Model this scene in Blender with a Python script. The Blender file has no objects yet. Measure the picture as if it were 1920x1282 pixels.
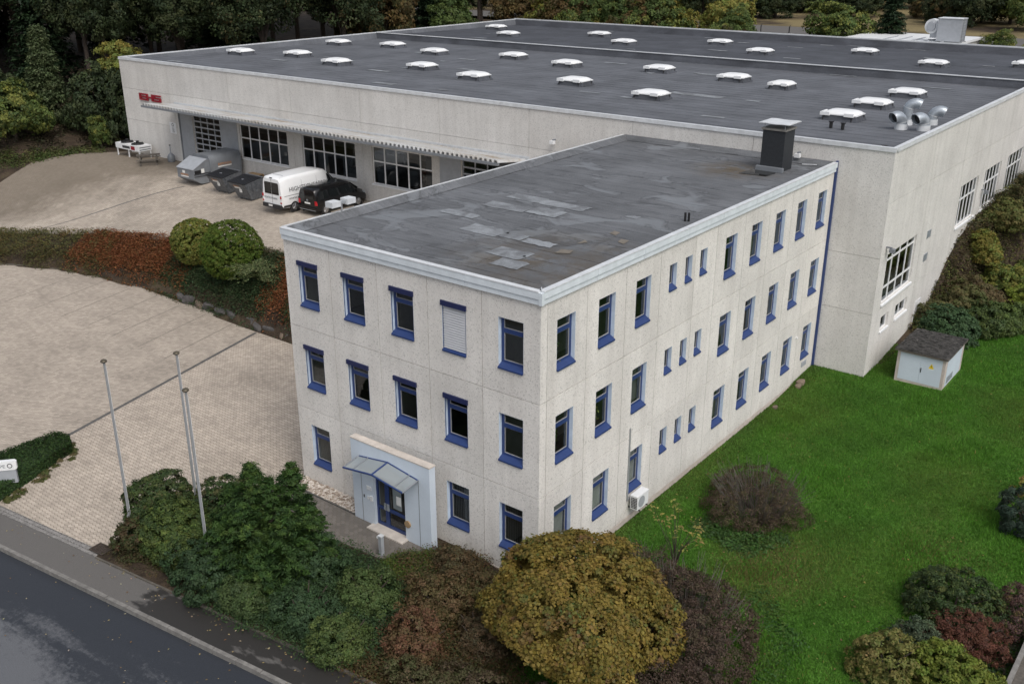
import bpy, bmesh, math, random
import numpy as np
from mathutils import Vector, Matrix
random.seed(7)
RNG = np.random.default_rng(11)
S = bpy.context.scene
COL = S.collection
R = math.radians

# ------------------------------------------------------------------ camera
cam_d = bpy.data.cameras.new('camera')
cam = bpy.data.objects.new('camera', cam_d)
COL.objects.link(cam)
cam_d.sensor_fit = 'HORIZONTAL'
cam_d.sensor_width = 36.0
cam_d.lens = 1863.65 * 36.0 / 1920.0
cam_d.clip_start = 0.5
cam_d.clip_end = 3000
yaw, pit = 0.659547, -0.384034
dv = Vector((-math.sin(yaw) * math.cos(pit), math.cos(yaw) * math.cos(pit), math.sin(pit)))
rv = Vector((math.cos(yaw), math.sin(yaw), 0))
uv = rv.cross(dv)
mw = Matrix(((rv.x, uv.x, -dv.x, 16.6627), (rv.y, uv.y, -dv.y, -22.9251), (rv.z, uv.z, -dv.z, 20.3035), (0, 0, 0, 1)))
cam.matrix_world = mw
S.camera = cam

# ------------------------------------------------------------------ overcast sky and a soft sun
SUN_EL, SUN_AZ = R(52), R(-28)      # azimuth measured from +X towards +Y
wd = bpy.data.worlds.new('World')
S.world = wd
wd.use_nodes = True
nt = wd.node_tree
bg = nt.nodes['Background']
sky = nt.nodes.new('ShaderNodeTexSky')
sky.sky_type = 'NISHITA'
sky.sun_disc = False
sky.sun_elevation = SUN_EL
sky.sun_rotation = R(90) - SUN_AZ
sky.air_density = 1.0
sky.dust_density = 4.0
sky.ozone_density = 1.0
hs = nt.nodes.new('ShaderNodeHueSaturation')
hs.inputs['Saturation'].default_value = 0.42
nt.links.new(sky.outputs[0], hs.inputs['Color'])
nt.links.new(hs.outputs[0], bg.inputs['Color'])
bg.inputs['Strength'].default_value = 0.14
sl = bpy.data.lights.new('sun', 'SUN')
sl.energy = 1.0
sl.angle = R(35)
sl.color = (1.0, 0.96, 0.90)
so = bpy.data.objects.new('sun', sl)
COL.objects.link(so)
sd = Vector((math.cos(SUN_AZ) * math.cos(SUN_EL), math.sin(SUN_AZ) * math.cos(SUN_EL), math.sin(SUN_EL)))
so.rotation_euler = sd.to_track_quat('Z', 'Y').to_euler()
S.view_settings.view_transform = 'Standard'
S.view_settings.look = 'None'
S.view_settings.gamma = 1.0
S.view_settings.exposure = 0.2
S.view_settings.use_curve_mapping = False
try:
    S.cycles.max_bounces = 6
    S.cycles.transparent_max_bounces = 8
    S.cycles.use_denoising = True
except Exception:
    pass

# ------------------------------------------------------------------ materials
class NT:
    """small node helper: every surface is procedural and laid out in world space"""
    def __init__(s, name):
        s.m = bpy.data.materials.new(name)
        s.m.use_nodes = True
        s.t = s.m.node_tree
        s.b = s.t.nodes['Principled BSDF']
        s.out = s.t.nodes['Material Output']
        s.g = s.t.nodes.new('ShaderNodeNewGeometry')
        s.pos = s.g.outputs['Position']
    def n(s, t, **k):
        x = s.t.nodes.new(t)
        for a, v in k.items():
            setattr(x, a, v)
        return x
    def l(s, a, b):
        s.t.links.new(a, b)
    def put(s, sock, v):
        if isinstance(v, bpy.types.NodeSocket):
            s.l(v, sock)
        elif isinstance(v, (tuple, list)) and len(v) == 3 and sock.type == 'RGBA':
            sock.default_value = (*v, 1)
        else:
            sock.default_value = v
    def mapping(s, scale=(1, 1, 1), rot=(0, 0, 0), loc=(0, 0, 0), src=None):
        x = s.n('ShaderNodeMapping')
        s.l(src or s.pos, x.inputs['Vector'])
        x.inputs['Scale'].default_value = scale
        x.inputs['Rotation'].default_value = rot
        x.inputs['Location'].default_value = loc
        return x.outputs[0]
    def noise(s, scale, detail=4, rough=0.55, src=None, dist=0.0):
        x = s.n('ShaderNodeTexNoise')
        s.l(src or s.pos, x.inputs['Vector'])
        x.inputs['Scale'].default_value = scale
        x.inputs['Detail'].default_value = detail
        x.inputs['Roughness'].default_value = rough
        x.inputs['Distortion'].default_value = dist
        return x.outputs['Fac']
    def voro(s, scale, feature='F1', src=None, out='Distance', rnd=1.0):
        x = s.n('ShaderNodeTexVoronoi', feature=feature)
        s.l(src or s.pos, x.inputs['Vector'])
        x.inputs['Scale'].default_value = scale
        x.inputs['Randomness'].default_value = rnd
        return x.outputs[out]
    def ramp(s, fac, stops, interp='LINEAR'):
        x = s.n('ShaderNodeValToRGB')
        x.color_ramp.interpolation = interp
        e = x.color_ramp.elements
        while len(e) < len(stops):
            e.new(0.5)
        for i, (p, c) in enumerate(stops):
            e[i].position = p
            e[i].color = (*c, 1) if isinstance(c, tuple) else (c, c, c, 1)
        s.l(fac, x.inputs['Fac'])
        return x.outputs['Color']
    def mix(s, f, a, b, mode='MIX'):
        x = s.n('ShaderNodeMix', data_type='RGBA', blend_type=mode)
        s.put(x.inputs[0], f)
        s.put(x.inputs[6], a)
        s.put(x.inputs[7], b)
        return x.outputs[2]
    def math(s, op, a, b=0.0, c=None):
        x = s.n('ShaderNodeMath', operation=op)
        s.put(x.inputs[0], a)
        s.put(x.inputs[1], b)
        if c is not None:
            s.put(x.inputs[2], c)
        return x.outputs[0]
    def xyz(s, src=None):
        x = s.n('ShaderNodeSeparateXYZ')
        s.l(src or s.pos, x.inputs[0])
        return x.outputs
    def bump(s, h, dist=0.01, strength=0.6):
        x = s.n('ShaderNodeBump')
        x.inputs['Distance'].default_value = dist
        x.inputs['Strength'].default_value = strength
        s.l(h, x.inputs['Height'])
        s.l(x.outputs[0], s.b.inputs['Normal'])
    def fin(s, col=None, rough=0.8, metal=0.0, spec=None):
        if col is not None:
            s.put(s.b.inputs['Base Color'], col)
        s.put(s.b.inputs['Roughness'], rough)
        s.put(s.b.inputs['Metallic'], metal)
        if spec is not None:
            s.put(s.b.inputs['Specular IOR Level'], spec)
        return s.m

M = {}
def mk_wall(name, base, dark, streak):
    t = NT(name)
    sp = t.voro(26, out='Color')
    spk = t.ramp(sp, [(0.0, 0.62), (0.26, 0.92), (0.62, 1.0), (1.0, 1.04)])
    fine = t.ramp(t.noise(60, 3), [(0.30, 0.74), (0.5, 1.0), (0.72, 1.16)])
    big = t.ramp(t.noise(0.55, 5), [(0.3, 0.90), (0.7, 1.06)])
    st = t.ramp(t.noise(1.0, 5, src=t.mapping((2.4, 2.4, 0.10))), [(0.40, 0.0), (0.72, 1.0)])
    c = t.mix(1.0, base, spk, 'MULTIPLY')
    c = t.mix(0.8, c, fine, 'MULTIPLY')
    c = t.mix(1.0, c, big, 'MULTIPLY')
    c = t.mix(t.math('MULTIPLY', st, streak), c, dark)
    oi = t.n('ShaderNodeObjectInfo')
    c = t.mix(1.0, c, t.ramp(oi.outputs['Random'], [(0.0, 0.945), (1.0, 1.045)]), 'MULTIPLY')
    foot = t.math('MULTIPLY', t.ramp(t.math('MULTIPLY', t.math('ADD', t.xyz()[2], 0.6), 0.5), [(0.0, 1.0), (0.42, 0.0)]), t.ramp(t.noise(1.4, 5), [(0.35, 0.0), (0.65, 1.0)]))
    c = t.mix(t.math('MULTIPLY', foot, 0.45), c, (0.30, 0.26, 0.21))
    t.bump(t.voro(30), 0.012, 0.5)
    return t.fin(c, 0.93, spec=0.25)
M['wall'] = mk_wall('exposed_aggregate', (0.740, 0.716, 0.680), (0.42, 0.39, 0.36), 0.25)
M['wall_hall'] = mk_wall('washed_concrete', (0.688, 0.670, 0.642), (0.42, 0.395, 0.37), 0.25)

def mk_plain(name, col, rough=0.6, metal=0.0, var=0.10, scale=3.0, spec=None):
    t = NT(name)
    v = t.ramp(t.noise(scale, 5), [(0.3, 1.0 - var), (0.7, 1.0 + var)])
    g = t.ramp(t.noise(scale * 14, 2), [(0.3, 1.0 - var * 0.5), (0.7, 1.0 + var * 0.5)])
    c = t.mix(1.0, t.mix(1.0, col, v, 'MULTIPLY'), g, 'MULTIPLY')
    return t.fin(c, rough, metal, spec)
M['joint'] = mk_plain('joint_filler', (0.20, 0.185, 0.17), 0.9)
M['plinth'] = mk_plain('plinth_render', (0.50, 0.44, 0.40), 0.9, var=0.15)
M['fascia'] = mk_plain('fascia_sheet', (0.66, 0.715, 0.76), 0.5, var=0.08)
M['coping'] = mk_plain('coping_aluminium', (0.62, 0.64, 0.66), 0.5, 0.1, var=0.10)
M['blue'] = mk_plain('blue_frame', (0.020, 0.043, 0.145), 0.45, var=0.08)
M['blue_dark'] = mk_plain('blue_box', (0.013, 0.020, 0.078), 0.45)
M['reveal'] = mk_plain('reveal_paint', (0.56, 0.66, 0.78), 0.6)
M['portal'] = mk_plain('portal_paint', (0.56, 0.63, 0.71), 0.55, var=0.05, scale=1.2)
M['portal_top'] = mk_plain('portal_capping', (0.55, 0.50, 0.45), 0.8, var=0.15)
M['white'] = mk_plain('white_plastic', (0.76, 0.77, 0.78), 0.4, var=0.04)
M['whiteframe'] = mk_plain('white_window_frame', (0.76, 0.76, 0.76), 0.45, var=0.05)
M['galv'] = mk_plain('galvanised_steel', (0.42, 0.46, 0.50), 0.38, 0.55, var=0.14, scale=5)
M['grey_steel'] = mk_plain('painted_grey_steel', (0.20, 0.215, 0.235), 0.5, 0.1, var=0.12, scale=2)
M['grey_light'] = mk_plain('light_grey_panel', (0.36, 0.38, 0.41), 0.5, 0.1, var=0.08)
M['bin'] = mk_plain('zinc_bin', (0.135, 0.145, 0.16), 0.55, 0.3, var=0.35, scale=6)
M['lid'] = mk_plain('black_lid', (0.014, 0.015, 0.018), 0.45, var=0.2)
M['black'] = mk_plain('black_metal', (0.012, 0.012, 0.013), 0.5, var=0.1)
M['slate'] = mk_plain('chimney_cladding', (0.020, 0.023, 0.027), 0.62, var=0.2, scale=8)
M['rubber'] = mk_plain('rubber', (0.015, 0.015, 0.015), 0.85)
M['vanwhite'] = mk_plain('van_white_paint', (0.80, 0.81, 0.82), 0.28, var=0.02)
M['vanblack'] = mk_plain('van_black_paint', (0.006, 0.006, 0.007), 0.16, var=0.02)
M['rim'] = mk_plain('alloy', (0.40, 0.40, 0.41), 0.3, 0.8)
M['trim'] = mk_plain('bumper_plastic', (0.022, 0.022, 0.024), 0.6)
M['redlamp'] = mk_plain('red_lamp_glass', (0.45, 0.012, 0.02), 0.2)
M['red'] = mk_plain('red_lettering', (0.25, 0.008, 0.020), 0.5)
M['orange'] = mk_plain('orange_sticker', (0.55, 0.25, 0.09), 0.5)
M['ink'] = mk_plain('dark_print', (0.05, 0.05, 0.055), 0.6)
M['yellow'] = mk_plain('yellow_sign', (0.75, 0.56, 0.02), 0.4)
M['paper'] = mk_plain('paper', (0.74, 0.74, 0.72), 0.8)
M['wood'] = mk_plain('weathered_wood', (0.10, 0.088, 0.075), 0.85, var=0.3, scale=7)
M['pallet'] = mk_plain('pallet_wood', (0.32, 0.22, 0.12), 0.85, var=0.25, scale=7)
M['bark'] = mk_plain('bark', (0.055, 0.042, 0.033), 0.95, var=0.35, scale=9)
M['rock'] = mk_plain('boulder_stone', (0.075, 0.070, 0.068), 0.9, var=0.4, scale=3.0)
M['rock2'] = mk_plain('tan_boulder_stone', (0.15, 0.115, 0.085), 0.9, var=0.35, scale=3.0)
M['kerb'] = mk_plain('granite_kerb', (0.185, 0.177, 0.165), 0.85, var=0.25, scale=5)
M['alu'] = mk_plain('flagpole_aluminium', (0.50, 0.52, 0.54), 0.35, 0.6, var=0.05)
M['bronze'] = mk_plain('flagpole_cap', (0.10, 0.085, 0.06), 0.5, 0.4)
M['room'] = mk_plain('room_wall', (0.30, 0.295, 0.285), 0.9)
M['roomfloor'] = mk_plain('room_floor', (0.12, 0.115, 0.11), 0.7)
M['shade'] = mk_plain('blind_fabric', (0.20, 0.195, 0.19), 0.9)
M['vblind'] = mk_plain('vertical_blind_fabric', (0.62, 0.61, 0.59), 0.9)
M['gasket'] = mk_plain('grey_gasket', (0.34, 0.34, 0.34), 0.7)
M['edging'] = mk_plain('mossy_edging', (0.10, 0.09, 0.075), 0.9, var=0.3, scale=4)
M['slat'] = mk_plain('aluminium_slat', (0.60, 0.61, 0.63), 0.4, 0.2, var=0.04)
M['pot'] = mk_plain('yellow_pot', (0.55, 0.42, 0.03), 0.5)
def mk_patch():
    t = NT('worn_new_felt')
    n = t.noise(0.9, 6, 0.65, dist=0.8)
    c = t.mix(t.ramp(n, [(0.40, 0.0), (0.60, 1.0)]), (0.145, 0.153, 0.164), (0.255, 0.273, 0.292))
    c = t.mix(1.0, c, t.ramp(t.noise(22, 3), [(0.3, 0.85), (0.7, 1.15)]), 'MULTIPLY')
    return t.fin(c, 0.8, spec=0.3)
M['felt_patch'] = mk_patch()
M['felt_tan'] = mk_plain('tan_felt', (0.165, 0.145, 0.12), 0.85, var=0.2, scale=3)
M['wet'] = mk_plain('wet_felt', (0.012, 0.011, 0.009), 0.08, var=0.3)
M['sett'] = mk_plain('grey_sett', (0.22, 0.21, 0.20), 0.85, var=0.3, scale=6)

def mk_glass():
    t = NT('window_glass')
    tr = t.n('ShaderNodeBsdfTransparent')
    tr.inputs[0].default_value = (0.62, 0.66, 0.66, 1)
    gl = t.n('ShaderNodeBsdfGlossy')
    gl.inputs['Roughness'].default_value = 0.015
    gl.inputs['Color'].default_value = (0.9, 0.95, 1, 1)
    dp = t.n('ShaderNodeVectorMath', operation='DOT_PRODUCT')
    t.l(t.g.outputs['Normal'], dp.inputs[0]); t.l(t.g.outputs['Incoming'], dp.inputs[1])
    c = t.math('SUBTRACT', 1.0, t.math('ABSOLUTE', dp.outputs['Value']))
    f = t.math('ADD', 0.065, t.math('MULTIPLY', t.math('POWER', c, 4.5), 0.9))     # double glazing, same from both sides
    mx = t.n('ShaderNodeMixShader')
    t.l(f, mx.inputs[0]); t.l(tr.outputs[0], mx.inputs[1]); t.l(gl.outputs[0], mx.inputs[2])
    t.l(mx.outputs[0], t.out.inputs['Surface'])
    return t.m
M['glass'] = mk_glass()
M['carglass'] = mk_plain('dark_car_glass', (0.010, 0.012, 0.013), 0.05, var=0.02, spec=0.6)

def mk_frosted():
    t = NT('acrylic_canopy')
    tr = t.n('ShaderNodeBsdfTransparent'); tr.inputs[0].default_value = (0.72, 0.76, 0.78, 1)
    di = t.n('ShaderNodeBsdfDiffuse'); di.inputs[0].default_value = (0.42, 0.46, 0.47, 1)
    gl = t.n('ShaderNodeBsdfGlossy'); gl.inputs['Roughness'].default_value = 0.08
    m1 = t.n('ShaderNodeMixShader'); m1.inputs[0].default_value = 0.55
    t.l(tr.outputs[0], m1.inputs[1]); t.l(di.outputs[0], m1.inputs[2])
    m2 = t.n('ShaderNodeMixShader'); m2.inputs[0].default_value = 0.10
    t.l(m1.outputs[0], m2.inputs[1]); t.l(gl.outputs[0], m2.inputs[2])
    t.l(m2.outputs[0], t.out.inputs['Surface'])
    return t.m
M['acrylic'] = mk_frosted()

def mk_felt(name, base, stripe=0.20, stains=False):
    t = NT(name)
    n1 = t.ramp(t.noise(0.35, 6, 0.6), [(0.28, 0.72), (0.72, 1.26)])
    n2 = t.ramp(t.noise(1.0, 5, 0.65, src=t.mapping((0.7, 5.0, 1))), [(0.3, 1 - stripe), (0.7, 1 + stripe)])
    n3 = t.ramp(t.noise(22, 3), [(0.3, 0.80), (0.7, 1.20)])
    c = t.mix(1.0, t.mix(1.0, t.mix(1.0, base, n1, 'MULTIPLY'), n2, 'MULTIPLY'), n3, 'MULTIPLY')
    r = 0.82
    if stains:
        # dried puddles: pale silt inside, dark tide line around
        pn = t.noise(0.42, 4, 0.55, src=t.mapping((1.0, 1.35, 1), loc=(3.3, 7.7, 0)), dist=0.9)
        pale = t.ramp(pn, [(0.560, 0.0), (0.63, 1.0)])
        ring = t.ramp(pn, [(0.530, 0.0), (0.553, 1.0), (0.572, 0.0)])
        c = t.mix(t.math('MULTIPLY', pale, 0.55), c, (0.205, 0.222, 0.240))
        c = t.mix(t.math('MULTIPLY', ring, 0.55), c, (0.055, 0.057, 0.062))
        # moss and rust silt where the water gathers by the front corner and at the chimney foot
        def spot(cx, cy, rad):
            d = t.n('ShaderNodeVectorMath', operation='DISTANCE')
            t.l(t.mapping((1, 1, 0)), d.inputs[0])
            d.inputs[1].default_value = (cx, cy, 0)
            return t.ramp(t.math('DIVIDE', d.outputs['Value'], rad), [(0.15, 1.0), (1.0, 0.0)])
        sp = t.math('MAXIMUM', spot(-2.0, 3.2, 4.2), spot(-3.4, 20.2, 2.6))
        bn = t.ramp(t.noise(1.1, 5, 0.7), [(0.36, 0.0), (0.56, 1.0)])
        c = t.mix(t.math('MULTIPLY', t.math('MULTIPLY', sp, bn), 0.9), c, (0.100, 0.078, 0.052))
        wet = t.math('MULTIPLY', spot(-2.4, 2.6, 4.6), t.ramp(t.noise(0.8, 4), [(0.42, 0.0), (0.60, 1.0)]))
        c = t.mix(t.math('MULTIPLY', wet, 0.55), c, (0.045, 0.045, 0.046))
        r = t.math('SUBTRACT', 0.82, t.math('MULTIPLY', wet, 0.55))
    t.bump(t.noise(70, 2), 0.004, 0.5)
    return t.fin(c, r, spec=0.35)
M['felt'] = mk_felt('office_roof_felt', (0.122, 0.128, 0.138), stains=True)
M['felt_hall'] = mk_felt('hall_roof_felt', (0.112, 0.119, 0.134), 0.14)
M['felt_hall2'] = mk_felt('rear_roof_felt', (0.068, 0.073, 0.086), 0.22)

def mk_paver(name, ang, base, dirt):
    t = NT(name)
    p = t.xyz(t.mapping((1, 1, 1), rot=(0, 0, ang)))
    u, v = p[0], p[1]
    zz = t.math('PINGPONG', u, 0.10)                       # zigzag courses of interlocking stones
    vv = t.math('ADD', v, t.math('MULTIPLY', zz, 0.6))
    fy = t.math('FRACT', t.math('DIVIDE', vv, 0.165), 0)
    row = t.math('FLOOR', t.math('DIVIDE', vv, 0.165), 0)
    uu = t.math('ADD', u, t.math('MULTIPLY', t.math('MODULO', row, 2.0), 0.10))
    fx = t.math('FRACT', t.math('DIVIDE', uu, 0.20), 0)
    jy = t.ramp(fy, [(0.0, 1.0), (0.13, 1.0), (0.20, 0.0), (0.94, 0.0), (1.0, 1.0)])
    jx = t.ramp(fx, [(0.0, 1.0), (0.06, 1.0), (0.11, 0.0), (0.96, 0.0), (1.0, 0.6)])
    j = t.math('MAXIMUM', jy, t.math('MULTIPLY', jx, 0.22))
    cellv = t.n('ShaderNodeCombineXYZ')
    t.l(t.math('FLOOR', t.math('DIVIDE', uu, 0.20), 0), cellv.inputs[0]); t.l(row, cellv.inputs[1])
    wn = t.n('ShaderNodeTexWhiteNoise', noise_dimensions='2D')
    t.l(cellv.outputs[0], wn.inputs['Vector'])
    tone = t.ramp(wn.outputs['Value'], [(0.0, 0.86), (1.0, 1.14)])
    big = t.ramp(t.noise(0.13, 7, 0.62), [(0.32, 0.76), (0.48, 0.98), (0.7, 1.08)])
    blot = t.ramp(t.noise(0.8, 6, 0.65, src=t.mapping((0.5, 1.2, 1), rot=(0, 0, 0.6))), [(0.34, 0.88), (0.58, 1.03)])
    c = t.mix(1.0, t.mix(1.0, t.mix(1.0, base, tone, 'MULTIPLY'), big, 'MULTIPLY'), blot, 'MULTIPLY')
    if dirt:
        # soil and leaf litter washed over the far end of the yard
        x, y = t.xyz()[0], t.xyz()[1]
        far = t.math('SUBTRACT', t.math('MULTIPLY', y, 0.07), t.math('ADD', t.math('MULTIPLY', x, 0.080), 5.35))
        far = t.math('ADD', far, t.math('MULTIPLY', t.noise(0.35, 6, 0.65), 1.3))
        c = t.mix(t.ramp(far, [(0.45, 0.0), (1.0, 0.72)]), c, (0.13, 0.105, 0.075))
    c = t.mix(t.math('MULTIPLY', j, 0.62), c, (0.130, 0.112, 0.092))
    t.bump(t.math('SUBTRACT', 1.0, j), 0.008, 0.6)
    return t.fin(c, 0.88, spec=0.3)
M['paver'] = mk_paver('pavers_straight', 0.0, (0.455, 0.393, 0.328), False)
M['paver_diag'] = mk_paver('pavers_diagonal', R(-45), (0.418, 0.362, 0.303), False)
M['paver_yard'] = mk_paver('pavers_yard', R(-20), (0.438, 0.380, 0.317), True)
M['paver_grey'] = mk_paver('pavers_grey', R(45), (0.165, 0.150, 0.135), False)
M['drain'] = mk_plain('dark_drain_pavers', (0.10, 0.095, 0.090), 0.8, var=0.2, scale=4)
M['line'] = mk_plain('dark_stall_pavers', (0.25, 0.217, 0.18), 0.85, var=0.2, scale=3)

def mk_road():
    t = NT('damp_asphalt')
    a = R(-6.6)
    st = t.noise(0.45, 8, 0.68, src=t.mapping((0.42, 1.5, 1), rot=(0, 0, a)), dist=0.3)
    q = t.xyz()
    off = t.math('SUBTRACT', t.math('SUBTRACT', t.math('MULTIPLY', q[0], 0.115), q[1]), 8.055)   # metres out from the kerb
    # the middle of the lane has dried, the gutter side is still wet
    d = t.ramp(t.math('ADD', t.math('MULTIPLY', t.math('SUBTRACT', off, 0.9), 0.30), t.math('ADD', t.math('MULTIPLY', t.math('SUBTRACT', st, 0.5), 2.0), t.math('MULTIPLY', t.math('SUBTRACT', t.noise(7.0, 6, 0.75), 0.5), 1.0))), [(0.34, 0.0), (0.68, 1.0)])
    fn = t.ramp(t.noise(55, 3), [(0.3, 0.72), (0.7, 1.3)])
    c = t.mix(d, (0.031, 0.035, 0.043), (0.112, 0.117, 0.128))
    c = t.mix(1.0, c, fn, 'MULTIPLY')
    t.bump(t.noise(60, 2), 0.006, 0.5)
    return t.fin(c, t.ramp(d, [(0, 0.52), (1, 0.85)]), spec=0.35)
M['road'] = mk_road()
def mk_side():
    t = NT('sidewalk_asphalt')
    x = t.xyz()[0]
    n = t.noise(1.1, 8, 0.7, dist=0.8)
    w = t.math('ADD', t.math('MULTIPLY', t.math('ADD', x, 10.2), 0.42), t.math('MULTIPLY', t.math('SUBTRACT', n, 0.5), 2.6))
    wet = t.ramp(w, [(0.0, 0.0), (0.22, 1.0)])
    dry2 = t.ramp(t.noise(0.9, 5, 0.6, src=t.mapping((0.6, 1.4, 1), loc=(5, 2, 0))), [(0.60, 0.0), (0.66, 1.0)])
    wet = t.math('MULTIPLY', wet, t.math('SUBTRACT', 1.0, t.math('MULTIPLY', dry2, 0.8)))
    fn = t.ramp(t.noise(60, 3), [(0.3, 0.75), (0.7, 1.25)])
    c = t.mix(1.0, t.mix(wet, (0.120, 0.114, 0.108), (0.032, 0.030, 0.028)), fn, 'MULTIPLY')
    t.bump(t.noise(60, 2), 0.006, 0.5)
    return t.fin(c, t.ramp(wet, [(0, 0.85), (1, 0.5)]), spec=0.35)
M['sidewalk'] = mk_side()
def mk_soil():
    t = NT('soil_and_litter')
    n = t.noise(0.9, 6, 0.65)
    c = t.ramp(n, [(0.30, (0.020, 0.016, 0.012)), (0.5, (0.050, 0.036, 0.025)), (0.62, (0.070, 0.052, 0.034)), (0.74, (0.038, 0.052, 0.018))])
    f = t.ramp(t.noise(14, 4), [(0.3, 0.6), (0.7, 1.4)])
    y = t.xyz()[1]
    dryg = t.math('MULTIPLY', t.ramp(t.math('DIVIDE', y, 200.0), [(0.58, 0.0), (0.64, 1.0)]), t.ramp(t.noise(0.08, 5), [(0.36, 0.0), (0.5, 1.0)]))
    c = t.mix(dryg, c, (0.205, 0.165, 0.085))
    t.bump(t.noise(8, 4), 0.05, 0.6)
    return t.fin(t.mix(1.0, c, f, 'MULTIPLY'), 0.95, spec=0.2)
M['soil'] = mk_soil()
def mk_lawn():
    t = NT('lawn_turf')
    c = t.ramp(t.noise(0.35, 6, 0.6), [(0.32, (0.040, 0.108, 0.013)), (0.55, (0.062, 0.150, 0.018)), (0.70, (0.10, 0.13, 0.03))])
    f = t.ramp(t.noise(24, 4, 0.7), [(0.3, 0.55), (0.7, 1.45)])
    t.bump(t.noise(20, 3), 0.04, 0.8)
    return t.fin(t.mix(1.0, c, f, 'MULTIPLY'), 0.9, spec=0.2)
M['lawn'] = mk_lawn()
def mk_mossroof():
    t = NT('mossy_sheet_roof')
    n = t.noise(5.5, 6, 0.7, src=t.mapping((0.7, 1.6, 1)), dist=0.8)
    c = t.ramp(n, [(0.40, (0.008, 0.008, 0.007)), (0.48, (0.022, 0.020, 0.018)), (0.53, (0.085, 0.082, 0.080)), (0.57, (0.018, 0.016, 0.012)), (0.64, (0.11, 0.105, 0.10))])
    t.bump(n, 0.05, 0.9)
    return t.fin(c, 0.8, spec=0.3)
M['mossroof'] = mk_mossroof()
def mk_canopyroof():
    t = NT('corrugated_canopy_sheet')
    n = t.noise(0.9, 5, 0.6, src=t.mapping((0.35, 1.5, 1)))
    c = t.ramp(n, [(0.38, (0.50, 0.51, 0.52)), (0.58, (0.44, 0.43, 0.41)), (0.68, (0.32, 0.25, 0.18))])
    return t.fin(c, 0.55)
M['canopy'] = mk_canopyroof()
def mk_leaf():
    t = NT('foliage')
    at = t.n('ShaderNodeAttribute', attribute_name='Col')
    t.b.inputs['Roughness'].default_value = 0.6
    t.b.inputs['Specular IOR Level'].default_value = 0.22
    t.l(at.outputs['Color'], t.b.inputs['Base Color'])
    tl = t.n('ShaderNodeBsdfTranslucent')
    t.l(at.outputs['Color'], tl.inputs[0])
    mx = t.n('ShaderNodeMixShader')
    mx.inputs[0].default_value = 0.28
    t.l(t.b.outputs[0], mx.inputs[1]); t.l(tl.outputs[0], mx.inputs[2])
    t.l(mx.outputs[0], t.out.inputs['Surface'])
    return t.m
M['leaf'] = mk_leaf()
def mk_speck(name, cols, scale):
    t = NT(name)
    c = t.ramp(t.g.outputs['Random Per Island'], [(0.1, cols[0]), (0.5, cols[1]), (0.9, cols[2])])
    return t.fin(c, 0.9)
M['pebble'] = mk_speck('pebbles', ((0.22, 0.17, 0.13), (0.42, 0.36, 0.30), (0.62, 0.57, 0.52)), 7.0)

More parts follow.
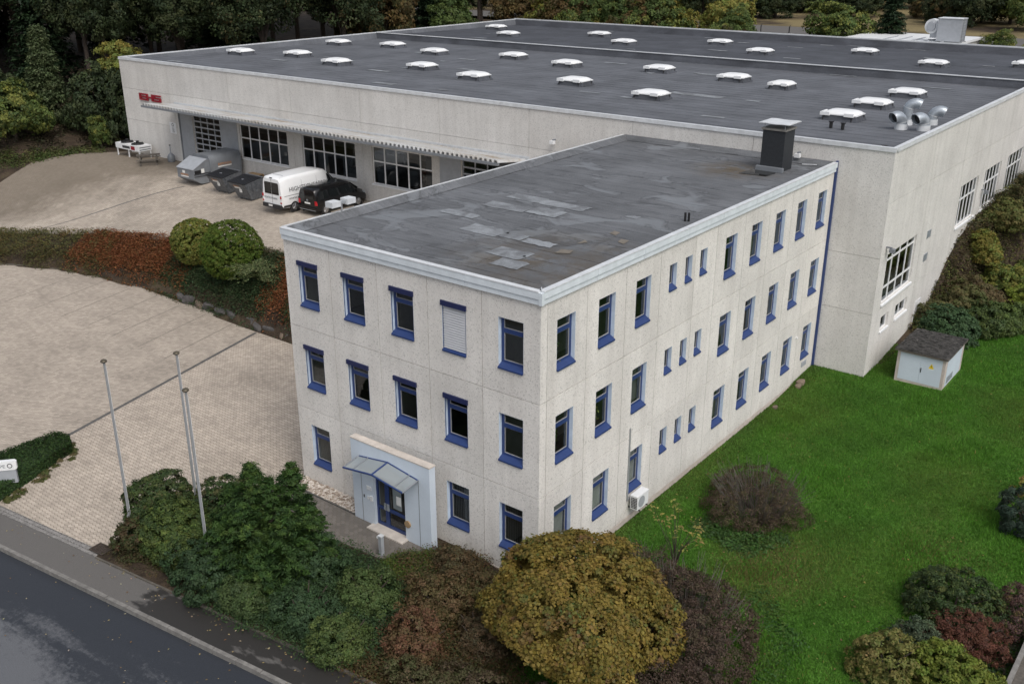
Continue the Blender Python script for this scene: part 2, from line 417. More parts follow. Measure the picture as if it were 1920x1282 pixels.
# ------------------------------------------------------------------ mesh helpers
class MB:
    def __init__(s):
        s.v = []; s.f = []
    def quad(s, a, b, c, d):
        i = len(s.v); s.v += [a, b, c, d]; s.f.append((i, i + 1, i + 2, i + 3)); return s
    def poly(s, pts):
        i = len(s.v); s.v += list(pts); s.f.append(tuple(range(i, i + len(pts)))); return s
    def box(s, x0, x1, y0, y1, z0, z1):
        i = len(s.v)
        s.v += [(x0, y0, z0), (x1, y0, z0), (x1, y1, z0), (x0, y1, z0), (x0, y0, z1), (x1, y0, z1), (x1, y1, z1), (x0, y1, z1)]
        s.f += [tuple(i + k for k in q) for q in ((0, 3, 2, 1), (4, 5, 6, 7), (0, 1, 5, 4), (1, 2, 6, 5), (2, 3, 7, 6), (3, 0, 4, 7))]
        return s
    def hexa(s, p):
        i = len(s.v); s.v += list(p)
        s.f += [tuple(i + k for k in q) for q in ((0, 3, 2, 1), (4, 5, 6, 7), (0, 1, 5, 4), (1, 2, 6, 5), (2, 3, 7, 6), (3, 0, 4, 7))]
        return s
    def prism(s, pts, z0, z1):
        """vertical prism over a plan polygon (counter-clockwise)"""
        i = len(s.v); n = len(pts)
        s.v += [(x, y, z0) for x, y in pts] + [(x, y, z1) for x, y in pts]
        s.f.append(tuple(i + k for k in reversed(range(n))))
        s.f.append(tuple(i + n + k for k in range(n)))
        for k in range(n):
            s.f.append((i + k, i + (k + 1) % n, i + n + (k + 1) % n, i + n + k))
        return s
    def tube(s, a, b, r0, r1=None, seg=10, cap=True):
        r1 = r0 if r1 is None else r1
        a = Vector(a); b = Vector(b); d = (b - a).normalized()
        h = Vector((0, 0, 1)) if abs(d.z) < 0.9 else Vector((1, 0, 0))
        p = d.cross(h).normalized(); q = d.cross(p)
        i = len(s.v)
        for c, r in ((a, r0), (b, r1)):
            for k in range(seg):
                t = 2 * math.pi * k / seg
                s.v.append(tuple(c + p * (math.cos(t) * r) + q * (math.sin(t) * r)))
        for k in range(seg):
            s.f.append((i + k, i + (k + 1) % seg, i + seg + (k + 1) % seg, i + seg + k))
        if cap:
            s.f.append(tuple(i + k for k in reversed(range(seg))))
            s.f.append(tuple(i + seg + k for k in range(seg)))
        return s
    def path(s, pts, rad, seg=10):
        for a, b, r0, r1 in zip(pts[:-1], pts[1:], rad[:-1], rad[1:]):
            s.tube(a, b, r0, r1, seg)
        return s
    def loft(s, loops, cap=True):
        n = len(loops[0]); i = len(s.v)
        for L in loops:
            s.v += list(L)
        for j in range(len(loops) - 1):
            for k in range(n):
                s.f.append((i + j * n + k, i + j * n + (k + 1) % n, i + (j + 1) * n + (k + 1) % n, i + (j + 1) * n + k))
        if cap:
            s.f.append(tuple(i + k for k in reversed(range(n))))
            s.f.append(tuple(i + (len(loops) - 1) * n + k for k in range(n)))
        return s
    def mesh(s, name, mat, smooth=False):
        me = bpy.data.meshes.new(name)
        me.from_pydata([tuple(v) for v in s.v], [], s.f)
        if mat is not None:
            me.materials.append(M[mat] if isinstance(mat, str) else mat)
        bm = bmesh.new(); bm.from_mesh(me)
        bmesh.ops.recalc_face_normals(bm, faces=bm.faces)
        bm.to_mesh(me); bm.free()
        if smooth:
            me.shade_smooth()
            try:
                me.set_sharp_from_angle(angle=R(38))
            except Exception:
                pass
        return me
    def build(s, name, mat, parent=None, smooth=False, **props):
        return link(name, s.mesh(name, mat, smooth), parent, **props)

def link(name, me, parent=None, **props):
    o = bpy.data.objects.new(name, me)
    COL.objects.link(o)
    if parent is not None:
        o.parent = parent
        if parent.parent is None:
            o.matrix_parent_inverse = Matrix.Identity(4)
    for k, v in props.items():
        o[k] = v
    return o

def thing(name, label, cat, group=None, loc=(0, 0, 0), rz=0.0):
    o = bpy.data.objects.new(name, None)
    COL.objects.link(o)
    o.location = loc
    o.rotation_euler = (0, 0, rz)
    o['label'] = label; o['category'] = cat
    if group:
        o['group'] = group
    return o

def part(name, parent):
    o = bpy.data.objects.new(name, None)
    COL.objects.link(o)
    o.parent = parent
    return o

def copy_tree(o, parent=None):
    c = o.copy(); COL.objects.link(c)
    if parent is not None:
        c.parent = parent
    for ch in list(o.children):
        copy_tree(ch, c)
    return c

def text(name, s, size, loc, rot, mat, parent, sx=1.0, align='LEFT', ext=0.002):
    cu = bpy.data.curves.new(name, 'FONT')
    cu.body = s; cu.size = size; cu.align_x = align; cu.extrude = ext; cu.resolution_u = 2
    cu.materials.append(M[mat])
    tmp = bpy.data.objects.new(name, cu)
    COL.objects.link(tmp)
    bpy.context.view_layer.update()
    me = bpy.data.meshes.new_from_object(tmp.evaluated_get(bpy.context.evaluated_depsgraph_get()))
    bpy.data.objects.remove(tmp)
    o = link(name, me, parent)
    o.location = loc; o.rotation_euler = rot; o.scale = (sx, 1, 1)
    return o
# ------------------------------------------------------------------ terrain
def smooth(a, b, t):
    t = np.clip((t - a) / (b - a), 0, 1)
    return t * t * (3 - 2 * t)
CURB_X = [-90, -70, -60, -56, -50, -45.4, -41.6, -36.4, -30.7, -23.4, -10]
CURB_Y = [-20, -8, -1, 3, 6.6, 8.6, 9.35, 9.8, 9.6, 9.25, 9.0]
CREST_X = [-90, -70, -60, -54, -46, -38, -27, -10]
CREST_Y = [-10, 0, 5.5, 8.9, 11, 11.9, 12.0, 12.4]
def curb_y(x): return np.interp(x, CURB_X, CURB_Y)
def crest_y(x): return np.interp(x, CREST_X, CREST_Y)
def yard_z(x, y):
    k = np.clip((-24 - x) * 0.09, 0, 3.4)
    return 3.70 - k * (1 - smooth(9.5, 21.5, y)) - 0.02 * np.clip(-58 - x, 0, 6)
def kerb_line(x): return -9.55 + 0.115 * (x + 13.0)
def G(x, y):
    x = np.asarray(x, float); y = np.asarray(y, float)
    x, y = np.broadcast_arrays(x, y)
    z = np.zeros(x.shape)
    # left: lower lot, bank, upper yard
    cy, ky = curb_y(x), crest_y(x)
    t = np.clip((y - cy) / (ky - cy), 0, 1)
    bank = yard_z(x, ky) * (0.22 * (t > 0) * np.minimum(t * 8, 1) + 0.78 * t ** 0.9)
    left = np.where(y < cy, 0.0, np.where(y < ky, bank, yard_z(x, y)))
    # wood beyond the yard climbs away in low terraces
    w = np.clip(-66 - x, 0, 200)
    left = np.where((x < -64) & (y > -5), left + smooth(0, 6, w) * 0.8 + 0.045 * w, left)
    z = np.where(x < -11.6, left, z)
    # office plot front and right lawn
    lawn = -0.45 + 0.45 * smooth(17.5, 25.0, y) + 0.02 * np.clip(x - 3, 0, 30)
    z = np.where(x >= -11.6, np.where(y < 6, -0.45 * smooth(-3.0, 0.6, x), -0.45), z)
    z = np.where(x > -0.3, lawn * smooth(-3.0, 0.6, x), z)
    # steep planted bank beside the hall
    d = (x - 3.9) * -0.935 + (y - 29.8) * 0.353
    bz = np.interp(d, [-0.5, 0, 1.6, 2.6, 3.5, 4.3, 6.5, 20], [0, 0.1, 0.55, 1.1, 3.0, 4.0, 4.55, 5.4])
    z = np.where((x > 2.5) & (y > 26), np.maximum(z, lawn * 0.0 + bz), z)
    # under the buildings
    z = np.where((x > -11.5) & (x < -0.35) & (y > 0.3) & (y < 23.7), -0.6, z)
    z = np.where((x > -60.2) & (x < 2.45) & (y > 24.1) & (y < 76.8), -0.6, z)
    # behind the hall the land rises to a wooded slope
    bk = 4.0 + 0.11 * np.clip(y - 85, 0, 38) + 0.10 * np.clip(y - 150, 0, 90) + 0.02 * np.clip(y - 123, 0, 27)
    z = np.where((y > 78) & (x > -62), np.maximum(np.where(x > 2.5, z, 0), bk), z)
    z = np.where((y > 76.9) & (x <= -60.0), np.maximum(z, bk), z)
    # verge falls a touch to the road, the road lies lower
    kl = kerb_line(x)
    z = np.where(y < kl + 1.75, np.minimum(z, -0.12), z)
    z = np.where(y < kl + 0.1, -0.45, z)
    return z

def grid_sheet(name, xs, ys, zf, mat, mask=None, **props):
    X, Y = np.meshgrid(xs, ys, indexing='ij')
    Z = zf(X, Y)
    nx, ny = X.shape
    v = np.stack([X, Y, Z], -1).reshape(-1, 3)
    i = np.arange((nx - 1) * (ny - 1))
    a = (i // (ny - 1)) * ny + i % (ny - 1)
    f = np.stack([a, a + ny, a + ny + 1, a + 1], -1)
    if mask is not None:
        c = v[f].mean(1)
        f = f[mask(c[:, 0], c[:, 1])]
    me = bpy.data.meshes.new(name)
    me.from_pydata(v.tolist(), [], f.tolist())
    me.materials.append(M[mat])
    me.shade_smooth()
    return link(name, me, **props)

ax = lambda *s: np.unique(np.round(np.concatenate([np.arange(a, b, st) for a, b, st in s]), 3))
GX = ax((-600, -160, 40), (-160, -70, 4), (-70, -60.4, 0.8), (-60.4, -44, 0.8), (-44, -11.85, 0.45), (-11.85, 2.6, 0.6), (2.67, 16, 0.5), (16, 40, 3), (40, 601, 40))
GX = np.unique(np.concatenate([GX, [-60.2, -60.0, -11.5, -11.2, -0.3, -0.36, 2.4, 2.5]]))
GY = ax((-300, -30, 30), (-30, -12, 3), (-12, 40, 0.45), (40, 80, 1.5), (80, 160, 4), (160, 300, 14), (300, 901, 60))
GY = np.unique(np.concatenate([GY, [23.7, 23.9, 24.1, 76.8, 77.2]]))
ground = grid_sheet('ground', GX, GY, G, 'soil', kind='structure')

# lower car park: straight courses by the entrance, diagonal ones beyond the drain
def drain_x(y): return -22.7 - 0.258 * (y + 4.5)
FRONT_Y = lambda x: float(kerb_line(x)) + 1.55
def lot_mesh(name, left, mat):
    yd = np.linspace(9.2, -9.0, 24)
    # where the drain meets curb and footway
    ds = [(float(drain_x(y)), float(y)) for y in yd if y < curb_y(drain_x(y)) - .02 and y > FRONT_Y(drain_x(y)) + .02]
    yt, yb = ds[0][1], ds[-1][1]
    top = (ds[0][0], float(curb_y(ds[0][0]))); bot = (ds[-1][0], FRONT_Y(ds[-1][0]))
    if left:
        xs = np.arange(math.floor(top[0]), -62, -0.8)
        pts = [bot] + ds[::-1] + [top] + [(float(x), float(curb_y(x))) for x in xs] + [(-62, FRONT_Y(-62))]
    else:
        xs = np.arange(-11.86, top[0], -0.8)
        pts = [(-11.86, FRONT_Y(-11.86))] + [(float(x), float(curb_y(x))) for x in xs] + [top] + ds + [bot]
    m = MB(); m.poly([(x, y, 0.03) for x, y in pts])
    return m.build(name, mat, kind='structure')
lot_r = lot_mesh('parking_lot', False, 'paver')
lot_l = lot_mesh('parking_lot', True, 'paver_diag')
m = MB()
ys = np.linspace(-8.9, 9.05, 30)
for a, b in zip(ys[:-1], ys[1:]):
    m.quad((drain_x(a) - 0.10, a, 0.036), (drain_x(a) + 0.10, a, 0.036), (drain_x(b) + 0.10, b, 0.036), (drain_x(b) - 0.10, b, 0.036))
m.build('drain_channel', 'drain', lot_r)
for k in range(7):                        # dark courses between the stalls
    x0 = -28.4 - 2.55 * k
    yb = float(curb_y(x0 - 0.5)) - 0.4
    L_ = 5.4
    m = MB()
    dx, dy = 0.25, -1.0
    m.quad((x0, yb, 0.035), (x0 + 0.10, yb, 0.035), (x0 + 0.10 + dx * L_, yb + dy * L_, 0.035), (x0 + dx * L_, yb + dy * L_, 0.035))
    m.build('stall_marking', 'line', lot_l)

# edging stones along the bank foot
cxs = np.arange(-58, -12, 1.0)
edge = MB().box(-0.5, -0.012, -0.06, 0.06, -0.2, 0.0).mesh('edging_stone', 'edging')
curb_root = thing('edging_kerb', 'low stone edging along the foot of the planted bank', 'kerb')
for a in cxs:
    b = a + 1.0
    ya, yb = float(curb_y(a)), float(curb_y(b))
    for s in (0, 1):
        o = link('edging_stone', edge, curb_root)
        xm, ym = a + 0.5 * (s + 1), ya + (yb - ya) * 0.5 * (s + 1)
        o.location = (xm, ym + 0.02, 0.10 + 0.015 * random.random())
        o.rotation_euler = (0, 0, math.atan2(yb - ya, 1.0))
        o.scale = (math.hypot(1, yb - ya), 1, 1)

# upper yard
YX = ax((-72, -44, 0.8), (-44, -11.8, 0.6)); YX = np.append(YX, -11.9)
def yard_mesh():
    v = []; nx = len(YX); ts = np.linspace(0, 1, 36)
    V = np.array([(x, crest_y(x) * (1 - t) + 23.9 * t if x > -60.5 else crest_y(x) * (1 - t) + (23.9 - 1.0 * (-60.5 - x)) * t) for x in YX for t in ts])
    Z = yard_z(V[:, 0], V[:, 1]) + 0.03
    nt_ = len(ts)
    f = []
    for i in range(nx - 1):
        for j in range(nt_ - 1):
            f.append((i * nt_ + j, (i + 1) * nt_ + j, (i + 1) * nt_ + j + 1, i * nt_ + j + 1))
    me = bpy.data.meshes.new('delivery_yard')
    me.from_pydata(np.column_stack([V, Z]).tolist(), [], f)
    me.materials.append(M['paver_yard'])
    return link('delivery_yard', me, kind='structure')
YX = np.sort(YX)
yard = yard_mesh()
m = MB()
pts = [(-46.5 + (-52.5 + 46.5) * t, 19.2 + (9.7 - 19.2) * t) for t in np.linspace(0, 1, 22)]
for (xa, ya), (xb, yb) in zip(pts[:-1], pts[1:]):
    za, zb = float(yard_z(xa, ya)) + 0.04, float(yard_z(xb, yb)) + 0.04
    m.quad((xa, ya, za), (xa + 0.16, ya, za), (xb + 0.16, yb, zb), (xb, yb, zb))
m.build('drain_channel', 'drain', yard)

# footway, granite kerb and road
def strip(name, o0, o1, z, mat, x0=-60, x1=60, n=40, slope=0.0, **p):
    m = MB(); xs = np.linspace(x0, x1, n)
    for a, b in zip(xs[:-1], xs[1:]):
        ka, kb = float(kerb_line(a)), float(kerb_line(b))
        m.quad((a, ka + o0, z), (b, kb + o0, z), (b, kb + o1, z + slope), (a, ka + o1, z + slope))
    return m.build(name, mat, **p)
side = strip('sidewalk', 0.0, 1.22, -0.06, 'sidewalk', slope=0.04, kind='structure')
road = strip('road', -9.0, -0.14, -0.215, 'road', slope=-0.01, kind='structure')
ks = MB().box(0.012, 0.988, -0.14, 0.0, -0.25, 0.0)
for i in (4, 5):
    pass
kme = ks.mesh('kerb_stone', 'kerb')
kerb_root = thing('granite_kerb', 'pale granite kerb between the dark road and the footway', 'kerb')
for a in np.arange(-34, 24, 1.0):
    o = link('kerb_stone', kme, kerb_root)
    o.location = (a, float(kerb_line(a)) + 0.004, -0.052 + random.uniform(-0.006, 0.006))
    o.rotation_euler = (random.uniform(-.01, .01), 0, math.atan(0.115))
    o.scale = (math.hypot(1, 0.115), 1, 1)
# sett strip between footway and car park
m = MB(); xs = np.arange(-40, -13.2, 0.16)
for a in xs:
    for r_ in range(3):
        kx = a + random.uniform(-.01, .01) + 0.05 * r_
        ky = float(kerb_line(kx)) + 1.24 + 0.15 * r_
        z1 = -0.005 + 0.012 * r_ + random.uniform(-.006, .006)
        m.box(kx, kx + 0.148, ky, ky + 0.135, -0.2, z1)
m.build('sett_strip', 'sett', kind='stuff', label='strip of small grey granite setts across the driveway mouth', category='setts')
# planted bed in front of the office and the low kerb that holds it
bed_pts = [(-13.3, float(kerb_line(-13.3)) + 1.22), (-3.0, float(kerb_line(-3.0)) + 1.22), (-3.0, -0.02), (-3.7, -0.02), (-4.6, -1.6), (-5.2, -2.3), (-8.2, -2.5), (-11.7, -2.6), (-13.0, -4.6), (-13.7, -7.4)]
m = MB(); m.prism(bed_pts, -0.4, 0.045)
m.build('planting_bed', 'soil', kind='structure')
ew = MB()
bedk = thing('bed_kerb', 'thin concrete edging between planting bed and dark footway', 'kerb')
eme = MB().box(0.006, 0.994, -0.045, 0.045, -0.2, 0.0).mesh('edging_stone', 'edging')
for a in np.arange(-13.3, 14, 1.0):
    o = link('edging_stone', eme, bedk)
    o.location = (a, float(kerb_line(a)) + 1.20, 0.045 + random.uniform(-.01, .01)); o.rotation_euler = (0, 0, math.atan(0.115)); o.scale = (1.0066, 1, 1)
# entrance path
m = MB(); m.prism([(-12.2, -2.62), (-8.2, -2.52), (-5.2, -2.32), (-4.6, -1.62), (-4.05, -0.88), (-7.9, -0.88), (-8.2, -0.85), (-11.84, -0.85)], -0.3, 0.062)
m.build('entrance_path', 'paver_grey', kind='structure')
m = MB(); m.box(-11.84, -7.96, -0.85, -0.79, -0.3, 0.11)
m.build('path_edging', 'drain', kind='structure')
# drain grate at the driveway corner
gr = thing('drain_grate', 'rusty iron gully grate at the driveway corner', 'grate', loc=(-13.55, -8.02, 0.05), rz=0.11)
f = MB().box(-0.36, 0.36, -0.25, -0.21, 0, 0.03).box(-0.36, 0.36, 0.21, 0.25, 0, 0.03).box(-0.36, -0.32, -0.21, 0.21, 0, 0.03).box(0.32, 0.36, -0.21, 0.21, 0, 0.03)
f.build('frame', 'bark', gr)
bme = MB().box(-0.02, 0.02, -0.21, 0.21, 0, 0.022).mesh('bar', 'bark')
for k in range(8):
    o = link('bar', bme, gr); o.location = (-0.28 + 0.08 * k, 0, 0)
# pebbles along the office wall
def pebbles(name, n, fx, fy, zf, s0, s1, label):
    V = []; F = []
    ico = [(0, 0, 1), (.89, 0, .45), (.28, .85, .45), (-.72, .53, .45), (-.72, -.53, .45), (.28, -.85, .45), (.72, .53, -.3), (-.28, .85, -.3), (-.89, 0, -.3), (-.28, -.85, -.3), (.72, -.53, -.3)]
    tri = [(0, 1, 2), (0, 2, 3), (0, 3, 4), (0, 4, 5), (0, 5, 1), (1, 6, 2), (2, 7, 3), (3, 8, 4), (4, 9, 5), (5, 10, 1), (6, 7, 2), (7, 8, 3), (8, 9, 4), (9, 10, 5), (10, 6, 1)]
    for _ in range(n):
        x, y = fx(), fy(); r_ = random.uniform(s0, s1)
        a, b, c = r_ * random.uniform(.8, 1.5), r_ * random.uniform(.7, 1.2), r_ * random.uniform(.5, .8)
        t = random.uniform(0, 6.28); i = len(V)
        z = zf(x, y) + c * 0.3
        for (u, v, w) in ico:
            px, py = u * a, v * b
            V.append((x + px * math.cos(t) - py * math.sin(t), y + px * math.sin(t) + py * math.cos(t), z + w * c))
        F += [(i + p, i + q, i + s) for p, q, s in tri]
    me = bpy.data.meshes.new(name); me.from_pydata(V, [], F); me.materials.append(M['pebble'])
    return link(name, me, kind='stuff', label=label, category='pebbles')
pebbles('pebbles', 1500, lambda: random.uniform(-11.8, -8.0), lambda: random.uniform(-0.78, -0.04), lambda x, y: 0.06, 0.03, 0.075, 'pale rounded pebbles along the foot of the office wall')

# lawn
LGX = np.arange(0.0, 40, 0.5); LGY = np.arange(-6.0, 44, 0.5)
def lawn_mask(x, y):
    d = (x - 3.9) * -0.935 + (y - 29.8) * 0.353
    return ((d < 0.4) | (y < 28.5)) & ~((x < 2.6) & (y > 24.1)) & (y > kerb_line(x) + 1.3)
lawn = grid_sheet('lawn', LGX, LGY, lambda x, y: G(x, y) + 0.02, 'lawn', lawn_mask, kind='structure')
# background road and fence beyond the hall
m = MB(); m.quad((-120, 117, 8.05), (40, 117, 8.05), (40, 124, 8.4), (-120, 124, 8.4))
m.build('road', 'sidewalk', kind='structure')
# ------------------------------------------------------------------ facades
FRONT = lambda u, w, z: (u, -w, z)                 # office front: u runs along x, w points out of the wall
RIGHT = lambda u, w, z: (w, u, z)                  # office right side: u runs along y
HFRONT = lambda u, w, z: (u, 23.85 - w, z)
HRIGHT = lambda u, w, z: (2.67 + w, u, z)
JG = 0.011                                         # half a panel joint
def panel(parent, mat, P, u0, u1, z0, z1, holes=(), back=-0.14, top_open=False):
    us = sorted({u0, u1, *[h[0] for h in holes], *[h[1] for h in holes]})
    zs = sorted({z0, z1, *[h[2] for h in holes], *[h[3] for h in holes]})
    us = [u for u in us if u0 - 1e-6 <= u <= u1 + 1e-6]; zs = [z for z in zs if z0 - 1e-6 <= z <= z1 + 1e-6]
    m = MB()
    solid = {}
    for i in range(len(us) - 1):
        for j in range(len(zs) - 1):
            cu, cz = (us[i] + us[i + 1]) / 2, (zs[j] + zs[j + 1]) / 2
            solid[i, j] = not any(h[0] < cu < h[1] and h[2] < cz < h[3] for h in holes)
    for (i, j), s in solid.items():
        if not s:
            continue
        a, b, c, d = us[i], us[i + 1], zs[j], zs[j + 1]
        m.quad(P(a, 0, c), P(b, 0, c), P(b, 0, d), P(a, 0, d))
        m.quad(P(a, back, c), P(a, back, d), P(b, back, d), P(b, back, c))
        if not solid.get((i - 1, j)): m.quad(P(a, 0, c), P(a, 0, d), P(a, back, d), P(a, back, c))
        if not solid.get((i + 1, j)): m.quad(P(b, 0, c), P(b, back, c), P(b, back, d), P(b, 0, d))
        if not solid.get((i, j - 1)): m.quad(P(a, 0, c), P(a, back, c), P(b, back, c), P(b, 0, c))
        if not solid.get((i, j + 1)): m.quad(P(a, 0, d), P(b, 0, d), P(b, back, d), P(a, back, d))
    return m.build('wall_panel', mat, parent)
def bar(m, P, u0, u1, w0, w1, z0, z1):
    m.hexa([P(u0, w0, z0), P(u1, w0, z0), P(u1, w1, z0), P(u0, w1, z0), P(u0, w0, z1), P(u1, w0, z1), P(u1, w1, z1), P(u0, w1, z1)])

office = thing('office_building', 'three storey pale concrete office block with blue window frames', 'office building')
OW, OL = 11.85, 23.85
ROWS = [(9.316, 7.613), (5.967, 4.253), (2.591, 0.888)]
FC = [(-11.129, -10.096), (-8.773, -7.712), (-6.397, -5.341), (-4.04, -3.006), (-1.661, -0.656)]
RC = [(0.87, 1.893), (3.259, 4.285), (5.637, 6.648), (12.495, 13.519), (14.876, 15.884), (17.276, 18.283), (19.636, 20.664), (22.03, 23.057)]
SC = [(7.97, 8.52), (9.17, 9.70), (10.35, 10.91)]
SB = [8.36, 5.01, 1.62]
FS = [-OW, -9.42, -7.05, -4.69, -2.34, 0.0]
RS = [0.0, 0.36, 2.57, 4.96, 7.30, 9.93, 11.70, 14.20, 16.58, 18.96, 21.35, OL]
ZS = [(-0.7, 3.27), (3.27, 6.70), (6.70, 10.06)]
fholes = []; rholes = []
for r_, (zt, zb) in enumerate(ROWS):
    for c, (a, b) in enumerate(FC):
        if r_ == 2 and c in (1, 2):
            continue
        fholes.append((a, b, zb + 0.02, zt, r_, c))
    for c, (a, b) in enumerate(RC):
        rholes.append((a, b, zb + 0.02, zt, r_, c))
    for c, (a, b) in enumerate(SC):
        rholes.append((a, b, SB[r_], zt, r_, 10 + c))
fholes_all = [h[:4] for h in fholes] + [(-7.0, -5.0, -0.7, 2.3)]
for (z0, z1) in ZS:
    for a, b in zip(FS[:-1], FS[1:]):
        e1 = 0 if b == 0 else JG
        panel(office, 'wall', FRONT, a + (0 if a == -OW else JG), b - e1, z0 + (JG if z0 > 0 else 0), z1 - JG,
              [h for h in fholes_all if a < (h[0] + h[1]) / 2 < b and z0 < (h[2] + h[3]) / 2 < z1])
    for a, b in zip(RS[:-1], RS[1:]):
        hs_ = [h[:4] for h in rholes if z0 < (h[2] + h[3]) / 2 < z1 and a < (h[0] + h[1]) / 2 < b]
        # a small window cut by a seam belongs to the panel that holds its middle
        panel(office, 'wall', RIGHT, a + (0.142 if a == 0 else JG), b - JG, z0 + (JG if z0 > 0 else 0), z1 - JG, hs_)
# joint filler right behind the panels (also the inner leaf of the wall)
def leaf(parent, P, u0, u1, z0, z1, holes, mat, w0, w1):
    us = sorted({u0, u1, *[h[0] for h in holes], *[h[1] for h in holes]}); zs = sorted({z0, z1, *[h[2] for h in holes], *[h[3] for h in holes]})
    m = MB()
    for i in range(len(us) - 1):
        for j in range(len(zs) - 1):
            cu, cz = (us[i] + us[i + 1]) / 2, (zs[j] + zs[j + 1]) / 2
            if not any(h[0] < cu < h[1] and h[2] < cz < h[3] for h in holes):
                bar(m, P, us[i], us[i + 1], w0, w1, zs[j], zs[j + 1])
    return m.build('inner_wall', mat, parent)
leaf(office, FRONT, -OW + 0.15, -0.15, -0.7, 10.05, fholes_all, 'joint', -0.26, -0.145)
leaf(office, RIGHT, 0.27, OL - 0.02, -0.7, 10.05, [h[:4] for h in rholes], 'joint', -0.26, -0.145)
m = MB(); m.box(-OW, -OW + 0.14, 0.02, OL - 0.01, -0.7, 10.05); m.build('wall_panel', 'wall', office)
# floors and partitions inside
for z in (-0.1, 3.1, 6.5):
    MB().box(-OW + 0.2, -0.3, 0.3, OL - 0.1, z - 0.2, z).build('floor_slab', 'roomfloor', office)
MB().box(-OW + 0.2, -0.3, 0.3, OL - 0.1, 9.75, 9.9).build('ceiling_slab', 'room', office)
m = MB()
for z0, z1 in ((-0.08, 2.88), (3.12, 6.28), (6.52, 9.72)):
    m.box(-OW + 0.3, -0.5, 4.9, 5.0, z0, z1)
    for x in (-7.05, -2.4):
        m.box(x, x + 0.1, 0.45, 4.86, z0, z1)
    m.box(-4.6, -4.5, 5.05, 23.5, z0, z1)
    for y in (7.3, 11.7, 16.6, 21.3):
        m.box(-4.46, -0.4, y, y + 0.1, z0, z1)
m.build('partition_wall', 'room', office)
# plinth
MB().box(-3.6, 0.03, -0.03, 0.04, -0.8, -0.08).box(0.04, 0.055, -0.03, OL - 0.06, -0.9, -0.16).build('plinth', 'plinth', office)

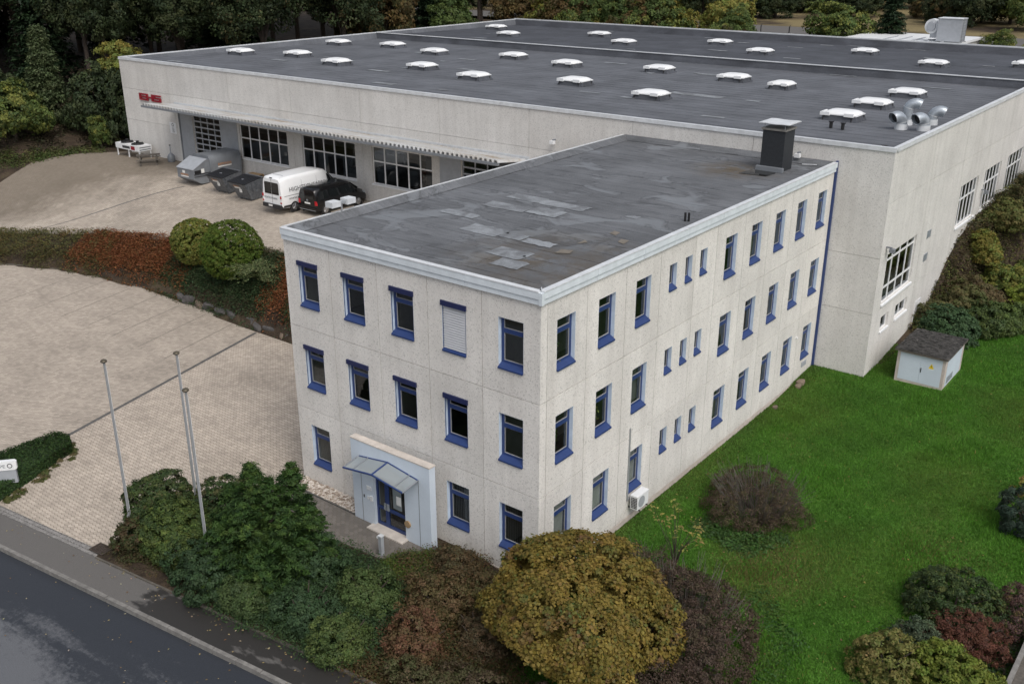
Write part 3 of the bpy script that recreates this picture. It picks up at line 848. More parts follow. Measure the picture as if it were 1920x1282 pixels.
def window(parent, P, u0, u1, z0, z1, kind, row, col):
    D = -0.15
    m = MB()
    fw = 0.12
    small = kind == 'small'
    if small:
        fw = 0.07
    bar(m, P, u0, u0 + fw, D - 0.05, D, z0, z1)
    bar(m, P, u1 - fw, u1, D - 0.05, D, z0, z1)
    bar(m, P, u0 + fw, u1 - fw, D - 0.05, D, z0, z0 + fw + 0.06)
    bar(m, P, u0 + fw, u1 - fw, D - 0.05, D, z1 - 0.05, z1)
    zt = z1 - 0.40
    if not small:
        bar(m, P, u0 + fw, u1 - fw, D - 0.05, D + 0.012, zt - 0.15, zt)
    w = m.build('window', 'blue', parent)
    # pale gasket line round the sashes
    g = MB(); gk = 0.014
    def ring(a, b, c, d):
        bar(g, P, a, a + gk, D - 0.04, D - 0.004, c, d); bar(g, P, b - gk, b, D - 0.04, D - 0.004, c, d)
        bar(g, P, a + gk, b - gk, D - 0.04, D - 0.004, c, c + gk); bar(g, P, a + gk, b - gk, D - 0.04, D - 0.004, d - gk, d)
    def pane(a, b, c, d):
        q = MB(); q.quad(P(a, D - 0.03, c), P(b, D - 0.03, c), P(b, D - 0.03, d), P(a, D - 0.03, d)); q.build('pane', 'glass', w)
    a, b = u0 + fw + 0.001, u1 - fw - 0.001
    if small:
        ring(a, b, z0 + fw + 0.061, z1 - 0.051); pane(a + gk, b - gk, z0 + fw + 0.06 + gk, z1 - 0.05 - gk)
    else:
        ring(a, b, z0 + fw + 0.061, zt - 0.151); pane(a + gk, b - gk, z0 + fw + 0.06 + gk, zt - 0.15 - gk)
        ring(a, b, zt + 0.001, z1 - 0.051); pane(a + gk, b - gk, zt + gk, z1 - 0.05 - gk)
    g.build('sash_gasket', 'gasket', w)
    # painted reveal
    rv_ = MB(); e = 0.006
    for (x0, x1) in ((u0 + 0.001, u0 + e), (u1 - e, u1 - 0.001)):
        bar(rv_, P, x0, x1, D + 0.002, -0.001, z0 + 0.05, z1 - e)
    bar(rv_, P, u0 + e, u1 - e, D + 0.002, -0.001, z1 - e, z1 - 0.001)
    rv_.build('reveal', 'reveal', w)
    # sloping metal sill
    s = MB()
    s.hexa([P(u0 - 0.04 if 0 else u0 + 0.002, D + 0.002, z0 + 0.001), P(u1 - 0.002, D + 0.002, z0 + 0.001), P(u1 - 0.002, 0.055, z0 - 0.075), P(u0 + 0.002, 0.055, z0 - 0.075),
            P(u0 + 0.002, D + 0.002, z0 + 0.10), P(u1 - 0.002, D + 0.002, z0 + 0.10), P(u1 - 0.002, 0.055, z0 - 0.02), P(u0 + 0.002, 0.055, z0 - 0.02)])
    s.build('sill', 'blue', w)
    if kind in ('box', 'closed'):
        x = MB(); bar(x, P, u0 - 0.03, u1 + 0.03, 0.002, 0.06, z1 - 0.13, z1 + 0.045); bar(x, P, u0 + 0.007, u1 - 0.007, D + 0.03, 0.001, z1 - 0.13, z1 - 0.008)
        x.build('blind_box', 'blue_dark', w)
        for q_ in (u0 + 0.012, u1 - 0.028):
            x = MB(); bar(x, P, q_, q_ + 0.016, -0.03, -0.01, z0 + 0.05, z1 - 0.13); x.build('guide_rail', 'blue', w)
    if kind == 'closed':
        sm = MB(); sm.hexa([P(u0 + 0.03, -0.075, 0.0), P(u1 - 0.03, -0.075, 0.0), P(u1 - 0.03, -0.015, -0.070), P(u0 + 0.03, -0.015, -0.070),
                            P(u0 + 0.03, -0.075, 0.006), P(u1 - 0.03, -0.075, 0.006), P(u1 - 0.03, -0.015, -0.062), P(u0 + 0.03, -0.015, -0.062)])
        me = sm.mesh('slat', 'slat')
        z = z0 + 0.12
        while z < z1 - 0.14:
            o = link('slat', me, w); o.location = (0, 0, z); z += 0.088
    if kind == 'vblind':
        x = MB(); n = 11; wd_ = (u1 - u0 - 0.16) / n
        for i in range(n):
            a_ = u0 + 0.08 + i * wd_
            x.quad(P(a_, D - 0.17, z0 + 0.1), P(a_ + wd_ * 0.45, D - 0.11, z0 + 0.1), P(a_ + wd_ * 0.45, D - 0.11, z1 - 0.05), P(a_, D - 0.17, z1 - 0.05))
        x.build('vertical_blind', 'vblind', w)
    if kind == 'curtain':
        x = MB(); x.quad(P(u0 + 0.02, D - 0.2, z0 + 0.1), P(u1 - 0.02, D - 0.2, z0 + 0.1), P(u1 - 0.02, D - 0.2, z1 - 0.05), P(u0 + 0.02, D - 0.2, z1 - 0.05)); x.build('roller_blind', 'shade', w)
    return w

for (a, b, c, d, r_, k) in fholes:
    kind = 'plain'
    if k < 4 and r_ < 2: kind = 'box'
    if k == 3 and r_ == 0: kind = 'closed'
    if r_ == 2: kind = 'vblind'
    window(office, FRONT, a, b, c, d, kind, r_, k)
for (a, b, c, d, r_, k) in rholes:
    kind = 'plain'
    if k >= 10: kind = 'small'
    elif r_ == 2 and k < 3: kind = 'vblind'
    elif (r_, k) in ((0, 4), (1, 6), (2, 3), (1, 2)): kind = 'curtain'
    window(office, RIGHT, a, b, c, d, kind, r_, k)

# roof of the office: slab, felt sheets with lapped edges, upstand and sheet-metal fascia
RZ = 10.26
MB().box(-OW + 0.02, -0.02, 0.02, OL - 0.02, 10.06, RZ - 0.02).build('roof_slab', 'joint', office)
roof = part('roof', office)
y = 0.12
k = 0
while y < OL - 0.1:
    y1 = min(y + 1.0, OL - 0.06)
    m = MB(); n = 26; xs = np.linspace(-OW + 0.10, -0.10, n)
    lo = [y - 0.05 + 0.012 * math.sin(x * 2.1 + k * 1.7) for x in xs]; hi = [y1 + 0.0 + 0.012 * math.sin(x * 2.1 + k * 1.7 + 1.7) for x in xs]
    zl = [RZ + 0.014 + 0.005 * math.sin(x * 3.3 + k) for x in xs]; zh = [RZ + 0.006 for x in xs]
    for i in range(n - 1):
        m.quad((xs[i], lo[i], zl[i]), (xs[i + 1], lo[i + 1], zl[i + 1]), (xs[i + 1], hi[i + 1], zh[i + 1]), (xs[i], hi[i], zh[i]))
        m.quad((xs[i], lo[i], zl[i] - 0.012), (xs[i + 1], lo[i + 1], zl[i + 1] - 0.012), (xs[i + 1], lo[i + 1], zl[i + 1]), (xs[i], lo[i], zl[i]))
    m.build('felt_sheet', 'felt', roof)
    y += 1.0; k += 1
# newer felt patches (plan polygons measured on the roof)
def patch(pts, mat='felt_patch', z=RZ + 0.034):
    m = MB(); m.prism(pts, z - 0.004, z); m.build('felt_patch', mat, roof)
def ragged(x0, x1, y0, y1, n=6):
    """felt piece with a cut outline that is not quite straight"""
    e = lambda: random.uniform(-.05, .05)
    return [(x0 + (x1 - x0) * i / n, y0 + e()) for i in range(n)] + [(x1 + e(), y0), (x1 + e(), (y0 + y1) / 2)] + [(x1 - (x1 - x0) * i / n, y1 + e()) for i in range(n)] + [(x0 + e(), y1), (x0 + e(), (y0 + y1) / 2)]
for k_, q_ in enumerate(((-8.75, -7.02, 9.36, 10.18), (-6.98, -4.8, 9.28, 10.06), (-8.7, -6.62, 7.7, 8.5), (-6.58, -5.15, 7.85, 8.85), (-7.05, -5.32, 4.35, 5.35), (-5.28, -4.3, 4.5, 5.2), (-4.2, -2.88, 4.42, 4.98), (-4.3, -2.85, 2.62, 3.55), (-3.45, -2.3, 1.75, 2.55), (-3.05, -2.5, 9.62, 10.0), (-9.3, -7.6, 5.8, 6.4))):
    patch(ragged(*q_), 'felt_patch', RZ + 0.028 + 0.0015 * (k_ % 4))
for pts in ([(-2.23, 7.31), (-1.89, 7.18), (-1.96, 7.62), (-2.26, 7.69)], [(-1.38, 6.53), (-1.06, 6.4), (-1.14, 6.9), (-1.48, 6.92)], [(-2.41, 5.45), (-2.2, 5.8), (-2.47, 6.06)], [(-2.38, 4.05), (-1.93, 4.31), (-2.03, 4.67), (-2.45, 4.56)]):
    patch(pts, 'felt_tan')
# upstands: felt dressed up against the edge
def upstand(pts_in, pts_out, z0, z1, mat, parent, name='upstand'):
    m = MB()
    for (a, b), (c, d) in zip(zip(pts_in[:-1], pts_in[1:]), zip(pts_out[:-1], pts_out[1:])):
        n = 16
        for i in range(n):
            t0, t1 = i / n, (i + 1) / n
            L0 = [a[k] + (b[k] - a[k]) * t0 for k in (0, 1)]; L1 = [a[k] + (b[k] - a[k]) * t1 for k in (0, 1)]
            O0 = [c[k] + (d[k] - c[k]) * t0 for k in (0, 1)]; O1 = [c[k] + (d[k] - c[k]) * t1 for k in (0, 1)]
            e = 0.012 * math.sin(i * 2.3); e1 = 0.012 * math.sin((i + 1) * 2.3)
            m.quad((*L0, z0 + e), (*L1, z0 + e1), (*O1, z1), (*O0, z1))
    return m.build(name, mat, parent)
upstand([(-0.35, 0.35), (-OW + 0.5, 0.35), (-OW + 0.5, OL - 0.5), (-0.35, OL - 0.5), (-0.35, 0.35)], [(-0.04, 0.04), (-OW + 0.08, 0.04), (-OW + 0.08, OL - 0.02), (-0.04, OL - 0.02), (-0.04, 0.04)], RZ + 0.03, 10.50, 'felt', roof)
# fascia in two courses, cut into lengths
def fascia_run(P, L, u_start, u_end, parent):
    n = max(1, round(L / 3.0)); du = (u_end - u_start) / n
    for i in range(n):
        a, b = u_start + i * du + 0.006, u_start + (i + 1) * du - 0.006
        m = MB(); bar(m, P, a, b, 0.012, 0.085, 10.07, 10.26); m.build('fascia_board', 'fascia', parent)
        m = MB(); bar(m, P, a, b, 0.015, 0.125, 10.262, 10.475)
        m.build('fascia_board', 'fascia', parent)
        m = MB(); bar(m, P, a - 0.004, b + 0.004, -0.08, 0.135, 10.477, 10.515); m.build('edge_trim', 'coping', parent)
fas = part('fascia', office)
fascia_run(FRONT, OW, -OW, 0.0, fas)
fascia_run(RIGHT, OL, 0.0, OL - 0.16, fas)
fascia_run(lambda u, w, z: (-OW - w * .4, u, z), OL, 0.0, OL - 0.1, fas)
m = MB(); m.box(0.003, 0.128, -0.128, -0.003, 10.075, 10.475); m.build('corner_trim', 'fascia', fas)
# blue edge profile where the office meets the hall
MB().box(0.004, 0.11, OL - 0.15, OL - 0.012, -0.2, 10.56).build('edge_profile', 'blue', office)

# chimney on the office roof
ch = part('chimney', office)
cx0, cx1, cy0, cy1 = -2.62, -1.52, 21.0, 22.1
MB().box(cx0, cx1, cy0, cy1, RZ, 12.15).build('shaft', 'slate', ch)
m = MB(); m.box(cx0 - 0.06, cx1 + 0.06, cy0 - 0.06, cy1 + 0.06, 12.152, 12.24); m.build('crown_slab', 'kerb', ch)
m = MB()
for x in (cx0 + 0.05, cx1 - 0.05):
    for y_ in (cy0 + 0.05, cy1 - 0.05):
        m.tube((x, y_, 12.24), (x, y_, 12.50), 0.012, seg=6)
m.build('cowl_rods', 'galv', ch)
m = MB(); n = 8; xs = np.linspace(cx0 - 0.18, cx1 + 0.20, n)
for i in range(n - 1):
    za, zb = 12.46 + 0.012 * math.sin(i * 1.3), 12.46 + 0.012 * math.sin((i + 1) * 1.3)
    m.hexa([(xs[i], cy0 - 0.16, za), (xs[i + 1], cy0 - 0.16, zb), (xs[i + 1], cy1 + 0.16, zb), (xs[i], cy1 + 0.16, za), (xs[i], cy0 - 0.16, za + 0.03), (xs[i + 1], cy0 - 0.16, zb + 0.03), (xs[i + 1], cy1 + 0.16, zb + 0.03), (xs[i], cy1 + 0.16, za + 0.03)])
m.build('cowl_plate', 'coping', ch)
MB().box(cx0 - 0.12, cx1 + 0.1, cy0 - 0.22, cy0 - 0.003, RZ + 0.02, RZ + 0.22).build('apron_flashing', 'grey_steel', ch)
MB().prism([(-3.0, 19.6), (-1.75, 19.75), (-1.62, 20.5), (-1.7, 20.75), (-2.9, 20.74)], RZ + 0.026, RZ + 0.036).build('puddle', 'wet', roof)
# roof outlets and vent stubs on the office
for (x, y_) in ((-0.87, 10.55), (-0.75, 10.62)):
    MB().tube((x, y_, RZ), (x, y_, RZ + 0.36), 0.045, seg=10).build('vent_stub', 'black', roof)
for (x, y_) in ((-5.18, 5.0), (-2.95, 3.05)):
    MB().tube((x, y_, RZ), (x, y_, RZ + 0.06), 0.05, seg=8).build('roof_outlet', 'black', roof)
MB().path([(-0.35, 0.30, 10.34), (-0.15, 0.22, 10.53), (0.06, -0.05, 10.54)], [0.015, 0.015, 0.015], 6).build('earthing_strap', 'coping', roof)
MB().tube((-1.4, 23.1, RZ + 0.07), (-0.75, 23.3, RZ + 0.09), 0.02, seg=6).build('conduit', 'coping', roof)

# entrance portal: a pale slab in front of the facade with a glazed double door
po = part('entrance_portal', office)
PY0, PY1 = 0.58, 0.88                     # distance out from the facade
m = MB()
bar(m, FRONT, -7.95, -6.86, PY0, PY1, -0.3, 3.40); bar(m, FRONT, -5.30, -4.05, PY0, PY1, -0.3, 3.40); bar(m, FRONT, -6.86, -5.30, PY0, PY1, 2.28, 3.40)
m.build('portal_slab', 'portal', po)
m = MB(); bar(m, FRONT, -7.97, -4.03, PY0 - 0.01, PY1 + 0.012, 3.402, 3.45); m.build('capping', 'portal_top', po)
m = MB(); bar(m, FRONT, -7.50, -7.476, PY1 + 0.001, PY1 + 0.006, 0.0, 2.72); bar(m, FRONT, -4.60, -4.576, PY1 + 0.001, PY1 + 0.006, 0.0, 2.72); m.build('cover_strip', 'grey_steel', po)
m = MB(); bar(m, FRONT, -7.3, -6.90, 0.03, PY0 - 0.003, -0.3, 2.5); bar(m, FRONT, -5.26, -4.8, 0.03, PY0 - 0.003, -0.3, 2.5); m.build('vestibule_wall', 'room', po)
m = MB(); bar(m, FRONT, -7.3, -4.8, 0.03, PY0 - 0.003, 2.52, 2.62); m.build('vestibule_roof', 'joint', po)
dr = part('door', po)
def leafdoor(u0, u1, wire):
    m = MB(); fw = 0.085; D0, D1 = 0.70, 0.76; z0, z1 = 0.12, 2.27
    bar(m, FRONT, u0, u0 + fw, D0, D1, z0, z1); bar(m, FRONT, u1 - fw, u1, D0, D1, z0, z1)
    for (c, d) in ((z0, z0 + 0.12), (0.82, 0.94), (z1 - 0.10, z1)):
        bar(m, FRONT, u0 + fw, u1 - fw, D0, D1, c, d)
    m.build('door_leaf', 'blue', dr)
    for (c, d) in ((z0 + 0.12, 0.82), (0.94, z1 - 0.10)):
        q = MB(); q.quad(FRONT(u0 + fw, 0.73, c), FRONT(u1 - fw, 0.73, c), FRONT(u1 - fw, 0.73, d), FRONT(u0 + fw, 0.73, d)); q.build('pane', 'glass', dr)
leafdoor(-6.855, -6.335, 0); leafdoor(-6.325, -5.305, 1)
for u in (-6.40, -6.25):
    m = MB(); bar(m, FRONT, u - 0.05, u + 0.05, 0.765, 0.80, 0.86, 1.14); bar(m, FRONT, u - 0.028, u + 0.028, 0.801, 0.83, 0.90, 1.02); m.build('handle_plate', 'galv', dr)
m = MB(); bar(m, FRONT, -5.86, -5.62, 0.735, 0.738, 1.25, 1.62); m.build('notice', 'paper', dr)
m = MB(); bar(m, FRONT, -6.15, -5.72, 0.60, 0.62, 0.95, 2.15); m.build('notice_board', 'white', dr)
MB().hexa([(-7.0, -1.22, -0.2), (-5.2, -1.22, -0.2), (-5.2, -0.70, -0.2), (-7.0, -0.70, -0.2), (-7.0, -1.22, 0.115), (-5.2, -1.22, 0.115), (-5.2, -0.70, 0.118), (-7.0, -0.70, 0.118)]).build('step', 'portal_top', po)
# glazed folded canopy
cn = part('canopy', po)
def cpt(s, t):      # s 0..1 across the left or right wing, folded along the middle
    pass
CL, CM, CR = -7.52, -6.06, -4.58
FY, BY = -1.70, -0.885
cp = {('L', 'f'): (CL, FY, 2.66), ('M', 'f'): (CM, FY + 0.0, 2.86), ('R', 'f'): (CR, FY, 2.66), ('L', 'b'): (CL, BY, 2.78), ('M', 'b'): (CM, BY, 3.00), ('R', 'b'): (CR, BY, 2.78)}
for A_, B_ in (('L', 'M'), ('M', 'R')):
    m = MB(); m.quad(cp[A_, 'f'], cp[B_, 'f'], cp[B_, 'b'], cp[A_, 'b']); m.build('canopy_pane', 'acrylic', cn)
    MB().tube(cp[A_, 'f'], cp[B_, 'f'], 0.035, seg=8).build('canopy_rail', 'blue', cn); MB().tube(cp[A_, 'b'], cp[B_, 'b'], 0.03, seg=8).build('canopy_rail', 'blue', cn)
    a, b = Vector(cp[A_, 'f']), Vector(cp[B_, 'f']); c, d = Vector(cp[A_, 'b']), Vector(cp[B_, 'b'])
    m = MB(); m.tube(a.lerp(b, 0.72 if A_ == 'M' else 0.33) + Vector((0, 0, .02)), c.lerp(d, 0.72 if A_ == 'M' else 0.33) + Vector((0, 0, .02)), 0.022, seg=6); m.build('glazing_bar', 'grey_steel', cn)
for k_ in 'LMR':
    MB().tube(cp[k_, 'f'], cp[k_, 'b'], 0.035 if k_ == 'M' else 0.03, seg=8).build('canopy_rafter', 'blue' if k_ == 'M' else 'grey_steel', cn)
# bell panel, letterbox and plates beside the door
m = MB(); bar(m, FRONT, -7.22, -6.98, PY1 + 0.002, PY1 + 0.02, 1.50, 1.55); bar(m, FRONT, -7.22, -6.98, PY1 + 0.002, PY1 + 0.02, 1.58, 1.66); m.build('name_plate', 'white', po)
m = MB(); bar(m, FRONT, -7.20, -7.10, PY1 + 0.002, PY1 + 0.03, 1.10, 1.22); bar(m, FRONT, -7.04, -6.92, PY1 + 0.002, PY1 + 0.05, 1.08, 1.28); m.build('bell_panel', 'white', po)
m = MB(); bar(m, FRONT, -7.40, -7.36, PY1 + 0.002, PY1 + 0.02, 1.10, 1.22); m.build('key_switch', 'ink', po)
m = MB().tube(FRONT(-5.17, PY1 + 0.001, 0.78), FRONT(-5.17, PY1 + 0.05, 0.78), 0.14, 0.14, 14); m.build('hose_reel', 'pallet', po)

# small fittings on the office sides
m = MB(); m.tube((0.03, 5.66, 0.55), (0.03, 5.66, 3.62), 0.035, seg=8); m.tube((0.03, 5.66, 0.58), (0.03, 6.0, 0.58), 0.03, seg=8); m.build('conduit', 'alu', office)
ac = thing('air_conditioner', 'white outdoor air conditioning unit on the lawn side wall', 'air conditioner', loc=(0.08, 5.72, 0.18))
MB().box(0.06, 0.38, 0.0, 0.80, 0.06, 0.62).build('casing', 'white', ac)
MB().box(0.05, 0.395, -0.01, 0.81, 0.622, 0.645).build('top_cover', 'white', ac)
gm = MB()
for k in range(7):
    for q in range(4):
        gm.box(0.10 + q * 0.068, 0.148 + q * 0.068, -0.012, -0.002, 0.11 + k * 0.068, 0.155 + k * 0.068)
gm.build('side_grille', 'black', ac)
MB().tube((0.381, 0.30, 0.34), (0.386, 0.30, 0.34), 0.23, 0.23, 24).build('fan_grille', 'grey_light', ac)
MB().box(-0.08, 0.42, 0.10, 0.14, -0.0, 0.058).box(-0.08, 0.42, 0.66, 0.70, -0.0, 0.058).build('bracket', 'black', ac)
m = MB(); m.box(0.002, 0.03, 22.3, 22.9, 0.35, 0.62)
for k in range(4): m.box(0.031, 0.04, 22.32, 22.88, 0.37 + 0.06 * k, 0.40 + 0.06 * k)
m.build('vent_grille', 'grey_light', office)
MB().tube((0.002, 21.2, 2.3), (0.08, 21.2, 2.3), 0.05, seg=8).build('wall_lamp', 'white', office)
# ------------------------------------------------------------------ production hall
hall = thing('industrial_hall', 'large flat roofed concrete production hall with rows of white skylights', 'industrial hall')
HX0, HX1, HY0, HY1, HYM, HZ = -60.4, 2.67, 23.85, 77.1, 53.4, 11.40
SX = [HX0 + 7.008 * i for i in range(10)]
HW = [(-45.5, -40.1), (-38.5, -33.1), (-31.5, -26.1)]
hh = [(a, b, 5.02, 7.55) for a, b in HW] + [(-51.25, -47.85, 3.6, 7.62), (-23.6, -19.6, 3.6, 7.62)]
ZB = [3.0, 6.47, 9.0, HZ - 0.06]
for i in range(9):
    a, b = SX[i] + (0 if i == 0 else JG), SX[i + 1] - (0 if i == 8 else JG)
    if i == 0:
        bands = [(3.0, 6.47), (6.47, 9.0), (9.0, HZ - 0.06)]
    elif i < 6:
        bands = [(3.0, 8.28), (8.28, 9.0), (9.0, HZ - 0.06)]
    elif i == 6:
        bands = [(3.0, 9.0), (9.0, HZ - 0.06)]
    else:
        bands = [(-0.6, 3.3), (3.3, 6.15), (6.15, HZ - 0.06)] if i == 8 else [(6.0, HZ - 0.06)]
    for (z0, z1) in bands:
        hs_ = [h for h in hh if a < (h[0] + h[1]) / 2 < b and z0 < (h[2] + h[3]) / 2 < z1]
        # openings wider than one panel are cut where the seam runs
        panel(hall, 'wall_hall', HFRONT, a, b, z0 + JG * 0.8, z1 - JG * 0.8, hs_)
rw = [(24.95, 29.55, 3.52, 6.12), (25.35, 26.5, 1.98, 2.75), (27.62, 29.5, 1.98, 2.72), (31.15, 32.15, 0.1, 1.95),
      (37.0, 40.85, 4.78, 7.25), (42.3, 46.3, 4.78, 7.25), (48.0, 52.4, 4.78, 7.25), (53.9, 58.2, 4.78, 7.25)]
RSx = [23.85, 30.4, 36.6, 41.6, 47.1, 53.1, 59.5, 66, 72, HY1]
for a, b in zip(RSx[:-1], RSx[1:]):
    for (z0, z1) in ((-0.6, 3.2), (3.2, 8.8), (8.8, HZ - 0.06)):
        hs_ = [h for h in rw if a - 0.01 <= (h[0] + h[1]) / 2 <= b and z0 < (h[2] + h[3]) / 2 < z1]
        panel(hall, 'wall_hall', HRIGHT, a + (0.14 if a == 23.85 else JG), b - JG, z0 + JG * 0.8, z1 - JG * 0.8, hs_)
leaf(hall, HFRONT, HX0 + 0.15, HX1 - 0.15, -0.6, HZ - 0.1, hh, 'joint', -0.3, -0.143)
leaf(hall, HRIGHT, 24.15, HY1 - 0.1, -0.6, HZ - 0.1, rw, 'joint', -0.3, -0.143)
for i in range(8):
    y0 = HY0 + i * (HY1 - HY0) / 8
    MB().box(HX0, HX0 + 0.14, y0 + (0.15 if i == 0 else JG), y0 + (HY1 - HY0) / 8 - JG, 3.0, HZ - 0.06).build('wall_panel', 'wall_hall', hall)
MB().box(HX0 + 0.142, HX1, HY1 - 0.14, HY1, 0, HZ - 0.06).build('wall_panel', 'wall_hall', hall)
# inside: floor, a back wall and some machine blocks seen dimly through the glass
MB().box(HX0 + 0.4, HX1 - 0.4, HY0 + 0.35, 60, 3.5, 3.70).build('hall_floor', 'roomfloor', hall)
MB().box(HX0 + 0.4, HX1 - 0.4, 36.0, 36.2, 3.72, 10.9).build('partition_wall', 'room', hall)
m = MB()
for k in range(14):
    x = -46 + 1.6 * k + random.uniform(-.3, .3); y_ = random.uniform(25.5, 30); h_ = random.uniform(0.9, 2.2)
    m.box(x, x + random.uniform(.8, 1.4), y_, y_ + random.uniform(.6, 1.6), 3.71, 3.71 + h_)
m.build('machinery', 'grey_steel', hall)

# roof: felt sheets laid along the hall, upstands, copings
MB().box(HX0 + 0.16, HX1 - 0.16, HY0 + 0.16, HY1 - 0.16, 10.4, 10.70).build('roof_slab', 'joint', hall)
hr = part('roof', hall)
HR = 11.14
def HRf(y): return float(np.interp(y, [23.85, 53.3, 53.5, 77.1], [11.20, 10.86, 11.14, 10.80])) - 0.04
y = HY0 + 0.2; k = 0
while y < HY1 - 0.3:
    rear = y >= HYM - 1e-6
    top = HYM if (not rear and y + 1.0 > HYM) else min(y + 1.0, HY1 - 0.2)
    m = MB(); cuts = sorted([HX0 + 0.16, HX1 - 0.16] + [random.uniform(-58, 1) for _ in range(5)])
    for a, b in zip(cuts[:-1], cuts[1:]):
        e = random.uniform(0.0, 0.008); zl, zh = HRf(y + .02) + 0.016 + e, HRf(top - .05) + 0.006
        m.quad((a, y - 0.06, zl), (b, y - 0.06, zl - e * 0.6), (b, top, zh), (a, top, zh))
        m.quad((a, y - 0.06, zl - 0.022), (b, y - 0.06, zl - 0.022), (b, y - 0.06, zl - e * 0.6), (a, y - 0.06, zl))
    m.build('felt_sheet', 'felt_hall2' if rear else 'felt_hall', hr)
    y = top; k += 1
for _ in range(46):                       # small repair patches
    x, y_ = random.uniform(-58, 1), random.uniform(25, 76)
    w_, d_ = random.uniform(0.5, 2.2), random.uniform(0.25, 0.6)
    MB().prism([(x, y_), (x + w_, y_), (x + w_, y_ + d_), (x, y_ + d_)], HRf(y_) + 0.034, HRf(y_) + 0.044).build('felt_patch', 'felt_patch', hr)
MB().prism([(-15.9, 35.5), (-12.1, 35.4), (-12.0, 36.2), (-15.8, 36.4)], HRf(36) + 0.036, HRf(36) + 0.046).build('felt_patch', 'felt_patch', hr)
upstand([(HX1 - 0.4, HY0 + 0.4), (HX0 + 0.45, HY0 + 0.4), (HX0 + 0.45, HY1 - 0.45), (HX1 - 0.4, HY1 - 0.45), (HX1 - 0.4, HY0 + 0.4)], [(HX1 - 0.14, HY0 + 0.14), (HX0 + 0.16, HY0 + 0.14), (HX0 + 0.16, HY1 - 0.16), (HX1 - 0.14, HY1 - 0.16), (HX1 - 0.14, HY0 + 0.14)], 10.80, HZ + 0.0, 'felt_hall', hr)
# raised kerb between the bays and the rear edge
m = MB(); m.hexa([(HX0 + 0.2, HYM - 0.30, 10.7), (HX1 - 0.2, HYM - 0.30, 10.7), (HX1 - 0.2, HYM + 0.3, 10.7), (HX0 + 0.2, HYM + 0.3, 10.7), (HX0 + 0.2, HYM - 0.06, HZ), (HX1 - 0.2, HYM - 0.06, HZ), (HX1 - 0.2, HYM + 0.06, HZ), (HX0 + 0.2, HYM + 0.06, HZ)])
m.build('bay_upstand', 'felt_hall2', hr)
m = MB(); m.box(HX0 + 0.18, HX1 - 0.18, HYM - 0.13, HYM + 0.13, HZ + 0.002, HZ + 0.055); m.build('bay_coping', 'coping', hr)
m = MB(); m.hexa([(HX0 + 0.2, HY1 - 0.5, 10.7), (HX1 - 0.2, HY1 - 0.5, 10.7), (HX1 - 0.2, HY1 - 0.142, 10.7), (HX0 + 0.2, HY1 - 0.142, 10.7), (HX0 + 0.2, HY1 - 0.25, HZ - .02), (HX1 - 0.2, HY1 - 0.25, HZ - .02), (HX1 - 0.2, HY1 - 0.142, HZ - .02), (HX0 + 0.2, HY1 - 0.142, HZ - .02)])
m.build('rear_upstand', 'felt_hall2', hr)
cpn = part('coping', hall)
def cop(P, a, b, z, n, w0=-0.17, w1=0.05):
    du = (b - a) / n
    for i in range(n):
        m = MB(); bar(m, P, a + i * du + 0.005, a + (i + 1) * du - 0.005, w0, w1, z - 0.11 + 0.06, z + 0.06)
        bar(m, P, a + i * du + 0.005, a + (i + 1) * du - 0.005, 0.004, w1 + 0.012, z - 0.14, z - 0.052)
        m.build('coping_length', 'coping', cpn)
cop(HFRONT, HX0, HX1 + 0.05, HZ, 16)
cop(HRIGHT, HY0 + 0.18, HY1, HZ, 13)
cop(lambda u, w, z: (HX0 - w, u, z), HY0 + 0.18, HY1, HZ, 13)
cop(lambda u, w, z: (u, HY1 + w, z), HX0, HX1, HZ + 0.06, 16)

# skylights
def make_skylight():
    root = part('skylight', hr)
    L_, W_ = 0.92, 0.66
    m = MB(); m.hexa([(-L_ - .12, -W_ - .12, 0), (L_ + .12, -W_ - .12, 0), (L_ + .12, W_ + .12, 0), (-L_ - .12, W_ + .12, 0), (-L_ + .02, -W_ + .02, 0.30), (L_ - .02, -W_ + .02, 0.30), (L_ - .02, W_ - .02, 0.30), (-L_ + .02, W_ - .02, 0.30)])
    m.build('curb', 'felt_hall2', root)
    m = MB(); m.box(-L_ - .04, L_ + .04, -W_ - .04, W_ + .04, 0.302, 0.36); m.build('frame', 'white', root)
    n = 8; V = MB()
    gx = np.linspace(-1, 1, 13); gy = np.linspace(-1, 1, 9)
    idx = {}
    for i, a in enumerate(gx):
        for j, b in enumerate(gy):
            h_ = 0.20 * (max(0, 1 - abs(a) ** 4.0) ** 0.5) * (max(0, 1 - abs(b) ** 4.0) ** 0.5)
            idx[i, j] = len(V.v); V.v.append((a * L_, b * W_, 0.362 + h_))
    for i in range(12):
        for j in range(8):
            V.f.append((idx[i, j], idx[i + 1, j], idx[i + 1, j + 1], idx[i, j + 1]))
    V.build('dome', 'white', root, True)
    for (a, b) in ((-L_ + 0.02, -W_ - 0.04), (L_ - 0.48, -W_ - 0.04)):
        m = MB(); m.box(a - 0.16, a + 0.38, b - 0.09, b - 0.005, 0.27, 0.45); m.build('wind_deflector', 'white', root)
    m = MB(); m.box(-L_ - 0.14, -L_ - 0.05, -W_ - 0.02, W_ * 0.2, 0.27, 0.45); m.build('wind_deflector', 'white', root)
    for (a, b) in ((-L_ + 0.05, -W_ - 0.10), (L_ - 0.2, -W_ - 0.10), (L_ + 0.05, W_ - 0.2)):
        MB().tube((a, b, 0.0), (a, b + 0.03, 0.27), 0.03, seg=6).build('support_leg', 'black', root)
    return root
sk0 = make_skylight()
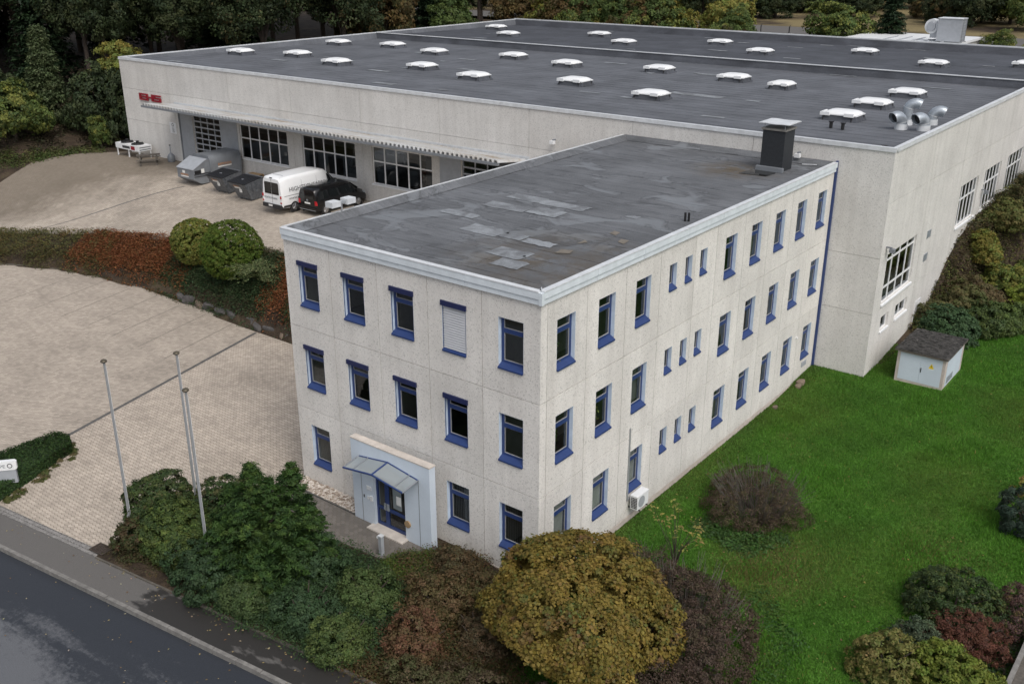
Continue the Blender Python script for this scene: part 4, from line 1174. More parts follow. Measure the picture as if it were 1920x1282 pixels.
SKY = [(-57.6, 70.0), (-50.4, 63.0), (-43.3, 69.4), (-36.2, 62.8), (-29.3, 69.2), (-22.2, 62.8), (-15.2, 69.2), (-7.4, 62.6), (-1.5, 67.0),
       (-58.2, 46.4), (-52.4, 47.9), (-45.1, 45.6), (-37.6, 47.3), (-30.6, 45.2), (-23.1, 46.8), (-16.2, 45.4), (-3.9, 45.1),
       (-57.5, 34.3), (-52.4, 36.3), (-45.1, 34.0), (-37.9, 36.2), (-30.8, 33.9), (-23.6, 36.1), (-16.1, 33.6), (-4.0, 38.9), (-3.7, 33.2), (-11.8, 43.6)]
for i, (x, y_) in enumerate(SKY):
    o = sk0 if i == 0 else copy_tree(sk0, hr)
    o.location = (x + 0.75, y_ - 0.9, HRf(y_ - 1) + 0.02)
    if i == len(SKY) - 1:
        o.scale = (0.72, 1.0, 1.0)
# goose-neck exhaust pipes
def goose(x, y_, h_, r_, face):
    g = part('exhaust_pipe', hr)
    HR = HRf(y_)
    MB().tube((x, y_, HR), (x, y_, HR + 0.30), r_ * 1.18, r_ * 1.12, 18).build('collar', 'coping', g, True)
    MB().tube((x, y_, HR + 0.28), (x, y_, HR + h_), r_, r_, 18, cap=False).build('pipe', 'galv', g, True)
    pts = []; n = 7; Rb = r_ * 1.35
    for k_ in range(n + 1):
        t = math.pi * 0.62 * k_ / n
        pts.append((t, Rb))
    c = Vector((x, y_, HR + h_)); fd = Vector((math.cos(face), math.sin(face), 0))
    loops = []
    for t, Rb in pts:
        ctr = c + fd * (Rb - Rb * math.cos(t)) + Vector((0, 0, Rb * math.sin(t)))
        tang = fd * math.sin(t) + Vector((0, 0, math.cos(t)))
        sidev = fd.cross(Vector((0, 0, 1))); nrm = tang.cross(sidev)
        loops.append([tuple(ctr + sidev * (math.cos(a) * r_) + nrm * (math.sin(a) * r_)) for a in np.linspace(0, 2 * math.pi, 19)[:-1]])
    end = loops[-1]; t = pts[-1][0]; tang = fd * math.sin(t) + Vector((0, 0, math.cos(t)))
    loops.append([tuple(Vector(p) + tang * 0.12) for p in end])
    m = MB(); m.loft(loops, cap=False); m.build('elbow', 'galv', g, True)
    m = MB(); m.poly(loops[-3]); m.build('throat', 'black', g)
    for L_ in (loops[1], loops[-1]):
        m = MB(); cc = sum((Vector(p) for p in L_), Vector()) / len(L_)
        m.loft([[tuple(cc + (Vector(p) - cc) * 1.05 - tang * 0.0) for p in L_], [tuple(cc + (Vector(p) - cc) * 1.05 + Vector((0, 0, 0.035))) for p in L_]], cap=False); m.build('clamp_ring', 'coping', g)
goose(0.55, 31.2, 0.30, 0.29, R(-118))
goose(0.30, 32.9, 0.80, 0.27, R(15))
goose(1.62, 31.5, 0.30, 0.29, R(-118))
goose(1.35, 33.8, 0.40, 0.27, R(15))
for (x, y_, h_) in ((-2.40, 29.05, 0.30), (-1.73, 28.95, 0.30), (1.85, 24.75, 0.18)):
    v_ = part('vent_stub', hr)
    MB().tube((x, y_, HR), (x, y_, HR + h_), 0.09, seg=10).build('pipe', 'black', v_); MB().tube((x, y_, HR + h_), (x, y_, HR + h_ + 0.05), 0.13, 0.14, 10).build('cap', 'black', v_)

# glazing of the hall
def big_window(parent, P, u0, u1, z0, z1, ncol, zbars, uneq=None, sill=True):
    fw = 0.07; D = -0.10
    us = np.linspace(u0, u1, ncol + 1)
    zs = [z0, *zbars, z1]
    m = MB()
    for i, u in enumerate(us):
        h_ = fw * (0.75 if 0 < i < ncol else 0.5)
        uu = min(max(u, u0 + h_), u1 - h_)
        bar(m, P, uu - h_, uu + h_, D - 0.05, D, z0, z1)
    for j, z in enumerate(zs):
        h_ = fw * (0.65 if 0 < j < len(zs) - 1 else 0.5); zz = min(max(z, z0 + h_), z1 - h_)
        bar(m, P, u0 + 0.002, u1 - 0.002, D - 0.047, D + 0.003, zz - h_, zz + h_)
    w = m.build('window', 'whiteframe', parent)
    for i in range(ncol):
        for j in range(len(zs) - 1):
            q = MB(); q.quad(P(us[i] + .02, D - .025, zs[j] + .02), P(us[i + 1] - .02, D - .025, zs[j] + .02), P(us[i + 1] - .02, D - .025, zs[j + 1] - .02), P(us[i] + .02, D - .025, zs[j + 1] - .02))
            q.build('pane', 'glass', w)
    if sill:
        s = MB(); s.hexa([P(u0 - .05, 0.002, z0 - .09), P(u1 + .05, 0.002, z0 - .09), P(u1 + .05, .09, z0 - .09), P(u0 - .05, .09, z0 - .09), P(u0 - .05, 0.002, z0 + .02), P(u1 + .05, .002, z0 + .02), P(u1 + .05, .09, z0 - .01), P(u0 - .05, .09, z0 - .01)])
        s.build('sill', 'white', w)
    return w
for a, b in HW:
    big_window(hall, HFRONT, a, b, 5.02, 7.55, 5, [6.55])
big_window(hall, HRIGHT, *rw[0], 4, [4.30, 5.72])
big_window(hall, HRIGHT, *rw[1], 1, []); big_window(hall, HRIGHT, *rw[2], 2, [])
for h in rw[4:]:
    big_window(hall, HRIGHT, *h, 5, [6.35])
def gate(u0, u1, z0, z1, nc, nr):
    g = MB(); D = -0.12
    us = np.linspace(u0 + 0.02, u1 - 0.02, nc + 1); zs = np.linspace(z0, z1 - 0.02, nr + 1)
    for u in us: bar(g, HFRONT, u - 0.045, u + 0.045, D - 0.05, D, z0, z1 - 0.02)
    for z in zs: bar(g, HFRONT, u0 + .02, u1 - .02, D - 0.047, D + 0.004, z - 0.055, z + 0.055)
    o = g.build('sectional_gate', 'grey_light', hall)
    for i in range(nc):
        for j in range(nr):
            q = MB(); q.quad(HFRONT(us[i], D - .03, zs[j]), HFRONT(us[i + 1], D - .03, zs[j]), HFRONT(us[i + 1], D - .03, zs[j + 1]), HFRONT(us[i], D - .03, zs[j + 1])); q.build('pane', 'glass', o)
gate(-51.25, -47.85, 3.72, 7.62, 4, 9); gate(-23.6, -19.6, 3.72, 7.62, 4, 9)
for (a, b) in ((-53.0, -51.28), (-47.82, -45.75), (-25.4, -23.65)):
    m = MB(); bar(m, HFRONT, a, b, 0.003, 0.03, 3.6, 8.05); m.build('cladding_panel', 'grey_light', hall)
# flashing band and corrugated canopy over the gates
m = MB(); bar(m, HFRONT, -53.4, -18.3, 0.004, 0.035, 8.19, 8.46); m.build('flashing_band', 'coping', hall)
m = MB(); bar(m, HFRONT, -53.4, -18.3, 0.04, 0.20, 8.08, 8.16); m.build('gutter', 'grey_steel', hall)
cnp = part('loading_canopy', hall)
V = MB(); pitch = 0.36; nw = int(35.0 / pitch)
prof = []
for k in range(nw):
    x = -53.4 + k * pitch
    prof += [(x, 0), (x + 0.14, 0), (x + 0.17, 0.15), (x + 0.33, 0.15)]
prof.append((-18.4, 0))
NY = 2
for a, b in zip(prof[:-1], prof[1:]):
    V.quad((a[0], 20.98, 8.56 + a[1]), (b[0], 20.98, 8.56 + b[1]), (b[0], 23.70, 8.20 + b[1]), (a[0], 23.70, 8.20 + a[1]))
    V.quad((a[0], 20.98, 8.53 + a[1]), (b[0], 20.98, 8.53 + b[1]), (b[0], 20.98, 8.56 + b[1]), (a[0], 20.98, 8.56 + a[1]))
V.build('corrugated_sheet', 'canopy', cnp)
MB().box(-53.4, -18.4, 20.90, 21.12, 8.40, 8.545).build('edge_beam', 'grey_steel', cnp)
for k in range(11):
    x = -53.2 + 3.47 * k
    m = MB(); m.hexa([(x - .06, 21.2, 8.34), (x + .06, 21.2, 8.34), (x + .06, 23.83, 7.75), (x - .06, 23.83, 7.75), (x - .06, 21.2, 8.50), (x + .06, 21.2, 8.50), (x + .06, 23.83, 8.15), (x - .06, 23.83, 8.15)])
    m.build('bracket', 'black', cnp)
MB().tube((-52.9, 23.78, 3.7), (-52.9, 23.78, 8.1), 0.06, seg=8).build('downpipe', 'grey_steel', hall)
# steel door, filled opening and grilles on the lawn side
h = rw[3]
d_ = MB(); bar(d_, HRIGHT, h[0] + .06, h[1] - .06, -0.10, -0.05, h[2], h[3] - .05); do = d_.build('door', 'whiteframe', hall)
f_ = MB(); bar(f_, HRIGHT, h[0] + .001, h[0] + .058, -0.11, 0.02, h[2], h[3] - .001); bar(f_, HRIGHT, h[1] - .058, h[1] - .001, -0.11, 0.02, h[2], h[3] - .001); bar(f_, HRIGHT, h[0] + .058, h[1] - .058, -0.11, 0.02, h[3] - .05, h[3] - .001); f_.build('door_frame', 'white', do)
f_ = MB(); bar(f_, HRIGHT, 31.3, 31.34, -0.049, 0.0, 1.0, 1.05); f_.build('handle', 'black', do)
for z in (5.45, 4.15):
    m = MB(); bar(m, HRIGHT, 31.38, 32.05, 0.003, 0.02, z, z + 0.42)
    for k in range(4): bar(m, HRIGHT, 31.42, 32.01, 0.021, 0.03, z + 0.04 + 0.1 * k, z + 0.09 + 0.1 * k)
    m.build('vent_grille', 'galv', hall)
def lamp(P, u, z, kind):
    o = part('flood_lamp' if kind else 'camera_housing', hall)
    m = MB(); bar(m, P, u - .05, u + .05, 0.003, 0.28, z - .03, z + .03); m.build('arm', 'grey_steel', o)
    m = MB(); bar(m, P, u - .13, u + .13, 0.18, 0.42, z - .22, z - .04); m.build('housing', 'grey_steel' if kind else 'white', o)
lamp(HRIGHT, 24.55, 6.6, 1); lamp(HRIGHT, 42.0, 6.15, 1); lamp(HFRONT, -16.45, 9.7, 0); lamp(HFRONT, -1.85, 10.75, 0)
# information board by the gate
bd = thing('notice_board', 'white notice with a dark ring beside the gate downpipe', 'notice')
BX = -53.92
m = MB(); bar(m, HFRONT, BX - .42, BX + .42, 0.004, 0.03, 6.43, 6.78); m.build('upper_panel', 'white', bd)
m = MB(); bar(m, HFRONT, BX - .42, BX + .42, 0.004, 0.03, 5.92, 6.42); m.build('lower_panel', 'white', bd)
ring = MB()
for k in range(16):
    a, b = 2 * math.pi * k / 16, 2 * math.pi * (k + 1) / 16
    ring.quad(HFRONT(BX + .14 * math.cos(a), .034, 6.6 + .14 * math.sin(a)), HFRONT(BX + .14 * math.cos(b), .034, 6.6 + .14 * math.sin(b)), HFRONT(BX + .09 * math.cos(b), .034, 6.6 + .09 * math.sin(b)), HFRONT(BX + .09 * math.cos(a), .034, 6.6 + .09 * math.sin(a)))
ring.build('ring_mark', 'ink', bd)
m = MB()
for z, l_ in ((6.33, .2), (6.25, .3), (6.17, .26), (6.09, .36), (6.01, .3)):
    bar(m, HFRONT, BX - .12, BX - .12 + l_, 0.031, 0.034, z, z + 0.03)
m.build('print_lines', 'ink', bd, kind='stuff')

# EHS lettering
ehs = thing('company_lettering', 'red block letters EHS mounted on the hall wall', 'sign')
def letter(bars):
    m = MB()
    for (u0, u1, z0, z1) in bars:
        bar(m, HFRONT, -57.95 + u0, -57.95 + u1, 0.06, 0.14, 8.24 + z0, 8.24 + z1)
    return m
H_ = 0.54
letter([(0, .22, 0, H_), (.22, .95, 0, .12), (.22, .95, .21, .33), (.22, .95, H_ - .12, H_)]).build('letter', 'red', ehs)
letter([(.97, 1.19, 0, H_), (1.19, 1.68, .21, .33), (1.68, 1.90, 0, H_)]).build('letter', 'red', ehs)
letter([(1.94, 2.95, 0, .12), (2.73, 2.95, .12, .21), (1.94, 2.95, .21, .33), (1.94, 2.16, .33, H_ - .12), (1.94, 2.95, H_ - .12, H_)]).build('letter', 'red', ehs)
# ------------------------------------------------------------------ vehicles
def sect(y, wb, ww, wr, zb, zw, zt):
    """closed cross-section: sill, waist, shoulder, roof"""
    r_ = min(0.16, (zt - zw) * 0.4)
    half = [(wb, zb), (ww, zb + 0.22), (ww, zw), (wr + (ww - wr) * 0.25, zt - r_ * 1.5), (wr, zt - r_ * 0.8), (wr - r_ * 0.7, zt - r_ * 0.15), (wr * 0.45, zt)]
    return [(x, y, z) for x, z in half] + [(-x, y, z) for x, z in reversed(half)]
class Shell:
    def __init__(s, secs):
        s.secs = secs
    def loops(s): return [sect(*q) for q in s.secs]
    def at(s, y):
        ys = [q[0] for q in s.secs]
        return [float(np.interp(y, ys, [q[k] for q in s.secs])) for k in range(7)]
    def hw(s, y, z):
        L = sect(*s.at(y))[:7]
        zs = [p[2] for p in L]; xs = [p[0] for p in L]
        return float(np.interp(z, zs, xs))
    def side_patch(s, pts, side, n=6, off=0.008):
        """pts: bottom y0,y1 top y0,y1 z0,z1 quad laid on the side skin"""
        (ya0, ya1, yb0, yb1, z0, z1) = pts
        m = MB(); V = {}
        for i in range(n + 1):
            for j in range(n + 1):
                t = j / n; u = i / n
                y = (ya0 + (ya1 - ya0) * u) * (1 - t) + (yb0 + (yb1 - yb0) * u) * t
                z = z0 + (z1 - z0) * t
                V[i, j] = len(m.v); m.v.append((side * (s.hw(y, z) + off), y, z))
        for i in range(n):
            for j in range(n):
                m.f.append((V[i, j], V[i + 1, j], V[i + 1, j + 1], V[i, j + 1]))
        return m
def wheel(parent, x, y, r_, side):
    w = part('wheel', parent)
    w.location = (x, y, r_)
    m = MB(); m.loft([[(side * a, b * math.cos(t), b * math.sin(t)) for t in np.linspace(0, 2 * math.pi, 25)[:-1]] for a, b in ((-0.20, r_ * 0.93), (-0.17, r_), (-0.02, r_), (0.015, r_ * 0.93), (0.015, r_ * 0.68))])
    m.build('tyre', 'rubber', w, True)
    m = MB(); m.tube((side * 0.012, 0, 0), (side * 0.020, 0, 0), r_ * 0.66, r_ * 0.62, 20)
    for k in range(5):
        t = 2 * math.pi * k / 5
        a = Vector((side * 0.03, math.cos(t) * r_ * 0.1, math.sin(t) * r_ * 0.1)); b = Vector((side * 0.03, math.cos(t) * r_ * 0.62, math.sin(t) * r_ * 0.62))
        m.tube(a, b, 0.035, 0.03, 6)
    m.build('rim', 'rim', w)
YG = float(yard_z(-34, 20)) + 0.03
def arch(m, y, r_, x, side):
    pts = [(side * x, y + r_ * math.cos(t), 0.02 + r_ * math.sin(t)) for t in np.linspace(0, math.pi, 15)]
    m.poly(pts)

# white high-roof van, nose to the hall
van = thing('white_van', 'white high roof delivery van lettered HIGHTECHFABRIK parked nose to the hall', 'van', loc=(-34.95, 18.0, YG))
sh = Shell([(0.0, .88, .93, .78, .38, 1.15, 2.22), (0.10, .90, .97, .82, .34, 1.15, 2.31), (0.8, .92, .99, .84, .32, 1.15, 2.36), (3.4, .92, .99, .83, .32, 1.15, 2.36), (3.95, .92, .985, .78, .32, 1.15, 2.28),
            (4.30, .91, .97, .74, .32, 1.12, 2.00), (4.75, .90, .95, .70, .32, 1.05, 1.42), (4.95, .89, .93, .72, .34, 0.98, 1.22), (5.22, .85, .88, .66, .36, .80, 1.06), (5.38, .74, .76, .50, .40, .62, .84)])
MB().loft(sh.loops()).build('body', 'vanwhite', van, True)
m = MB()
for i, (x0, x1) in enumerate(((-0.70, -0.02), (0.02, 0.70))):
    m.poly([(x0, -0.016, 1.20), (x1, -0.016, 1.20), (x1, -0.016, 1.86), (x1 * .93, -0.016, 1.98), (x0 * .93, -0.016, 1.98), (x0, -0.016, 1.86)])
m.build('rear_window', 'carglass', van)
MB().box(-.008, .008, -.009, -.002, .58, 2.2).build('door_gap', 'trim', van)
for yy in (1.75, 3.05, 3.98):
    q_ = sh.side_patch((yy, yy + .016, yy, yy + .016, .55, 2.0), 1, 3, .004); q_.build('panel_gap', 'grey_steel', van)
MB().box(-.5, .5, .6, .63, 2.362, 2.372).build('roof_rib', 'grey_light', van)
MB().box(-0.92, 0.92, -0.09, 0.12, 0.30, 0.56).build('bumper', 'trim', van)
MB().box(-0.32, 0.06 - 0.0, -0.098, -0.092, 0.40, 0.52).build('number_plate', 'paper', van)
for s in (-1, 1):
    m = MB(); m.hexa([(s * .80, -0.03, .66), (s * .95, -0.03, .66), (s * .975, .10, .66), (s * .80, .10, .66), (s * .80, -0.02, 1.18), (s * .95, -0.02, 1.18), (s * .975, .10, 1.18), (s * .80, .10, 1.18)])
    t_ = m.build('tail_lamp', 'whiteframe', van)
    MB().box(min(s * .82, s * .96), max(s * .82, s * .96), -0.045, -0.031, .98, 1.17).box(min(s * .82, s * .96), max(s * .82, s * .96), -0.045, -0.031, .67, .76).build('red_lens', 'redlamp', t_)
    sh.side_patch((4.05, 4.72, 4.02, 4.28, 1.28, 1.98), s).build('side_window', 'carglass', van)
    sh.side_patch((0.12, 5.1, 0.12, 5.1, .36, .52), s, 10, 0.012).build('sill_trim', 'trim', van)
    m = sh.side_patch((0.2, 2.2, 0.2, 2.2, 1.10, 1.13), s, 4, 0.006); m.build('slide_rail', 'trim', van)
    for y in (1.0, 4.45):
        a = MB(); arch(a, y, 0.43, 0.995, s); a.build('wheel_arch', 'trim', van)
        wheel(van, s * 0.99, y, 0.35, s)
    m = MB(); m.box(min(s * 1.02, s * 1.2), max(s * 1.02, s * 1.2), 4.5, 4.62, 1.25, 1.6); m.build('mirror', 'trim', van)
m = MB(); m.poly([(-.74, 4.20, 2.06), (.74, 4.20, 2.06), (.80, 4.86, 1.34), (-.80, 4.86, 1.34)]); m.build('windscreen', 'carglass', van)
MB().box(-.12, .12, -0.02, 0.02, 2.26, 2.30).build('brake_lamp', 'trim', van)
text('lettering', 'HIGHTECHFABRIK', 0.40, (1.002, 0.62, 1.36), (R(83), 0, R(90)), 'ink', van, 1.02)
text('web_address', 'WWW.HIGHTECHFABRIK', 0.20, (1.004, 0.55, 0.84), (R(90), 0, R(90)), 'ink', van, 1.1)
text('rear_lettering', 'HIGHTECHFABRIK', 0.19, (-0.80, -0.012, 0.88), (R(90), 0, 0), 'grey_steel', van, 0.85)

# black people carrier
bv = thing('black_van', 'black passenger van parked beside the white van', 'van', loc=(-32.62, 18.95, YG))
sb_ = Shell([(0.0, .80, .86, .68, .34, 1.02, 1.66), (0.10, .84, .90, .72, .30, 1.02, 1.74), (0.7, .86, .92, .74, .28, 1.02, 1.79), (2.6, .86, .92, .74, .28, 1.02, 1.79), (3.1, .86, .92, .70, .28, 1.02, 1.74),
             (3.55, .86, .91, .66, .28, .98, 1.46), (3.95, .85, .90, .68, .28, .88, 1.14), (4.3, .83, .87, .64, .30, .78, 1.00), (4.5, .74, .77, .55, .32, .62, .80)])
MB().loft(sb_.loops()).build('body', 'vanblack', bv, True)
m = MB(); m.poly([(-.62, -.014, 1.05), (.62, -.014, 1.05), (.56, -.014, 1.58), (-.56, -.014, 1.58)]); m.build('rear_window', 'carglass', bv)
MB().box(-.86, .86, -.08, .10, .30, .52).build('bumper', 'vanblack', bv)
MB().box(-.70, .84, -.085, -.081, .34, .37).build('chrome_strip', 'galv', bv)
MB().box(-.26, .26, -.02, -.012, .72, .83).build('number_plate', 'paper', bv)
rg = MB()
for k in range(16):
    a, b = 2 * math.pi * k / 16, 2 * math.pi * (k + 1) / 16
    rg.quad((.09 * math.cos(a), -.02, .95 + .09 * math.sin(a)), (.09 * math.cos(b), -.02, .95 + .09 * math.sin(b)), (.07 * math.cos(b), -.02, .95 + .07 * math.sin(b)), (.07 * math.cos(a), -.02, .95 + .07 * math.sin(a)))
for p, q in (((-.05, .99), (0, .90)), ((0, .90), (.05, .99)), ((-.025, .99), (.0, .95)), ((.0, .95), (.025, .99))):
    rg.tube((p[0], -.02, p[1]), (q[0], -.02, q[1]), .008, seg=5)
rg.build('badge', 'galv', bv)
for s in (-1, 1):
    m = MB(); m.hexa([(s * .70, -.02, .70), (s * .87, -.02, .70), (s * .90, .14, .70), (s * .70, .14, .70), (s * .70, -.01, .98), (s * .86, -.01, .98), (s * .895, .14, .98), (s * .70, .14, .98)])
    m.build('tail_lamp', 'redlamp', bv)
    for (a, b, c, d) in ((0.25, 1.05, 0.28, 1.02), (1.15, 2.05, 1.15, 2.02), (2.15, 3.35, 2.15, 3.02)):
        sb_.side_patch((a, b, c, d, 1.06, 1.56), s).build('side_window', 'carglass', bv)
    for y in (0.72, 3.62):
        a = MB(); arch(a, y, 0.40, 0.925, s); a.build('wheel_arch', 'black', bv)
        wheel(bv, s * 0.915, y, 0.335, s)
    m = MB(); m.box(min(s * .95, s * 1.12), max(s * .95, s * 1.12), 3.35, 3.46, 1.02, 1.2); m.build('mirror', 'vanblack', bv)
    m = MB(); m.box(min(s * .62, s * .84), max(s * .62, s * .84), 4.22, 4.36, .70, .90); m.build('headlamp', 'galv', bv)
m = MB(); m.poly([(-.64, 3.22, 1.66), (.64, 3.22, 1.66), (.74, 3.90, 1.18), (-.74, 3.90, 1.18)]); m.build('windscreen', 'carglass', bv)
for k in range(2):
    MB().box(-.5, .5, .7 + .9 * k, .74 + .9 * k, 1.792, 1.80).build('roof_bar', 'carglass', bv)

# ------------------------------------------------------------------ waste containers
cz = float(yard_z(-46, 21)) + 0.03
co = thing('waste_compactor', 'grey roll-off waste compactor with a rounded body below the gate', 'compactor', loc=(-46.25, 19.3, cz))
w_ = 0.98
def profile(pts, x0, x1):
    return MB().loft([[(x0, y, z) for y, z in pts], [(x1, y, z) for y, z in pts]])
profile([(0.0, 0.42), (0.62, 0.03), (1.42, 0.03), (1.42, 1.72), (1.22, 1.72), (0.0, 1.12)], -w_, w_).build('hopper', 'grey_steel', co)
nb = 9
loop = [(-w_ - .05, 0.12), (w_ + .05, 0.12), (w_ + .10, 1.30)] + [(w_ + .10 - 0.36 * (1 - math.cos(t)), 1.30 + 0.62 * math.sin(t)) for t in np.linspace(0.2, math.pi / 2, 6)] + [(-w_ - .10 + 0.36 * (1 - math.cos(t)), 1.30 + 0.62 * math.sin(t)) for t in np.linspace(math.pi / 2, 0.2, 6)] + [(-w_ - .10, 1.30)]
MB().loft([[(x, 1.45, z) for x, z in loop], [(x, 4.15, z) for x, z in loop]]).build('body', 'grey_steel', co, True)
for y in (1.43, 4.10):
    MB().loft([[(x * 1.03, y, z * 1.015) for x, z in loop], [(x * 1.03, y + 0.10, z * 1.015) for x, z in loop]]).build('rib', 'grey_steel', co)
m = MB(); m.hexa([(-w_ - .03, -.05, 1.125), (w_ + .03, -.05, 1.125), (w_ + .03, 1.2, 1.735), (-w_ - .03, 1.2, 1.735), (-w_ - .03, -.05, 1.17), (w_ + .03, -.05, 1.17), (w_ + .03, 1.2, 1.78), (-w_ - .03, 1.2, 1.78)]); m.build('hopper_lid', 'grey_light', co)
m = MB(); m.box(w_ + .002, w_ + .05, .02, 1.42, .76, .80); m.box(w_ + .002, w_ + .05, .05, 1.42, .60, .63); m.build('side_rail', 'trim', co)
MB().box(-w_ + .1, w_ - .1, .7, 4.2, 0, .12).build('skid', 'trim', co)
MB().box(-.35, -.05, -.012, -.004, .80, 1.0).build('notice', 'paper', co)
MB().box(-.55, .35, -.012, -.004, .54, .62).box(w_ + .102, w_ + .108, 2.1, 3.3, 1.02, 1.10).build('white_strip', 'paper', co)
text('brand_print', 'REMONDIS', 0.20, (-.58, -.014, .64), (R(90), 0, 0), 'orange', co, .95)
text('brand_print', 'REMONDIS', 0.26, (w_ + .115, 2.1, 1.14), (R(90), 0, R(90)), 'orange', co, .95)
MB().box(w_ + .002, w_ + .02, .10, .62, .82, 1.06).build('control_panel', 'black', co)
MB().box(w_ + .021, w_ + .03, .66, .92, .82, 1.12).build('notice', 'paper', co)

def make_bin(label, loc):
    b = thing('waste_bin', label, 'waste bin', 'steel bins beside the compactor', loc)
    def ring(y0, y1, wx, z0, z1): return [(-wx, y0, z0), (wx, y0, z0), (wx, y1, z1), (-wx, y1, z1)]
    MB().loft([ring(.65, 1.75, .70, .08, .08), ring(0.02, 1.62, .92, 1.24, 1.52)]).build('tub', 'bin', b)
    for k in range(4):
        x = -.93 + .02
        MB().hexa([(-.955, .25 + .36 * k, .75), (-.90, .25 + .36 * k, .75), (-.90, .33 + .36 * k, .75), (-.955, .33 + .36 * k, .75), (-.965, .25 + .36 * k, 1.2), (-.92, .25 + .36 * k, 1.2), (-.92, .33 + .36 * k, 1.2), (-.965, .33 + .36 * k, 1.2)]).build('rib', 'bin', b)
        MB().hexa([(.90, .25 + .36 * k, .75), (.93, .25 + .36 * k, .75), (.93, .33 + .36 * k, .75), (.90, .33 + .36 * k, .75), (.90, .25 + .36 * k, 1.2), (.965, .25 + .36 * k, 1.2), (.965, .33 + .36 * k, 1.2), (.90, .33 + .36 * k, 1.2)]).build('rib', 'bin', b)
    for i in range(8):
        x0 = -.92 + .23 * i
        MB().hexa([(x0 + .005, -.03, 1.245), (x0 + .225, -.03, 1.245), (x0 + .225, 1.45, 1.505), (x0 + .005, 1.45, 1.505), (x0 + .02, -.03, 1.30), (x0 + .21, -.03, 1.30), (x0 + .21, 1.45, 1.56), (x0 + .02, 1.45, 1.56)]).build('lid_panel', 'lid', b)
    MB().tube((-.05, .55, 1.43), (.12, .62, 1.45), .02, seg=6).build('lid_handle', 'alu', b)
    MB().box(-.94, .94, 1.46, 1.70, 1.515, 1.55).build('rear_rim', 'bin', b)
    for x in (-.55, .05, .55):
        MB().box(x - .04, x + .04, .68, 1.72, 0, .085).build('runner', 'bin', b)
    MB().tube((.97, .95, .72), (1.02, .95, .72), .09, seg=10).build('trunnion', 'bin', b)
    q = MB(); q.hexa([(-.42, .20, .86), (.20, .20, .86), (.20, .24, .86), (-.42, .24, .86), (-.42, .135, .98), (.20, .135, .98), (.20, .175, .98), (-.42, .175, .98)]); q.build('sticker', 'paper', b)
    q = MB(); q.hexa([(.02, .245, .60), (.24, .245, .60), (.24, .30, .60), (.02, .30, .60), (.02, .205, .84), (.24, .205, .84), (.24, .25, .84), (.02, .25, .84)]); q.build('sticker', 'paper', b)
    t_ = text('brand_print', 'REMONDIS', .15, (-.44, .115, .99), (R(119), 0, 0), 'orange', b, .85)
    return b
make_bin('steel waste bin with black lid next to the big compactor', (-42.25, 18.85, float(yard_z(-42, 19.5)) + .03))
make_bin('steel waste bin with black lid next to the white van', (-39.35, 18.50, float(yard_z(-39, 19.5)) + .03))
# stacked pallets
pal = None
for k in range(4):
    z = float(yard_z(-43, 22.8)) + .035 + .145 * k
    if k == 0:
        t = thing('wooden_pallet', 'wooden pallet in the stack against the hall wall', 'pallet', 'pallets stacked behind the bins', (-42.9, 22.85, z), R(4))
        for i in range(5):
            MB().box(-.6, .6, -.40 + .165 * i, -.26 + .165 * i, .12, .142).build('deck_board', 'pallet', t)
        for y in (-.40, -.05, .30):
            for x in (-.6, -.07, .46):
                MB().box(x, x + .14, y, y + .1, .022, .098).build('block', 'pallet', t)
            MB().box(-.6, .6, y, y + .1, 0, .02).build('bottom_board', 'pallet', t)
        for x in (-.6, -.07, .46):
            MB().box(x, x + .14, -.4, .4, .10, .118).build('stringer', 'pallet', t)
        pal = t
    else:
        c = copy_tree(pal); c.location = (-42.9 + random.uniform(-.04, .04), 22.85 + random.uniform(-.03, .03), z); c.rotation_euler = (0, 0, R(4 + random.uniform(-4, 4)))

# ------------------------------------------------------------------ yard fittings at the hall's far end
gz = float(yard_z(-57, 22.5)) + .03
ch_ = thing('chiller', 'white twin fan chiller on legs beside the hall corner', 'chiller', loc=(-58.4, 22.8, gz))
MB().box(-1.55, 1.75, -.6, .6, .62, 1.05).build('casing', 'white', ch_)
for x in (-1.5, .1, 1.62):
    for y in (-.55, .47):
        MB().box(x, x + .08, y, y + .08, 0, .62).build('leg', 'white', ch_)
for z in (.70, .88):
    MB().box(1.752, 1.765, -.52, .52, z, z + .07).build('louvre', 'grey_steel', ch_)
MB().box(-.55, .5, -.612, -.602, .72, .92).build('side_grille', 'ink', ch_)
MB().box(.65, 1.2, -.612, -.602, .68, .98).build('red_label', 'red', ch_)
for x in (-.75, .75):
    f_ = part('fan', ch_)
    MB().tube((x, 0, 1.05), (x, 0, 1.14), .52, .48, 24).build('shroud', 'black', f_)
    MB().tube((x, 0, 1.14), (x, 0, 1.34), .12, .12, 12).build('motor', 'black', f_)
    for k in range(4):
        t = k * math.pi / 2
        MB().tube((x, 0, 1.16), (x + .48 * math.cos(t), .48 * math.sin(t), 1.155), .02, seg=5).build('guard_spoke', 'black', f_)
pt = thing('picnic_table', 'weathered wooden picnic table with benches by the chiller', 'picnic table', loc=(-54.6, 21.7, float(yard_z(-54.6, 21.7)) + .03), rz=R(55))
for k in range(4):
    MB().box(-.9, .9, -.34 + .17 * k, -.185 + .17 * k, .72, .76).build('table_board', 'wood', pt)
for s in (-1, 1):
    MB().box(-.9, .9, s * .75 - .13, s * .75 + .13, .42, .46).build('bench', 'wood', pt)
    for x in (-.62, .62):
        MB().hexa([(x - .04, s * .72 - .05, 0), (x + .04, s * .72 - .05, 0), (x + .04, s * .72 + .05, 0), (x - .04, s * .72 + .05, 0), (x - .04, s * .25 - .05, .72), (x + .04, s * .25 - .05, .72), (x + .04, s * .25 + .05, .72), (x - .04, s * .25 + .05, .72)]).build('leg', 'wood', pt)
